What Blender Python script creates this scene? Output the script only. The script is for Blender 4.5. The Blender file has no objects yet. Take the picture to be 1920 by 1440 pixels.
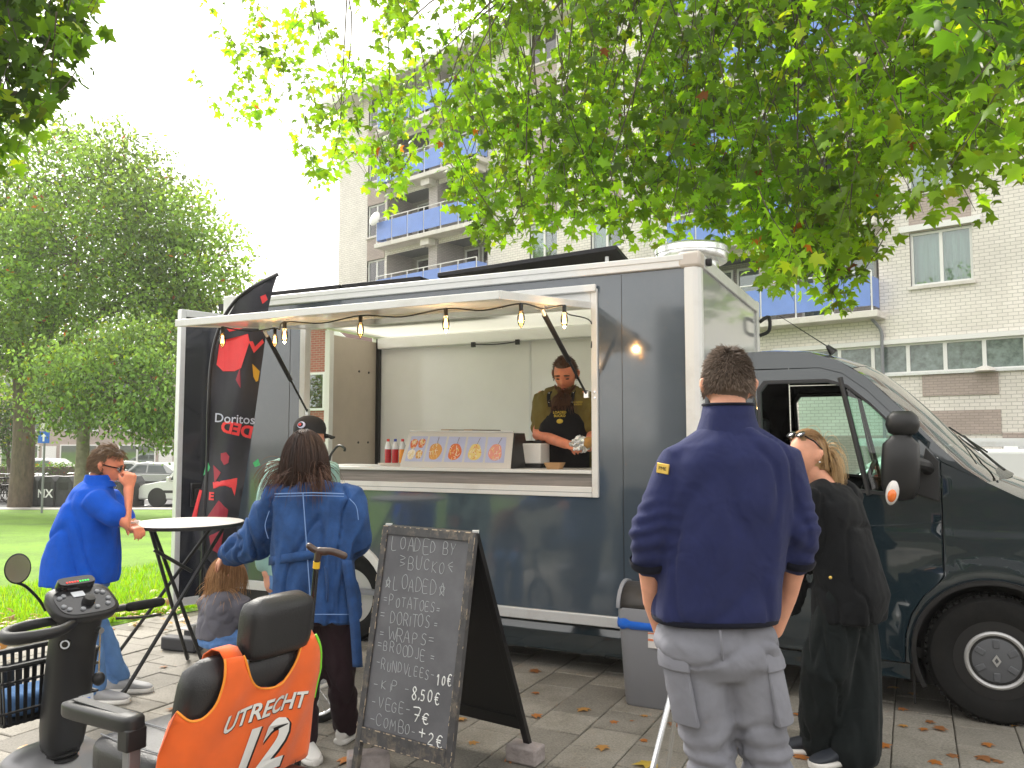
import bpy, bmesh, math, random
import numpy as np
from mathutils import Vector, Matrix, noise, geometry
random.seed(7); rng = np.random.default_rng(7)
PI = math.pi; R = math.radians
S = bpy.context.scene; COL = S.collection

# ---------------------------------------------------------------- camera, sky, sun, exposure
FPX = 1529.0; CAMH = 1.57; PITCH = math.atan(106 / FPX)
cam = bpy.data.cameras.new('camera'); cam_o = bpy.data.objects.new('camera', cam); COL.objects.link(cam_o)
cam.sensor_width = 36; cam.lens = 36 * FPX / 1920; cam.clip_end = 2000; cam.clip_start = 0.05
cam_o.location = (0, 0, CAMH); cam_o.rotation_euler = (PI / 2 + PITCH, 0, 0)
S.camera = cam_o
SUN_EL, SUN_AZ = 42.0, -38.0          # degrees; azimuth to the right of the viewing direction
w = bpy.data.worlds.new('World'); S.world = w; w.use_nodes = True
nt = w.node_tree; nt.nodes.clear()
o_ = nt.nodes.new('ShaderNodeOutputWorld'); bg = nt.nodes.new('ShaderNodeBackground')
sky = nt.nodes.new('ShaderNodeTexSky'); sky.sky_type = 'NISHITA'; sky.sun_disc = False
sky.sun_elevation = R(SUN_EL); sky.sun_rotation = R(SUN_AZ)
sky.air_density = 1.0; sky.dust_density = 4.0; sky.ozone_density = 1.0
hsv = nt.nodes.new('ShaderNodeHueSaturation'); hsv.inputs['Saturation'].default_value = 0.16
mixc = nt.nodes.new('ShaderNodeMix'); mixc.data_type = 'RGBA'; mixc.inputs[0].default_value = 0.62
cl = nt.nodes.new('ShaderNodeTexNoise'); cl.inputs['Scale'].default_value = 1.6; cl.inputs['Detail'].default_value = 6
cr = nt.nodes.new('ShaderNodeMapRange'); cr.inputs[1].default_value = .3; cr.inputs[2].default_value = .7
cr.inputs[3].default_value = 8.5; cr.inputs[4].default_value = 11.5
tc = nt.nodes.new('ShaderNodeTexCoord')
nt.links.new(tc.outputs['Generated'], cl.inputs['Vector']); nt.links.new(cl.outputs[0], cr.inputs[0])
nt.links.new(sky.outputs[0], hsv.inputs['Color']); nt.links.new(hsv.outputs[0], mixc.inputs[6])
warm = nt.nodes.new('ShaderNodeMix'); warm.data_type = 'RGBA'; warm.blend_type = 'MULTIPLY'; warm.inputs[0].default_value = 1.; warm.inputs[7].default_value = (1., .975, .93, 1)
nt.links.new(cr.outputs[0], warm.inputs[6]); nt.links.new(warm.outputs[2], mixc.inputs[7])
nt.links.new(mixc.outputs[2], bg.inputs[0]); bg.inputs[1].default_value = 0.10
nt.links.new(bg.outputs[0], o_.inputs[0])
sl = bpy.data.lights.new('sun', 'SUN'); sl.energy = 2.8; sl.angle = R(22); sl.color = (1, .95, .86)
so = bpy.data.objects.new('sun', sl); COL.objects.link(so)
sd = Vector((math.cos(R(SUN_EL)) * math.sin(R(SUN_AZ)), math.cos(R(SUN_EL)) * math.cos(R(SUN_AZ)), math.sin(R(SUN_EL))))
so.rotation_euler = (-sd).to_track_quat('-Z', 'Y').to_euler()
S.view_settings.view_transform = 'Standard'; S.view_settings.look = 'None'
S.view_settings.exposure = 1.40; S.view_settings.gamma = 1.0; S.view_settings.use_curve_mapping = False
S.render.engine = 'CYCLES'; S.cycles.use_denoising = True; S.cycles.max_bounces = 8
S.cycles.transparent_max_bounces = 12; S.cycles.sample_clamp_indirect = 6
# ---------------------------------------------------------------- measuring helpers
_F = np.array([0, math.cos(PITCH), math.sin(PITCH)]); _U = np.array([0, -math.sin(PITCH), math.cos(PITCH)])
def ray(px, py): return _F + np.array([1., 0, 0]) * (px - 960) / FPX - _U * (py - 720) / FPX
def at(px, py, Y):
    r = ray(px, py); t = Y / r[1]; return Vector((r[0] * t, Y, CAMH + r[2] * t))
def gp(px, py, z=0.):
    r = ray(px, py); t = (z - CAMH) / r[2]; return Vector((r[0] * t, r[1] * t, z))
def proj(p):
    d = np.array(p) - np.array([0, 0, CAMH]); ww = d @ _F
    return (960 + FPX * d[0] / ww, 720 - FPX * (d @ _U) / ww, ww)
def V(*a): return Vector(a)
def lerp(a, b, t): return a + (b - a) * t
def smooth(x): x = min(1, max(0, x)); return x * x * (3 - 2 * x)
def zg(x, y):                                      # the ground falls away behind the lawn
    return -.86 * smooth((y - 8) / 22) * min(1, max(0, (3 - x) / 5))
# ---------------------------------------------------------------- materials
MATS = {}
def c8(r, g, b):
    f = lambda v: (v / 255 / 12.92) if v / 255 <= .04045 else ((v / 255 + .055) / 1.055) ** 2.4
    return (f(r), f(g), f(b))
def nodes(name):
    m = bpy.data.materials.new(name); m.use_nodes = True; n = m.node_tree; n.nodes.clear()
    out = n.nodes.new('ShaderNodeOutputMaterial'); MATS[name] = m
    return m, n, out
def N(n, typ, **kw):
    x = n.nodes.new('ShaderNode' + typ)
    for k, v in kw.items():
        if k.startswith('i_'):
            k = k[2:]; x.inputs[int(k) if k.isdigit() else k.replace('_', ' ')].default_value = v
        else: setattr(x, k, v)
    return x
def mk(name, col, rough=.5, metal=0., spec=.5, var=.0, vs=6., bump=0., bs=60., coat=0., sheen=0., stretch=(1, 1, 1),
       emit=0., dirt=0., dirtcol=(.1, .08, .06), ds=3., tint=False, sss=0., bdist=.01, rvar=0.):
    if name in MATS: return MATS[name]
    m, n, out = nodes(name); L = n.links.new
    p = N(n, 'BsdfPrincipled'); L(p.outputs[0], out.inputs[0])
    p.inputs['Base Color'].default_value = (*col, 1); p.inputs['Roughness'].default_value = rough
    p.inputs['Metallic'].default_value = metal; p.inputs['Specular IOR Level'].default_value = spec
    p.inputs['Coat Weight'].default_value = coat; p.inputs['Coat Roughness'].default_value = .06
    p.inputs['Sheen Weight'].default_value = sheen
    if sss: p.inputs['Subsurface Weight'].default_value = sss; p.inputs['Subsurface Radius'].default_value = (.02, .008, .004); p.inputs['Subsurface Scale'].default_value = .5
    if emit: p.inputs['Emission Color'].default_value = (*col, 1); p.inputs['Emission Strength'].default_value = emit
    t = N(n, 'TexCoord'); mp = N(n, 'Mapping'); mp.inputs['Scale'].default_value = stretch; L(t.outputs['Object'], mp.inputs[0])
    cur = None
    if var or tint:
        nz = N(n, 'TexNoise', i_Scale=vs, i_Detail=5., i_Roughness=.6); L(mp.outputs[0], nz.inputs['Vector'])
        mr = N(n, 'MapRange', i_1=.25, i_2=.75, i_3=1 - var, i_4=1 + var); L(nz.outputs[0], mr.inputs[0])
        mx = N(n, 'Mix', data_type='RGBA', blend_type='MULTIPLY', i_0=1., i_6=(*col, 1)); L(mr.outputs[0], mx.inputs[7])
        cur = mx.outputs[2]
        if tint:
            a = N(n, 'Attribute', attribute_name='tint'); m2 = N(n, 'Mix', data_type='RGBA', blend_type='MULTIPLY', i_0=1.)
            L(cur, m2.inputs[6]); L(a.outputs[0], m2.inputs[7]); cur = m2.outputs[2]
    if dirt:
        nz2 = N(n, 'TexNoise', i_Scale=ds, i_Detail=8., i_Roughness=.7); L(t.outputs['Object'], nz2.inputs['Vector'])
        mr2 = N(n, 'MapRange', i_1=.5, i_2=.72, i_3=0., i_4=dirt); L(nz2.outputs[0], mr2.inputs[0])
        mx2 = N(n, 'Mix', data_type='RGBA', i_7=(*dirtcol, 1)); L(mr2.outputs[0], mx2.inputs[0])
        if cur: L(cur, mx2.inputs[6])
        else: mx2.inputs[6].default_value = (*col, 1)
        cur = mx2.outputs[2]
    if cur: L(cur, p.inputs['Base Color'])
    if rvar:
        nz4 = N(n, 'TexNoise', i_Scale=4., i_Detail=4.); L(mp.outputs[0], nz4.inputs['Vector'])
        mr4 = N(n, 'MapRange', i_1=.3, i_2=.7, i_3=max(.02, rough - rvar), i_4=rough + rvar); L(nz4.outputs[0], mr4.inputs[0]); L(mr4.outputs[0], p.inputs['Roughness'])
    if bump:
        nz3 = N(n, 'TexNoise', i_Scale=bs, i_Detail=4.); L(mp.outputs[0], nz3.inputs['Vector'])
        b = N(n, 'Bump', i_Strength=bump, i_Distance=bdist); L(nz3.outputs[0], b.inputs['Height']); L(b.outputs[0], p.inputs['Normal'])
    return m
def leafmat(name, trans=.5, gain=(2.0, 1.9, .7)):
    m, n, out = nodes(name); L = n.links.new
    a = N(n, 'Attribute', attribute_name='tint')
    mx = N(n, 'Mix', data_type='RGBA', blend_type='MULTIPLY', i_0=1., i_7=(*gain, 1)); L(a.outputs[0], mx.inputs[6])
    d = N(n, 'BsdfPrincipled'); d.inputs['Roughness'].default_value = .42; d.inputs['Specular IOR Level'].default_value = .35; L(a.outputs[0], d.inputs['Base Color'])
    t = N(n, 'BsdfTranslucent'); L(mx.outputs[2], t.inputs[0])
    ms = N(n, 'MixShader', i_0=trans); L(d.outputs[0], ms.inputs[1]); L(t.outputs[0], ms.inputs[2]); L(ms.outputs[0], out.inputs[0])
    return m
def glassmat(name, tint=(.8, .9, .86), refl=.0, rough=.02):
    m, n, out = nodes(name); L = n.links.new
    t = N(n, 'BsdfTransparent'); t.inputs[0].default_value = (*tint, 1)
    g = N(n, 'BsdfGlossy'); g.inputs['Roughness'].default_value = rough
    f = N(n, 'Fresnel', i_IOR=1.5); ad = N(n, 'Math', operation='ADD', i_1=refl); L(f.outputs[0], ad.inputs[0])
    ms = N(n, 'MixShader'); L(ad.outputs[0], ms.inputs[0]); L(t.outputs[0], ms.inputs[1]); L(g.outputs[0], ms.inputs[2]); L(ms.outputs[0], out.inputs[0])
    return m
# ---------------------------------------------------------------- mesh builder
class MB:
    def __init__(s): s.v = []; s.f = []; s.m = []
    def add(s, vs, fs, m=0):
        o = len(s.v); s.v += [Vector(p) for p in vs]
        s.f += [tuple(i + o for i in f) for f in fs]; s.m += [m] * len(fs); return s
    def box(s, c, d, rot=None, m=0):
        hx, hy, hz = d[0] / 2, d[1] / 2, d[2] / 2; c = Vector(c)
        vs = [Vector((x, y, z)) for z in (-hz, hz) for x, y in ((-hx, -hy), (hx, -hy), (hx, hy), (-hx, hy))]
        if rot is not None: vs = [rot @ p for p in vs]
        return s.add([p + c for p in vs], [(3, 2, 1, 0), (4, 5, 6, 7), (0, 1, 5, 4), (1, 2, 6, 5), (2, 3, 7, 6), (3, 0, 4, 7)], m)
    def bb(s, x0, x1, y0, y1, z0, z1, m=0):
        return s.box(((x0 + x1) / 2, (y0 + y1) / 2, (z0 + z1) / 2), (abs(x1 - x0), abs(y1 - y0), abs(z1 - z0)), None, m)
    def loft(s, rings, cap=True, m=0, closed=False):
        n = len(rings[0]); vs = [p for r in rings for p in r]; fs = []
        k = len(rings)
        for i in range(k if closed else k - 1):
            for j in range(n):
                a = i * n + j; b = i * n + (j + 1) % n; i2 = (i + 1) % k
                fs.append((a, b, i2 * n + (j + 1) % n, i2 * n + j))
        if cap and not closed:
            fs.append(tuple(range(n - 1, -1, -1))); fs.append(tuple((k - 1) * n + j for j in range(n)))
        return s.add(vs, fs, m)
    def sheet(s, grid, m=0):
        nx = len(grid[0]); vs = [p for r in grid for p in r]
        fs = [(i * nx + j, i * nx + j + 1, (i + 1) * nx + j + 1, (i + 1) * nx + j) for i in range(len(grid) - 1) for j in range(nx - 1)]
        return s.add(vs, fs, m)
    def tube(s, pts, r, n=8, closed=False, m=0, round_=False):
        pts = [Vector(p) for p in pts]; k = len(pts)
        rs = list(r) if hasattr(r, '__len__') else [r] * k
        tan = []
        for i in range(k):
            if closed: t = pts[(i + 1) % k] - pts[i - 1]
            else: t = pts[min(i + 1, k - 1)] - pts[max(i - 1, 0)]
            tan.append(t.normalized() if t.length > 1e-9 else V(0, 0, 1))
        ref = V(0, 0, 1) if abs(tan[0].z) < .9 else V(1, 0, 0)
        nrm = (ref - tan[0] * ref.dot(tan[0])).normalized(); rings = []
        def ring(c, t, nn, rr):
            b = t.cross(nn); return [c + (nn * math.cos(2 * PI * j / n) + b * math.sin(2 * PI * j / n)) * rr for j in range(n)]
        for i in range(k):
            nrm = nrm - tan[i] * nrm.dot(tan[i])
            nrm = nrm.normalized() if nrm.length > 1e-6 else tan[i].orthogonal().normalized()
            if round_ and i == 0:
                for a in (80, 50, 25): rings.append(ring(pts[0] - tan[0] * rs[0] * math.sin(R(a)), tan[0], nrm, rs[0] * math.cos(R(a))))
            rings.append(ring(pts[i], tan[i], nrm, rs[i]))
            if round_ and i == k - 1:
                for a in (25, 50, 80): rings.append(ring(pts[i] + tan[i] * rs[i] * math.sin(R(a)), tan[i], nrm, rs[i] * math.cos(R(a))))
        return s.loft(rings, not closed, m, closed)
    def cyl(s, a, b, r, r2=None, n=16, m=0): return s.tube([a, b], [r, r if r2 is None else r2], n, m=m)
    def ell(s, c, r, rot=None, nu=16, nv=10, m=0):
        c = Vector(c); vs = []; fs = []
        for i in range(nv + 1):
            a = PI * i / nv
            for j in range(nu):
                b = 2 * PI * j / nu; p = V(r[0] * math.sin(a) * math.cos(b), r[1] * math.sin(a) * math.sin(b), r[2] * math.cos(a))
                vs.append(c + (rot @ p if rot is not None else p))
        for i in range(nv):
            for j in range(nu):
                q = (i * nu + j, (i + 1) * nu + j, (i + 1) * nu + (j + 1) % nu, i * nu + (j + 1) % nu)
                fs.append(q)
        o = len(s.v); s.v += vs; s.f += [tuple(k + o for k in q) for q in fs]; s.m += [m] * len(fs); return s
    def prism(s, poly, vec, m=0):
        n = len(poly); poly = [Vector(p) for p in poly]; vec = Vector(vec)
        return s.add(poly + [p + vec for p in poly], [tuple(range(n - 1, -1, -1)), tuple(range(n, 2 * n))] + [(i, (i + 1) % n, n + (i + 1) % n, n + i) for i in range(n)], m)
    def lathe(s, prof, c, axis=(0, 0, 1), n=24, m=0, closed=False):
        ax = Vector(axis).normalized(); e = ax.orthogonal().normalized(); g = ax.cross(e); c = Vector(c)
        rings = [[c + ax * h + (e * math.cos(2 * PI * j / n) + g * math.sin(2 * PI * j / n)) * r for j in range(n)] for r, h in prof]
        return s.loft(rings, True, m, closed)
    def panel(s, outline, holes=(), step=.08, fn=None, m=0):
        pts = [Vector(p) for p in outline]; edges = [(i, (i + 1) % len(outline)) for i in range(len(outline))]
        for h in holes:
            o = len(pts); pts += [Vector(p) for p in h]; edges += [(o + i, o + (i + 1) % len(h)) for i in range(len(h))]
        xs = [p[0] for p in outline]; ys = [p[1] for p in outline]
        def inside(p, poly):
            r = False; j = len(poly) - 1
            for i in range(len(poly)):
                if (poly[i][1] > p[1]) != (poly[j][1] > p[1]) and p[0] < (poly[j][0] - poly[i][0]) * (p[1] - poly[i][1]) / (poly[j][1] - poly[i][1]) + poly[i][0]: r = not r
                j = i
            return r
        if step:
            x = min(xs) + step * .5
            while x < max(xs):
                y = min(ys) + step * .5
                while y < max(ys):
                    if inside((x, y), outline) and not any(inside((x, y), h) for h in holes): pts.append(Vector((x, y)))
                    y += step
                x += step
        vo, eo, fo, *_ = geometry.delaunay_2d_cdt([p.to_2d() if len(p) > 2 else p for p in pts], edges, [], 0, 1e-6)
        fs = []
        for t in fo:
            c = (vo[t[0]] + vo[t[1]] + vo[t[2]]) / 3
            if inside(c, outline) and not any(inside(c, h) for h in holes): fs.append(tuple(t))
        fn = fn or (lambda x, y: V(x, y, 0))
        return s.add([fn(p[0], p[1]) for p in vo], fs, m)
    def mesh(s, name, mats, smooth_=True, ang=35, fix=True):
        me = bpy.data.meshes.new(name); me.from_pydata([tuple(p) for p in s.v], [], s.f)
        mats = mats if isinstance(mats, (list, tuple)) else [mats]
        for mm in mats: me.materials.append(MATS[mm] if isinstance(mm, str) else mm)
        if len(mats) > 1: me.polygons.foreach_set('material_index', s.m)
        if fix:
            b = bmesh.new(); b.from_mesh(me); bmesh.ops.recalc_face_normals(b, faces=b.faces); b.to_mesh(me); b.free()
        if smooth_:
            me.polygons.foreach_set('use_smooth', [True] * len(me.polygons)); me.set_sharp_from_angle(angle=R(ang))
        me.update(); return me
    def build(s, name, mats, parent=None, bevel=0., solid=0., seg=2, label=None, smooth_=True, ang=35, fix=True, sub=0):
        o = bpy.data.objects.new(name, s.mesh(name, mats, smooth_, ang, fix)); COL.objects.link(o)
        if parent: o.parent = parent
        if solid: d = o.modifiers.new('thickness', 'SOLIDIFY'); d.thickness = solid; d.offset = 0
        if sub: d = o.modifiers.new('sub', 'SUBSURF'); d.levels = sub; d.render_levels = sub
        if bevel: d = o.modifiers.new('bevel', 'BEVEL'); d.width = bevel; d.segments = seg; d.limit_method = 'ANGLE'; d.angle_limit = R(40)
        if label: o['label'] = label
        return o
def tag(o, label, cat=None, group=None, kind=None):
    if label: o['label'] = label
    if cat: o['category'] = cat
    if group: o['group'] = group
    if kind: o['kind'] = kind
    return o
def thing(name, label, cat, loc=(0, 0, 0), rz=0., group=None):
    o = bpy.data.objects.new(name, None); COL.objects.link(o); o.location = loc; o.rotation_euler = (0, 0, rz)
    o.empty_display_size = .2
    return tag(o, label, cat, group)
def struct(o, kind='structure'): o['kind'] = kind; return o
def copy_tree(o, parent=None):
    c = o.copy(); COL.objects.link(c)
    if parent: c.parent = parent
    for ch in list(o.children): copy_tree(ch, c)
    return c
def ellring(c, ax, ay, a, b, n=20, p=2.0):
    out = []
    for j in range(n):
        t = 2 * PI * j / n; ct, st = math.cos(t), math.sin(t)
        out.append(c + ax * (a * math.copysign(abs(ct) ** (2 / p), ct)) + ay * (b * math.copysign(abs(st) ** (2 / p), st)))
    return out
def bez(pts, k=8):                                   # Catmull-Rom through points
    pts = [Vector(p) for p in pts]; out = []
    for i in range(len(pts) - 1):
        p0 = pts[max(i - 1, 0)]; p1 = pts[i]; p2 = pts[i + 1]; p3 = pts[min(i + 2, len(pts) - 1)]
        for j in range(k):
            t = j / k; out.append(.5 * ((2 * p1) + (p2 - p0) * t + (2 * p0 - 5 * p1 + 4 * p2 - p3) * t * t + (3 * p1 - p0 - 3 * p2 + p3) * t ** 3))
    out.append(pts[-1]); return out
def textmesh(txt, size=1., extrude=0., shear=0., bold=0., align='CENTER'):
    c = bpy.data.curves.new('t', 'FONT'); c.body = txt; c.size = size; c.extrude = extrude; c.shear = shear; c.offset = bold
    c.align_x = align; c.align_y = 'CENTER'; c.resolution_u = 3
    o = bpy.data.objects.new('t', c); COL.objects.link(o); dg = bpy.context.evaluated_depsgraph_get()
    me = bpy.data.meshes.new_from_object(o.evaluated_get(dg)); bpy.data.objects.remove(o); bpy.data.curves.remove(c)
    mb = MB(); mb.add([v.co.copy() for v in me.vertices], [tuple(p.vertices) for p in me.polygons]); bpy.data.meshes.remove(me)
    return mb
def mapmb(mb, fn):
    mb.v = [fn(p) for p in mb.v]; return mb
def tinted(me, cols):                                 # per-vertex colour
    a = me.attributes.new('tint', 'FLOAT_COLOR', 'POINT'); a.data.foreach_set('color', np.asarray(cols, dtype=np.float32).ravel())
def npmesh(name, v, f, mat, cols=None, smooth_=False):  # triangles/quads of one size from numpy
    me = bpy.data.meshes.new(name); nv, nf, k = len(v), len(f), f.shape[1]
    me.vertices.add(nv); me.vertices.foreach_set('co', v.astype(np.float32).ravel())
    me.loops.add(nf * k); me.loops.foreach_set('vertex_index', f.astype(np.int32).ravel())
    me.polygons.add(nf); me.polygons.foreach_set('loop_start', np.arange(nf, dtype=np.int32) * k)
    if smooth_: me.polygons.foreach_set('use_smooth', np.ones(nf, dtype=bool))
    me.update(calc_edges=True); me.materials.append(MATS[mat])
    if cols is not None: tinted(me, cols)
    return me
def link(name, me, parent=None):
    o = bpy.data.objects.new(name, me); COL.objects.link(o)
    if parent: o.parent = parent
    return o
# ---- leaves
LEAF = np.array([(0, .02, 0), (.10, -.05, -.01), (.46, .04, -.12), (.26, .25, -.03), (.55, .52, -.17), (.22, .57, -.05), (0, 1.02, -.2), (-.22, .57, -.05), (-.55, .52, -.17), (-.26, .25, -.03), (-.46, .04, -.12), (-.10, -.05, -.01), (0, .34, .03)])
LEAFF = np.array([(12, i, (i + 1) % 12) for i in range(12)])
OVAL = np.array([(0, 0, 0), (.28, .45, -.06), (0, 1, -.12), (-.28, .45, -.06)]); OVALF = np.array([(0, 1, 2, 3)])
def scatter(tmpl, faces, pos, axis, nrm, size):
    axis = axis / np.linalg.norm(axis, axis=1, keepdims=True); nrm = nrm - axis * (nrm * axis).sum(1, keepdims=True)
    nrm = nrm / (np.linalg.norm(nrm, axis=1, keepdims=True) + 1e-9); x = np.cross(axis, nrm)
    v = pos[:, None, :] + size[:, None, None] * (tmpl[None, :, 0:1] * x[:, None] + tmpl[None, :, 1:2] * axis[:, None] + tmpl[None, :, 2:3] * nrm[:, None])
    k = len(tmpl); f = faces[None] + (np.arange(len(pos)) * k)[:, None, None]
    return v.reshape(-1, 3), f.reshape(-1, faces.shape[1])
def unit(n, bias=(0, 0, 0)):
    a = rng.normal(size=(n, 3)); a /= np.linalg.norm(a, axis=1, keepdims=True); return a + np.array(bias)
# ---------------------------------------------------------------- shared materials
mk('white_paint', (.78, .78, .76), .35, dirt=.25, dirtcol=(.45, .42, .36), ds=5)
mk('alu', (.72, .73, .74), .38, .35, dirt=.3, dirtcol=(.4, .36, .3), ds=6)
mk('alu_bright', (.82, .83, .84), .25, .9)
mk('steel', (.6, .61, .62), .3, 1.)
mk('black_plastic', (.010, .010, .011), .45, bump=.15, bs=400)
mk('black_gloss', (.012, .012, .014), .18, coat=.4)
mk('black_metal', (.009, .009, .010), .38, spec=.5)
mk('rubber', (.010, .010, .010), .8, spec=.25, var=.25, vs=30, dirt=.3, dirtcol=(.03, .027, .022), ds=9)
mk('grey_plastic', (.23, .24, .26), .5, bump=.1, bs=300)
mk('chrome', (.8, .8, .8), .08, 1.)
mk('skin', c8(220, 160, 132), .5, spec=.35, var=.12, vs=18, sss=.12, bump=.1, bs=200)
mk('skin_red', c8(222, 140, 108), .5, spec=.35, var=.16, vs=14, sss=.12, bump=.1, bs=200)
mk('concrete', (.42, .4, .38), .85, var=.15, vs=4, bump=.3, bs=30)
mk('bark', (.11, .085, .06), .9, var=.45, vs=9, bump=.8, bs=14, bdist=.04, stretch=(1, 1, .35))
mk('bark_plane', (.2, .18, .13), .85, var=.5, vs=5, bump=.5, bs=10, bdist=.03)
leafmat('leaf', .6, (2.7, 2.5, .5)); leafmat('leaf_far', .45, (2.1, 1.9, .7)); leafmat('leaf_dry', .25, (1.3, 1.2, 1.))
glassmat('glass_clear', (.93, .96, .95)); glassmat('glass_green', (.62, .84, .74), .03); glassmat('glass_bulb', (.95, .9, .78), .02)
mk('window_glass', (.05, .07, .075), .06, spec=.8)
mk('filament', (1., .55, .16), .5, emit=5.)
# ---------------------------------------------------------------- ground, road, pavement, lawn
TA = R(-26.18); TO = V(2.30645, 4.69135, 0)           # truck frame: x forward, y to its far side
TM = Matrix.Translation(TO) @ Matrix.Rotation(TA, 4, 'Z'); TMI = TM.inverted()
def tr(x, y, z=0): return TM @ V(x, y, z)
mk('earth', (.12, .11, .09), .95, var=.3, vs=.6)
g = MB(); xs = [-600, -250, -120] + list(range(-60, 61, 4)) + [120, 250, 600]; ys = [-600, -250, -100] + list(range(-40, 81, 4)) + [130, 260, 600]
g.sheet([[V(x, y, zg(x, y) - .05) for x in xs] for y in ys]); struct(g.build('ground', 'earth'))
mk('asphalt', (.10, .10, .105), .9, var=.25, vs=1.5, bump=.4, bs=120)
g = MB(); ys = list(np.arange(29.5, 44.1, 1.45)); xs = list(range(-60, 2, 3))
g.sheet([[V(x, y, zg(x, y) - .02) for x in xs] for y in ys]); struct(g.build('road', 'asphalt'))
g = MB(); g.sheet([[V(x, y, zg(x, y) + .03) for x in xs] for y in (28.6, 29.6)]); g.sheet([[V(x, 29.6, zg(x, 29.6) + z) for x in xs] for z in (.03, -.03)])
struct(g.build('kerb', 'concrete'))

def slabmat():
    m, n, out = nodes('paving_slab'); L = n.links.new
    p = N(n, 'BsdfPrincipled', i_Roughness=.85); L(p.outputs[0], out.inputs[0])
    oi = N(n, 'ObjectInfo'); t = N(n, 'TexCoord'); geo = N(n, 'NewGeometry')
    nz = N(n, 'TexNoise', i_Scale=2.2, i_Detail=7., i_Roughness=.65); L(geo.outputs['Position'], nz.inputs['Vector'])
    fine = N(n, 'TexNoise', i_Scale=90., i_Detail=5., i_Roughness=.7); L(geo.outputs['Position'], fine.inputs['Vector'])
    cr = N(n, 'ValToRGB'); e = cr.color_ramp.elements
    e[0].position = .32; e[0].color = (.16, .147, .12, 1); e[1].position = .72; e[1].color = (.30, .28, .245, 1); L(nz.outputs[0], cr.inputs[0])
    mr = N(n, 'MapRange', i_1=0., i_2=1., i_3=.78, i_4=1.2); L(oi.outputs['Random'], mr.inputs[0])
    mx = N(n, 'Mix', data_type='RGBA', blend_type='MULTIPLY', i_0=1.); L(cr.outputs[0], mx.inputs[6]); L(mr.outputs[0], mx.inputs[7])
    mr2 = N(n, 'MapRange', i_1=.3, i_2=.7, i_3=.62, i_4=1.3); L(fine.outputs[0], mr2.inputs[0])
    mx2 = N(n, 'Mix', data_type='RGBA', blend_type='MULTIPLY', i_0=1.); L(mx.outputs[2], mx2.inputs[6]); L(mr2.outputs[0], mx2.inputs[7])
    moss = N(n, 'TexNoise', i_Scale=1.1, i_Detail=8., i_Roughness=.75); L(geo.outputs['Position'], moss.inputs['Vector'])
    mm = N(n, 'MapRange', i_1=.55, i_2=.72, i_3=0., i_4=.4); L(moss.outputs[0], mm.inputs[0])
    mx3 = N(n, 'Mix', data_type='RGBA', i_7=(.105, .098, .07, 1)); L(mm.outputs[0], mx3.inputs[0]); L(mx2.outputs[2], mx3.inputs[6])
    L(mx3.outputs[2], p.inputs['Base Color'])
    b = N(n, 'Bump', i_Strength=.5, i_Distance=.004); L(fine.outputs[0], b.inputs['Height']); L(b.outputs[0], p.inputs['Normal'])
slabmat()
mk('joint_sand', (.07, .065, .04), .95, var=.5, vs=12, bump=.5, bs=80)
LP = [V(-11.2, -3.0, 0), V(-3.97, 6.44, 0), V(-3.07, 7.62, 0), V(2.2, 14.5, 0)]     # lawn edge
def lawn_side(p):                                     # >0 on the lawn
    a, b = LP[1], LP[2]; d = (b - a).normalized(); q = V(p[0], p[1], 0) - a; return -(d.x * 0 + (q.x * d.y - q.y * d.x))
g = MB(); xs = np.arange(-13, 13.1, 1.); ys = np.arange(-9, 30.1, 1.5)
g.sheet([[V(x, y, zg(x, y) - .022) for x in xs] for y in ys]); PAVE = struct(g.build('pavement', 'joint_sand'))
sb = MB(); s_ = .1475
sb.loft([[V(x * k, y * k, z) for x, y in ((-s_, -s_), (s_, -s_), (s_, s_), (-s_, s_))] for k, z in ((1, -.04), (1, -.004), (.968, 0))])
SLAB = sb.mesh('paving_slab', 'paving_slab', smooth_=False)
cand = []
for i in range(-34, 14):
    for j in range(-14, 26):
        lx = i * .3; ly = j * .3 + (.15 if i % 2 else 0)
        p = tr(lx, ly)
        if lawn_side(p) > -.12: continue
        q = proj(p); vis = q[2] > .5 and -60 < q[0] < 1980 and q[1] < 1500 and not (ly > .5 and -5.2 < lx < 1.5)
        cand.append((0 if vis else 1, p.length, p))
cand.sort(key=lambda c: (c[0], c[1]))
rest = MB()
for k, (inv, d, p) in enumerate(cand):
    rr = (R(random.uniform(-.5, .5)), R(random.uniform(-.5, .5)), TA + R(random.uniform(-.6, .6))); dz = random.uniform(-.004, .003)
    if k < 300 and not inv:
        o = link('slab', SLAB, PAVE); o.location = (p.x, p.y, dz + zg(p.x, p.y)); o.rotation_euler = rr
    elif d < 14:
        rm = Matrix.Rotation(rr[2], 3, 'Z')
        rest.loft([[rm @ V(x * kk, y * kk, z) + V(p.x, p.y, zg(p.x, p.y) + dz) for x, y in ((-s_, -s_), (s_, -s_), (s_, s_), (-s_, s_))] for kk, z in ((1, -.04), (1, -.004), (.968, 0))], cap=True)
struct(rest.build('slab_field', 'paving_slab', PAVE, smooth_=False, fix=False), 'stuff')

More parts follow.
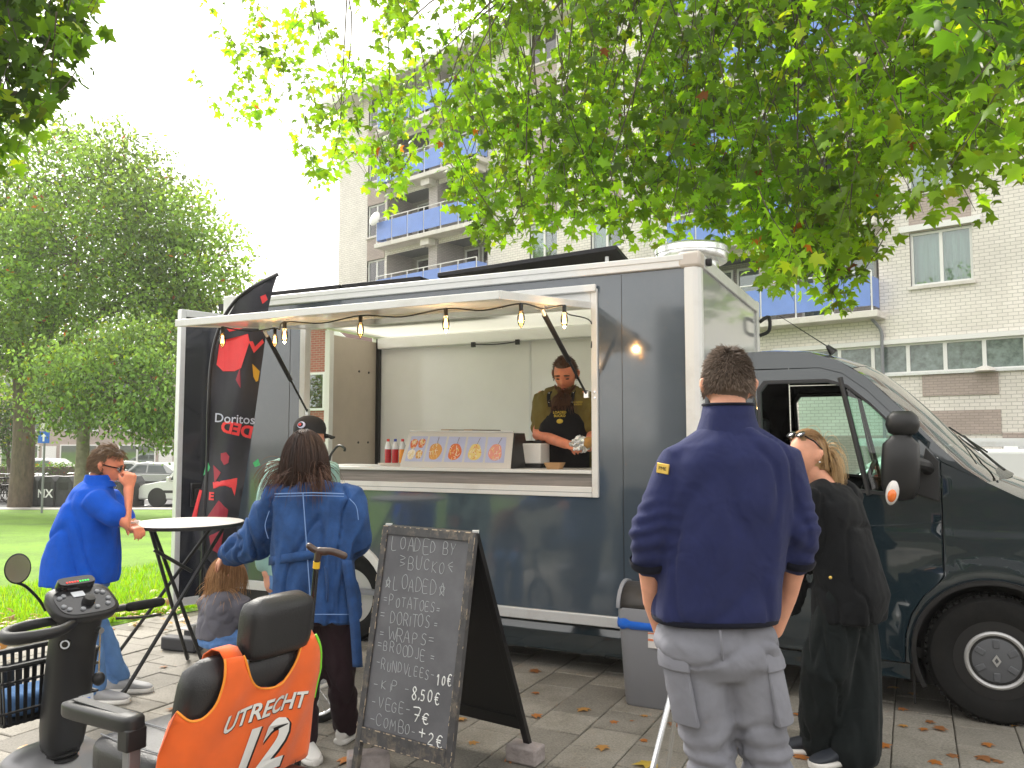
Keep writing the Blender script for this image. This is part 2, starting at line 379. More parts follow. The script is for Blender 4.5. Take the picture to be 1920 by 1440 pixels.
def grassmat():
    m, n, out = nodes('lawn_soil'); L = n.links.new
    p = N(n, 'BsdfPrincipled', i_Roughness=.9); L(p.outputs[0], out.inputs[0]); geo = N(n, 'NewGeometry')
    a = N(n, 'TexNoise', i_Scale=.5, i_Detail=8., i_Roughness=.7); L(geo.outputs['Position'], a.inputs['Vector'])
    b = N(n, 'TexNoise', i_Scale=30., i_Detail=6., i_Roughness=.8); L(geo.outputs['Position'], b.inputs['Vector'])
    cr = N(n, 'ValToRGB'); e = cr.color_ramp.elements; e[0].position = .30; e[0].color = (.10, .19, .02, 1); e[1].position = .68; e[1].color = (.21, .40, .022, 1); L(a.outputs[0], cr.inputs[0])
    mr = N(n, 'MapRange', i_1=.3, i_2=.7, i_3=.6, i_4=1.35); L(b.outputs[0], mr.inputs[0])
    mx = N(n, 'Mix', data_type='RGBA', blend_type='MULTIPLY', i_0=1.); L(cr.outputs[0], mx.inputs[6]); L(mr.outputs[0], mx.inputs[7]); L(mx.outputs[2], p.inputs['Base Color'])
    bp = N(n, 'Bump', i_Strength=.9, i_Distance=.03); L(b.outputs[0], bp.inputs['Height']); L(bp.outputs[0], p.inputs['Normal'])
grassmat()
g = MB(); grid = []
for k in range(40):
    y = -4 + k * (28.6 + 4) / 39; t = (y - 6.44) / (7.62 - 6.44); xe = -3.97 + .9 * t
    xe = min(xe, 3.0 if y > 14 else 99)
    row = [xe + (-62 - xe) * (u ** 1.8) for u in np.linspace(0, 1, 26)]
    grid.append([V(x, y, zg(x, y) + .012 - (.03 if i == 0 else 0)) for i, x in enumerate(row)])
g.sheet(grid); LAWN = struct(g.build('lawn', 'lawn_soil'))
nb = 70000; yy = 5.6 + 17 * rng.random(nb) ** 1.7; tt = (yy - 6.44) / 1.18; xe = -3.97 + .9 * tt
xx = xe - .02 - (rng.random(nb) ** 1.3) * np.clip(yy * .36, 2, 9)
zz = np.array([zg(a, b) for a, b in zip(xx, yy)])
pos = np.stack([xx, yy, zz + .005], 1); ax = unit(nb) * .45 + np.array([0, 0, 1.]); sz = rng.uniform(.035, .075, nb) * (1 + .03 * yy)
BL = np.array([(-.07, 0, 0), (.07, 0, 0), (0.02, 1, 0)]); v, f = scatter(BL, np.array([(0, 1, 2)]), pos, ax, unit(nb), sz)
cc = np.array([.15, .32, .014]) * rng.uniform(.65, 1.5, (nb, 1)) * np.stack([rng.uniform(.8, 1.5, nb), np.ones(nb), np.ones(nb)], 1)
grass = link('grass', npmesh('grass', v, f, 'leaf_far', np.repeat(np.c_[cc, np.ones(nb)], 3, 0)))
tag(grass, 'short bright green grass blades covering the lawn', 'grass', kind='stuff')
# leaf litter along the lawn edge and under the scooter side
nl = 900; t = rng.normal(0, 2.2, nl); off = rng.normal(.28, .38, nl)
base = np.array([[LP[1].x + .61 * a * 1.2 - b * .8, LP[1].y + .79 * a * 1.2 + b * .6] for a, b in zip(t, off)])
pos = np.c_[base, [zg(a, b) + .03 + random.random() * .02 for a, b in base]]
v, f = scatter(LEAF, LEAFF, pos, unit(nl) * np.array([1, 1, .25]), unit(nl) * .35 + np.array([0, 0, 1.]), rng.uniform(.05, .1, nl))
cols = np.array([[.42, .2, .05], [.5, .3, .07], [.32, .13, .04], [.45, .36, .1]])[rng.integers(0, 4, nl)] * rng.uniform(.6, 1.2, (nl, 1))
tag(link('leaf_litter', npmesh('leaf_litter', v, f, 'leaf_dry', np.repeat(np.c_[cols, np.ones(nl)], 13, 0))), 'brown and yellow fallen leaves drifted along the lawn edge', 'leaf litter', kind='stuff')
# single fallen leaves on the slabs
def leafmesh(col):
    v, f = scatter(LEAF, LEAFF, np.zeros((1, 3)), np.array([[0, 1., 0.05]]), np.array([[.1, 0, 1.]]), np.ones(1))
    v[:, 2] += .12 * np.abs(v[:, 0]) + .1 * v[:, 1] ** 2 + .16
    return npmesh('fallen_leaf', v, f, 'leaf_dry', np.tile(np.array([*col, 1]), (13, 1)))
FL = [leafmesh(c) for c in ((.45, .17, .04), (.5, .26, .07), (.3, .13, .05), (.55, .4, .06))]
spots = [(950, 1425), (880, 1395), (935, 1340), (1010, 1300), (1130, 1400), (1275, 1362), (1330, 1372), (1440, 1375), (1560, 1300), (1685, 1330), (1700, 1362), (1760, 1370), (1850, 1395), (1905, 1360), (1780, 1420), (225, 1338), (40, 1402), (312, 1250), (215, 1180), (150, 1180), (330, 1330), (640, 1425), (870, 1348), (1000, 1262), (1745, 1428), (1230, 1436), (1880, 1432), (1650, 1400), (1710, 1300), (1840, 1420), (1000, 1345), (1100, 1330), (120, 1300), (1500, 1425), (1680, 1290)]
for i, (a, b) in enumerate(spots):
    yel = (a, b) == (1230, 1436)
    o = link('fallen_leaf', FL[3] if yel else FL[i % 3]); p = gp(a, b); o.location = (p.x, p.y, .001); s = random.uniform(.05, .09) * (1.4 if yel else 1); o.scale = (s, s, s * .6)
    o.rotation_euler = (0, 0, random.uniform(0, 6.28))
    if yel: tag(o, 'yellow green lobed leaf lying at the foot of the aluminium tube', 'leaf')
    else: tag(o, 'small brown fallen leaf lying on the grey paving slabs', 'leaf', 'fallen leaves on the paving')
for i in range(55):
    p = tr(random.uniform(-1.6, 1.2), random.uniform(-1.6, .2)); o = link('fallen_leaf', FL[i % 3]); o.location = (p.x, p.y, .001); s = random.uniform(.025, .055); o.scale = (s, s, s * .5)
    o.rotation_euler = (0, 0, random.uniform(0, 6.28)); tag(o, 'small brown fallen leaf lying on the grey paving slabs', 'leaf', 'fallen leaves on the paving')
# ---------------------------------------------------------------- apartment block
BA = R(-40.70); BQ = V(10.27, 24.3, 0)
def brickmat(name, c1, c2, mort, w=.24, h=.075, off=.5):
    m, n, out = nodes(name); L = n.links.new
    p = N(n, 'BsdfPrincipled', i_Roughness=.75); L(p.outputs[0], out.inputs[0]); t = N(n, 'TexCoord')
    sx = N(n, 'SeparateXYZ'); L(t.outputs['Object'], sx.inputs[0]); cx = N(n, 'CombineXYZ'); ad = N(n, 'Math', operation='ADD')
    L(sx.outputs[0], ad.inputs[0]); L(sx.outputs[1], ad.inputs[1]); L(ad.outputs[0], cx.inputs[0]); L(sx.outputs[2], cx.inputs[1])
    b = N(n, 'TexBrick', i_Scale=1., i_Color1=(*c1, 1), i_Color2=(*c2, 1), i_Mortar=(*mort, 1), i_Mortar_Size=.009, i_Brick_Width=w, i_Row_Height=h, offset=off)
    L(cx.outputs[0], b.inputs['Vector'])
    nz = N(n, 'TexNoise', i_Scale=.5, i_Detail=6.); L(t.outputs['Object'], nz.inputs['Vector']); mr = N(n, 'MapRange', i_1=.3, i_2=.7, i_3=.86, i_4=1.1); L(nz.outputs[0], mr.inputs[0])
    mx = N(n, 'Mix', data_type='RGBA', blend_type='MULTIPLY', i_0=1.); L(b.outputs[0], mx.inputs[6]); L(mr.outputs[0], mx.inputs[7]); L(mx.outputs[2], p.inputs['Base Color'])
    bp = N(n, 'Bump', i_Strength=.5, i_Distance=.012, invert=True); L(b.outputs['Fac'], bp.inputs['Height']); L(bp.outputs[0], p.inputs['Normal'])
brickmat('pale_brick', (.84, .80, .74), (.77, .73, .67), (.52, .49, .45), .25, .10)
brickmat('brown_brick', (.50, .41, .37), (.44, .36, .32), (.34, .29, .26), .22, .075)
brickmat('grey_brick', (.55, .50, .48), (.48, .44, .42), (.34, .32, .3), .22, .075)
brickmat('red_brick', (.40, .12, .075), (.32, .095, .06), (.4, .3, .25), .22, .075)
mk('bconcrete', (.72, .69, .64), .8, var=.12, vs=1.5, dirt=.45, dirtcol=(.3, .27, .23), ds=1.2)
mk('blue_panel', (.17, .29, .70), .4, var=.12, vs=1.2, dirt=.2, dirtcol=(.2, .3, .6), ds=2)
mk('pvc', (.8, .8, .78), .4)
mk('curtain', (.80, .80, .77), .8, var=.15, vs=3, stretch=(8, 8, .3))
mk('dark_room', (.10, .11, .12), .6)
glassmat('pane_glass', (.75, .85, .84), .1)
BLD = thing('apartment_building', 'tall pale brick apartment block with blue balcony panels behind the truck', 'building', BQ, BA)
X0, X1, Z0, Z1, DEP = -25.1, 16.0, -1.6, 18.35, 11.
def wall(name, x0, x1, z0, z1, y0=0., th=.3, mat='pale_brick', par=BLD): return MB().bb(x0, x1, y0, y0 + th, z0, z1).build(name, mat, par, smooth_=False)
LV = [5.12 + 2.72 * k for k in range(5)]                # undersides of the balcony slabs
BAYS = [(-21.4, -14.9), (-6.0, .75)]; WCOLS = [(-22.85, -21.55), (-12.6, -11.2), (-9.6, -8.2), (1.62, 3.22), (6.4, 8.0), (10.2, 11.8)]
# one facade sheet with openings
holes = []
for (a, b) in BAYS:
    for z in LV: holes.append([(a, z + .2), (b, z + .2), (b, z + 2.5), (a, z + 2.5)])
wins = []
for (a, b) in WCOLS:
    for k, z in enumerate(LV):
        zz0, zz1 = z + .86, z + 2.42; wins.append((a, b, zz0, zz1)); holes.append([(a, zz0), (b, zz0), (b, zz1), (a, zz1)])
strip = (-2.4, 9.2, 3.5, 4.36)
holes.append([(strip[0], strip[2]), (strip[1], strip[2]), (strip[1], strip[3]), (strip[0], strip[3])])
g = MB(); g.panel([(X0, Z0), (X1, Z0), (X1, Z1), (X0, Z1)], holes, 0, lambda x, z: V(x, 0, z)); g.build('wall', 'pale_brick', BLD, smooth_=False)
g = MB()
g.prism([V(X0, .001, Z0), V(X0, DEP, Z0), V(X0, DEP, Z1), V(X0, .001, Z1)], (.3, 0, 0)); g.build('end_wall', 'pale_brick', BLD, smooth_=False)
MB().bb(X0 + .3, X1, DEP - .3, DEP, Z0, Z1).build('back_wall', 'pale_brick', BLD)
MB().bb(X1 - .3, X1, .01, DEP - .31, Z0, Z1).build('end_wall', 'pale_brick', BLD)
MB().bb(X0 - .35, X1 + .35, -.95, DEP + .3, Z1, Z1 + .3).build('roof', 'bconcrete', BLD)
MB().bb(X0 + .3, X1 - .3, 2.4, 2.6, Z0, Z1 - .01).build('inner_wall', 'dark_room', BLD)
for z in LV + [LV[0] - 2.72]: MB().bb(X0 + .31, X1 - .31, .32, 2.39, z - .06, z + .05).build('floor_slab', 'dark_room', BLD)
def window(a, b, z0, z1, y=.1, n=2, par=BLD, cur=True, full=False):
    f = MB(); t = .075
    f.bb(a, b, y - .03, y + .05, z0, z0 + t); f.bb(a, b, y - .03, y + .05, z1 - t, z1); f.bb(a, a + t, y - .028, y + .048, z0 + t, z1 - t); f.bb(b - t, b, y - .028, y + .048, z0 + t, z1 - t)
    for i in range(1, n): xm = a + (b - a) * i / n; f.bb(xm - .045, xm + .045, y - .026, y + .046, z0 + t, z1 - t)
    o = f.build('window', 'pvc', par, smooth_=False)
    for i in range(n):
        xa = a + (b - a) * i / n + .05; xb = a + (b - a) * (i + 1) / n - .05
        MB().bb(xa, xb, y + .004, y + .012, z0 + t - .01, z1 - t + .01).build('pane', 'pane_glass', o)
    if cur:
        c = MB(); k = 22; w0 = a; w1 = a + (b - a) * (1. if full else random.choice((.55, 1., 1., 1., .4)))
        c.sheet([[V(w0 + (w1 - w0) * i / k, y + .2 + .03 * math.sin(i * 1.9), z) for i in range(k + 1)] for z in (z0, z1)]); c.build('curtain', 'curtain', o)
    return o
for (a, b, z0, z1) in wins:
    o = window(a, b, z0, z1, full=a > 1)
    MB().bb(a - .06, b + .06, -.1, .07, z0 - .09, z0 - .002).build('sill', 'bconcrete', o)
    if a > 1: MB().bb(a - .25, b + .25, -.14, -.002, z1 + .03, z1 + .2).build('sunblind_box', 'pvc', o)
for (a, b) in WCOLS:
    for k, z in enumerate(LV): MB().bb(a, b, -.03, -.002, z + 2.72 - .05 - .24, z + 2.72 + .72).build('brown_panel', 'brown_brick', BLD, smooth_=False)
# loggias
for (a, b) in BAYS:
    for k, z in enumerate(LV):
        MB().bb(a - .05, b + .15, -.75, 2.0, z, z + .2).build('balcony_slab', 'bconcrete', BLD, bevel=.02)
        MB().bb(a, b, 1.6, 1.75, z + .21, z + 2.72).build('loggia_wall', 'grey_brick', BLD, smooth_=False)
        MB().bb(a - .2, a - .002, .02, 1.6, z + .21, z + 2.7).build('loggia_side', 'grey_brick', BLD, smooth_=False); MB().bb(b + .002, b + .2, .02, 1.6, z + .21, z + 2.7).build('loggia_side', 'grey_brick', BLD, smooth_=False)
        mid = (a + b) / 2
        MB().bb(mid - .28, mid + .28, -.1, 1.59, z + .21, z + 2.7).build('loggia_pier', 'grey_brick', BLD, smooth_=False)
        MB().bb(mid - .34, mid + .2, -.55, -.12, z + 2.42, z + 2.7).build('corbel', 'bconcrete', BLD); MB().bb(b - .5, b - .1, -.55, -.02, z + 2.42, z + 2.7).build('corbel', 'bconcrete', BLD)
        for u0, u1 in ((a + .5, a + 1.45), (a + 1.6, mid - .5), (mid + .5, mid + 1.4), (mid + 1.55, b - .5)): window(u0, u1, z + .3 if u1 - u0 < 1 else z + 1., z + 2.45, 1.5, 1, BLD, cur=True)
        # railing: posts, rail, blue panels
        n = 6; ra, rb = a + .05, b - .02
        for i in range(n + 1): x = ra + (rb - ra) * i / n; MB().bb(x - .02, x + .02, -.68, -.64, z + .19, z + 1.36).build('rail_post', 'pvc', BLD)
        MB().cyl(V(ra, -.66, z + 1.37), V(rb, -.66, z + 1.37), .025, n=8).build('handrail', 'pvc', BLD)
        for i in range(n): xa = ra + (rb - ra) * i / n + .03; xb = ra + (rb - ra) * (i + 1) / n - .03; MB().bb(xa, xb, -.7, -.685, z + .34, z + 1.2).build('balcony_panel', 'blue_panel', BLD)
        MB().bb(rb + .01, rb + .025, -.66, -.05, z + .34, z + 1.2).build('balcony_panel', 'blue_panel', BLD); MB().bb(ra - .025, ra - .01, -.66, -.05, z + .34, z + 1.2).build('balcony_panel', 'blue_panel', BLD)
# ground floor strip window
mk('ribbed_glass', (.16, .20, .19), .12, var=.55, vs=7, spec=.8, bump=.6, bs=9)
n = 12
for i in range(n):
    xa = strip[0] + (strip[1] - strip[0]) * i / n; xb = strip[0] + (strip[1] - strip[0]) * (i + 1) / n
    f = MB(); f.bb(xa + .001, xb - .001, .03, .12, strip[2], strip[2] + .05); f.bb(xa + .001, xb - .001, .03, .12, strip[3] - .06, strip[3]); f.bb(xa + .001, xa + .05, .032, .118, strip[2] + .05, strip[3] - .06); f.bb(xb - .05, xb - .001, .032, .118, strip[2] + .05, strip[3] - .06)
    o = f.build('window', 'pvc', BLD, smooth_=False); MB().bb(xa + .05, xb - .05, .07, .08, strip[2] + .05, strip[3] - .06).build('pane', 'ribbed_glass', o)
MB().bb(strip[0] - .1, strip[1] + .1, -.1, .02, strip[3], strip[3] + .13).build('ledge', 'pvc', BLD); MB().bb(strip[0] - .1, strip[1] + .1, -.1, .02, strip[2] - .07, strip[2]).build('sill', 'alu', BLD)
for (xa, xb, z0, z1) in ((1.83, 3.72, 2.82, 3.42), (2.0, 3.74, 1.75, 2.4), (3.76, 6.2, -1., 1.78), (-3.4, 2.1, -1., 1.72)): MB().bb(xa, xb, -.03, -.002, z0, z1).build('brown_panel', 'brown_brick', BLD, smooth_=False)
MB().tube(bez([V(.62, -.35, 5.1), V(.7, -.15, 4.95), V(.8, -.09, 4.7), V(.8, -.09, 4.0), V(.8, -.09, 0)], 5), .05, 10).build('drainpipe', 'grey_plastic', BLD)
MB().lathe([(.02, 0), (.26, .02), (.22, .1), (.06, .16)], (3.45, -.25, 3.42)).build('outdoor_lamp', 'bconcrete', BLD)
MB().lathe([(.01, .1), (.2, .06), (.33, 0), (.35, -.03)], (-21.2, -.95, 11.9), (0, -1, .25)).build('satellite_dish', 'pvc', BLD)
# ---------------------------------------------------------------- red brick house seen through the truck
HA = R(-26); HQ = at(560, 900, 27.); HQ.z = -.9
H = thing('red_brick_house', 'red brick gabled house with white windows seen through the open truck', 'house', HQ, HA)
g = MB(); g.prism([V(-3.6, 0, 0), V(3.6, 0, 0), V(3.6, 0, 4.4), V(0, 0, 7.0), V(-3.6, 0, 4.4)], (0, 7, 0)); g.build('wall', 'red_brick', H, smooth_=False)
mk('roof_tile', (.12, .06, .05), .8, bump=.6, bs=20)
g = MB()
for s in (-1, 1): g.prism([V(0, -.3, 7.05), V(s * 3.95, -.3, 4.2), V(s * 3.95, -.3, 4.35), V(0, -.3, 7.2)], (0, 7.6, 0))
g.build('roof', 'roof_tile', H, smooth_=False); MB().bb(-1.4, -.8, 4, 4.6, 6, 7.5).build('chimney', 'red_brick', H)
for s in (-1, 1): MB().prism([V(0, -.34, 7.0), V(s * 3.95, -.34, 4.15), V(s * 3.95, -.34, 4.4), V(0, -.34, 7.25)], (0, .06, 0)).build('barge_board', 'pvc', H)
for z in (1.0, 3.45):
    for x in (-2.7, -1.3, .1, 1.5): 
        o = window(x, x + .95, z, z + 1.25, -.03, 1, H); o.name = 'window'
MB().bb(.9 + 1.7, 3.4, -.06, -.01, 0, 2.1).build('door', 'blue_panel', H); MB().bb(-3.61, 3.61, -.04, -.002, 2.75, 2.95).build('band', 'pvc', H)
# ---------------------------------------------------------------- low terrace behind the trees at the left
T_ = thing('terraced_house_row', 'long low brown brick terrace with white window bands behind the trees', 'house', (-28, 55, -.9), R(6))
MB().bb(-22, 24, 0, 8, 0, 7.5).build('wall', 'brown_brick', T_, smooth_=False); MB().bb(-22.3, 24.3, -.4, 8.4, 7.5, 7.9).build('roof', 'bconcrete', T_)
for k in range(12):
    x = -21 + k * 3.75
    for z in (.8, 3.1, 5.4): window(x, x + 2.4, z, z + 1.4, -.04, 2, T_, cur=True)
    MB().bb(x + 2.6, x + 3.5, -.05, -.01, 0, 2.1).build('door', 'pvc', T_)
# an out-of-view street front, added only for its reflections in the truck
brickmat('street_brick', (.20, .18, .17), (.16, .145, .14), (.12, .11, .11))
B2 = thing('terraced_house_row', 'unseen brick street front added behind the photographer to be mirrored in the truck paint', 'house', (14, -17, 0), R(180 - 24))
MB().bb(-18, 26, 0, 8, 0, 5.0).build('wall', 'street_brick', B2, smooth_=False)
for k in range(9):
    x = -17 + k * 4.6
    for z in (1.2,): window(x, x + 2.6, z, z + 1.9, -.04, 2, B2, cur=True)
# ---------------------------------------------------------------- food truck
mk('truck_paint', (.060, .082, .108), .11, spec=.9, coat=1., bump=.012, bs=14, rvar=.05, dirt=.10, dirtcol=(.22, .21, .19), ds=2.5)
mk('cab_paint', (.014, .025, .032), .06, spec=.6, coat=1.)
mk('front_panel', (.42, .43, .44), .15, coat=.6, bump=.02, bs=8)
mk('inner_white', (.84, .84, .83), .14, spec=.6, var=.04, vs=2)
mk('inner_beige', (.50, .43, .36), .5, var=.06)
mk('cap_beige', (.62, .56, .50), .55)
mk('wood_grey', (.26, .235, .22), .6, var=.35, vs=5, stretch=(.5, 1, 14))
mk('counter_white', (.75, .76, .74), .25)
mk('hub_grey', (.10, .105, .115), .45)
mk('rim_silver', (.5, .5, .5), .4, .6)
TK = thing('food_truck', 'dark grey blue food truck with its service hatch raised and serving window open', 'food truck', TO, TA)
XF, XR, ZB, ZT, WY = -1.25, -5.30, .33, 2.80, 2.2
WX0, WX1, WZ0, WZ1 = -4.50, -1.915, 1.186, 2.61
# near side wall with service opening and wheel arch
ac, ar = (-4.02, .36), .40
arch = [(ac[0] + ar * math.cos(a), ac[1] + ar * math.sin(a)) for a in np.linspace(PI - .13, .13, 16)]
out = [(XR, .41)] + arch + [(XF, .41), (XF, 2.70), (XR, 2.70)]
hole = [(WX0 + .04, WZ0 + .04), (WX1 - .04, WZ0 + .04), (WX1 - .04, WZ1 - .04), (WX0 + .04, WZ1 - .04)]
MB().panel(out, [hole], .25, lambda x, z: V(x, .0, z)).build('side_wall', 'truck_paint', TK, smooth_=False)
for xs_ in (-1.745, -4.62): MB().bb(xs_ - .0015, xs_ + .0015, -.002, .001, .42, 2.69).build('panel_seam', 'black_metal', TK)
# inner skin of that wall, far wall, front, floor, roof
MB().panel([(XR + .02, .8), (XF - .04, .8), (XF - .04, 2.699), (XR + .02, 2.699)], [hole], .5, lambda x, z: V(x, .045, z)).build('inner_side_wall', 'inner_white', TK, smooth_=False)
MB().bb(XR, XF, WY - .04, WY, .41, 2.7).build('far_wall', 'truck_paint', TK); MB().bb(XR + .02, XF - .05, WY - .062, WY - .042, .43, 2.699).build('inner_far_wall', 'inner_white', TK)
for x in (-3.42, -2.2): MB().bb(x - .012, x + .012, WY - .068, WY - .0625, .45, 2.66).build('wall_joint', 'alu', TK)
MB().bb(XF - .04, XF + .03, .06, WY - .06, .42, 2.72).build('front_wall', 'front_panel', TK); MB().bb(XF - .06, XF - .045, .06, WY - .07, .45, 2.699).build('inner_front_wall', 'inner_white', TK)
MB().bb(XR, XF, .012, WY - .01, .38, .42).build('floor', 'grey_plastic', TK); m_, n_, out_ = nodes('roof_translucent'); d_ = N(n_, 'BsdfDiffuse'); t_ = N(n_, 'BsdfTranslucent'); d_.inputs[0].default_value = (.8, .79, .76, 1); t_.inputs[0].default_value = (.95, .93, .88, 1); x_ = N(n_, 'MixShader', i_0=.72)
n_.links.new(d_.outputs[0], x_.inputs[1]); n_.links.new(t_.outputs[0], x_.inputs[2]); n_.links.new(x_.outputs[0], out_.inputs[0])          # roof sheet made translucent so added daylight brightens the interior
MB().bb(XR, XF, .01, WY - .01, 2.701, 2.716).build('roof', 'roof_translucent', TK)
# aluminium frame
def rail(name, x0, x1, y, z0, z1, mat='white_paint', d=.03): return MB().bb(x0, x1, y - d, y + .01, z0, z1).build(name, mat, TK, bevel=.006)
o = rail('top_rail', XR + .06, XF - .06, 0, 2.70, 2.785); MB().bb(XR + .061, XF - .061, -.036, -.0305, 2.745, 2.78).build('rail_lip', 'white_paint', o, bevel=.003)
o = rail('bottom_rail', -3.57, XF, 0, .335, .408, 'alu', .02); rail('bottom_rail', XR, -4.46, 0, .335, .408, 'alu', .02)
MB().prism([V(*p) for p in [(XF - .06, -.03, .335), (XF + .0, -.032, .335), (XF + .03, -.02, .335), (XF + .045, .01, .335), (XF + .045, .06, .335), (XF - .06, .012, .335)]], (0, 0, 2.36)).build('corner_pillar', 'white_paint', TK, smooth_=False, bevel=.006)
MB().bb(XF - .1, XF + .05, -.035, .1, 2.695, 2.80).build('corner_cap', 'cap_beige', TK, bevel=.02)
MB().bb(XF + .0, XF + .05, .1, WY - .08, 2.70, 2.785).build('front_top_rail', 'white_paint', TK, bevel=.006); MB().bb(XF, XF + .05, WY - .08, WY + .02, .335, 2.8).build('corner_pillar', 'white_paint', TK, bevel=.01)
MB().bb(XR - .05, XR + .06, -.035, .06, .335, 2.82).build('rear_pillar', 'white_paint', TK, bevel=.01); MB().bb(XR - .05, XR + .06, WY - .06, WY + .02, .335, 2.82).build('rear_pillar', 'white_paint', TK, bevel=.01)
MB().bb(XR - .05, XR + .05, .06, WY - .06, 2.7, 2.82).build('rear_header', 'white_paint', TK, bevel=.01)
MB().bb(XR - .12, XR - .05, -.02, .05, 2.70, 2.76).build('marker_lamp_bracket', 'black_plastic', TK); MB().bb(XF + .05, XF + .09, .1, .14, 2.72, 2.77).build('marker_lamp_bracket', 'black_plastic', TK, bevel=.01)
MB().tube(bez([V(XF + .05, WY, 2.62), V(XF + .13, WY, 2.66), V(XF + .13, WY, 2.54), V(XF + .05, WY, 2.5)], 5), .016, 8).build('marker_lamp_bracket', 'black_plastic', TK)
a_ = MB(); rin, rout = .375, .435
pts = [(math.cos(t), math.sin(t)) for t in np.linspace(PI - .1, .1, 20)]
a_.loft([[V(ac[0] + c * rr, yy, ac[1] + s * rr) for rr, yy in ((rin, -.03), (rout, -.03), (rout, .02), (rin, .02))] for c, s in pts]); a_.build('wheel_arch_trim', 'white_paint', TK, bevel=.006)
MB().bb(-4.5, -3.55, .45, .5, .1, .85).build('wheel_well', 'black_plastic', TK)
# skirt below the box
g = MB(); g.prism([V(-3.58, .03, .33), V(-3.58, .005, .27), V(-3.58, .005, .14), V(-3.58, .03, .125), V(-3.58, .12, .125), V(-3.58, .12, .33)], (2.33, 0, 0)); g.build('skirt', 'cab_paint', TK, smooth_=False, bevel=.008)
MB().bb(-3.5, -1.3, -.002, .004, .255, .268).build('skirt_ridge', 'cab_paint', TK); MB().bb(XR, -4.47, .01, .1, .2, .33).build('skirt', 'black_plastic', TK, bevel=.008)
MB().bb(XR, .3, .5, 1.7, .2, .37).build('chassis', 'black_metal', TK)
o = MB().lathe([(.001, .012), (.06, .012), (.068, .004), (.068, -.002)], (-1.56, -.002, .74), (0, -1, 0)).build('fuel_flap', 'grey_plastic', TK)
# service window frame
fr = [(WX0, WX0 + .055, WZ0, WZ1), (WX1 - .045, WX1, WZ0, WZ1)]
for (x0, x1, z0, z1) in fr: MB().bb(x0, x1, -.022, .05, z0, z1).build('window_frame', 'white_paint', TK, bevel=.005)
MB().bb(WX0 + .056, WX1 - .046, -.02, .05, WZ0, WZ0 + .07).build('window_frame', 'white_paint', TK, bevel=.005); MB().bb(WX0 + .056, WX1 - .046, -.02, .05, WZ1 - .13, WZ1).build('window_frame', 'white_paint', TK, bevel=.005)
MB().bb(WX0 + .056, WX1 - .046, -.016, -.0205, WZ0 + .03, WZ0 + .034).build('frame_groove', 'grey_plastic', TK)
for z in (1.86, 1.90): MB().cyl(V(WX1 - .016, -.022, z), V(WX1 - .016, -.03, z), .007, n=10).build('bolt', 'chrome', TK)
MB().bb(WX0 + .056, WX1 - .046, .012, .03, WZ0 + .07, 1.343).build('counter_front', 'wood_grey', TK)
MB().bb(WX0 + .056, WX1 - .046, -.03, .55, 1.344, 1.368).build('counter', 'counter_white', TK, bevel=.004)
MB().bb(-4.3, -1.95, .5, .54, .42, 1.343).build('cabinet', 'inner_white', TK)
# inside: far door leaf left shut, ceiling trunking, gas lift fittings
def lat(x0, x1, y0, y1, z0, z1, n, m, **k): return MB().bb(x0, x1, y0, y1, z0, z1).build(n, m, TK, **k)
lf = lat(XR + .0, XR + .05, 1.34, WY - .07, .43, 2.64, 'rear_door', 'inner_beige', bevel=.004)
for z in (2.3, 1.55):
    for y in (1.95, 1.78): MB().cyl(V(XR + .05, y, z), V(XR + .056, y, z), .012, n=8).build('bolt', 'black_plastic', lf)
MB().bb(XR + .0, XR + .06, 1.28, 1.345, .43, 2.68).build('door_edge', 'white_paint', lf)
MB().bb(XR + .051, XR + .09, WY - .12, WY - .075, .43, 2.68).build('hinge_strip', 'black_plastic', lf)
MB().tube(bez([V(XR + .3, 1.0, 1.37), V(XR + .32, 1.0, 1.44), V(XR + .42, .98, 1.52), V(XR + .5, .97, 1.5), V(XR + .5, .97, 1.47)], 5), .012, 8).build('hook', 'black_plastic', TK)
lat(XR + .1, XF - .06, WY - .17, WY - .07, 2.56, 2.68, 'ceiling_trunking', 'inner_white', bevel=.01)
for x in (-4.0, -3.5): lat(x - .02, x + .02, WY - .2, WY - .171, 2.52, 2.57, 'clip', 'black_plastic')
MB().tube(bez([V(-4.0, WY - .185, 2.55), V(-3.75, WY - .185, 2.535), V(-3.5, WY - .185, 2.55)], 6), .006, 6).build('cable', 'black_plastic', TK)
# open rear door leaf, swung out
dm = R(180 + 15.4); dr = MB()
ex = V(math.cos(R(48 + 26.18)), math.sin(R(48 + 26.18)), 0)      # towards the hinge, in truck axes
ex = (Matrix.Rotation(-TA, 3, 'Z') @ V(.669, .743, 0)).normalized(); ey = V(-ex.y, ex.x, 0); hp = V(XR - .05, -.02, 0); LD = .40
def dpt(u, z, d=0): return hp - ex * u + ey * d + V(0, 0, z)
def dbox(u0, u1, z0, z1, d0, d1): return MB().prism([dpt(u0, z0, d0), dpt(u1, z0, d0), dpt(u1, z0, d1), dpt(u0, z0, d1)], (0, 0, z1 - z0))
mk('door_navy', (.012, .015, .026), .15, coat=.6)
D = dbox(.045, LD - .045, .285, 2.6, -.02, .02).build('rear_door', 'door_navy', TK)
dbox(LD - .045, LD, .22, 2.66, -.035, .03).build('door_edge', 'alu', D, bevel=.004); dbox(0, .045, .22, 2.66, -.03, .03).build('door_edge', 'alu', D, bevel=.004)
dbox(.046, LD - .046, .22, .285, -.033, .03).build('door_edge', 'alu', D, bevel=.004); dbox(.046, LD - .046, 2.6, 2.66, -.033, .03).build('door_edge', 'alu', D, bevel=.004)
sgn = 1 if (ey.y > 0) else -1
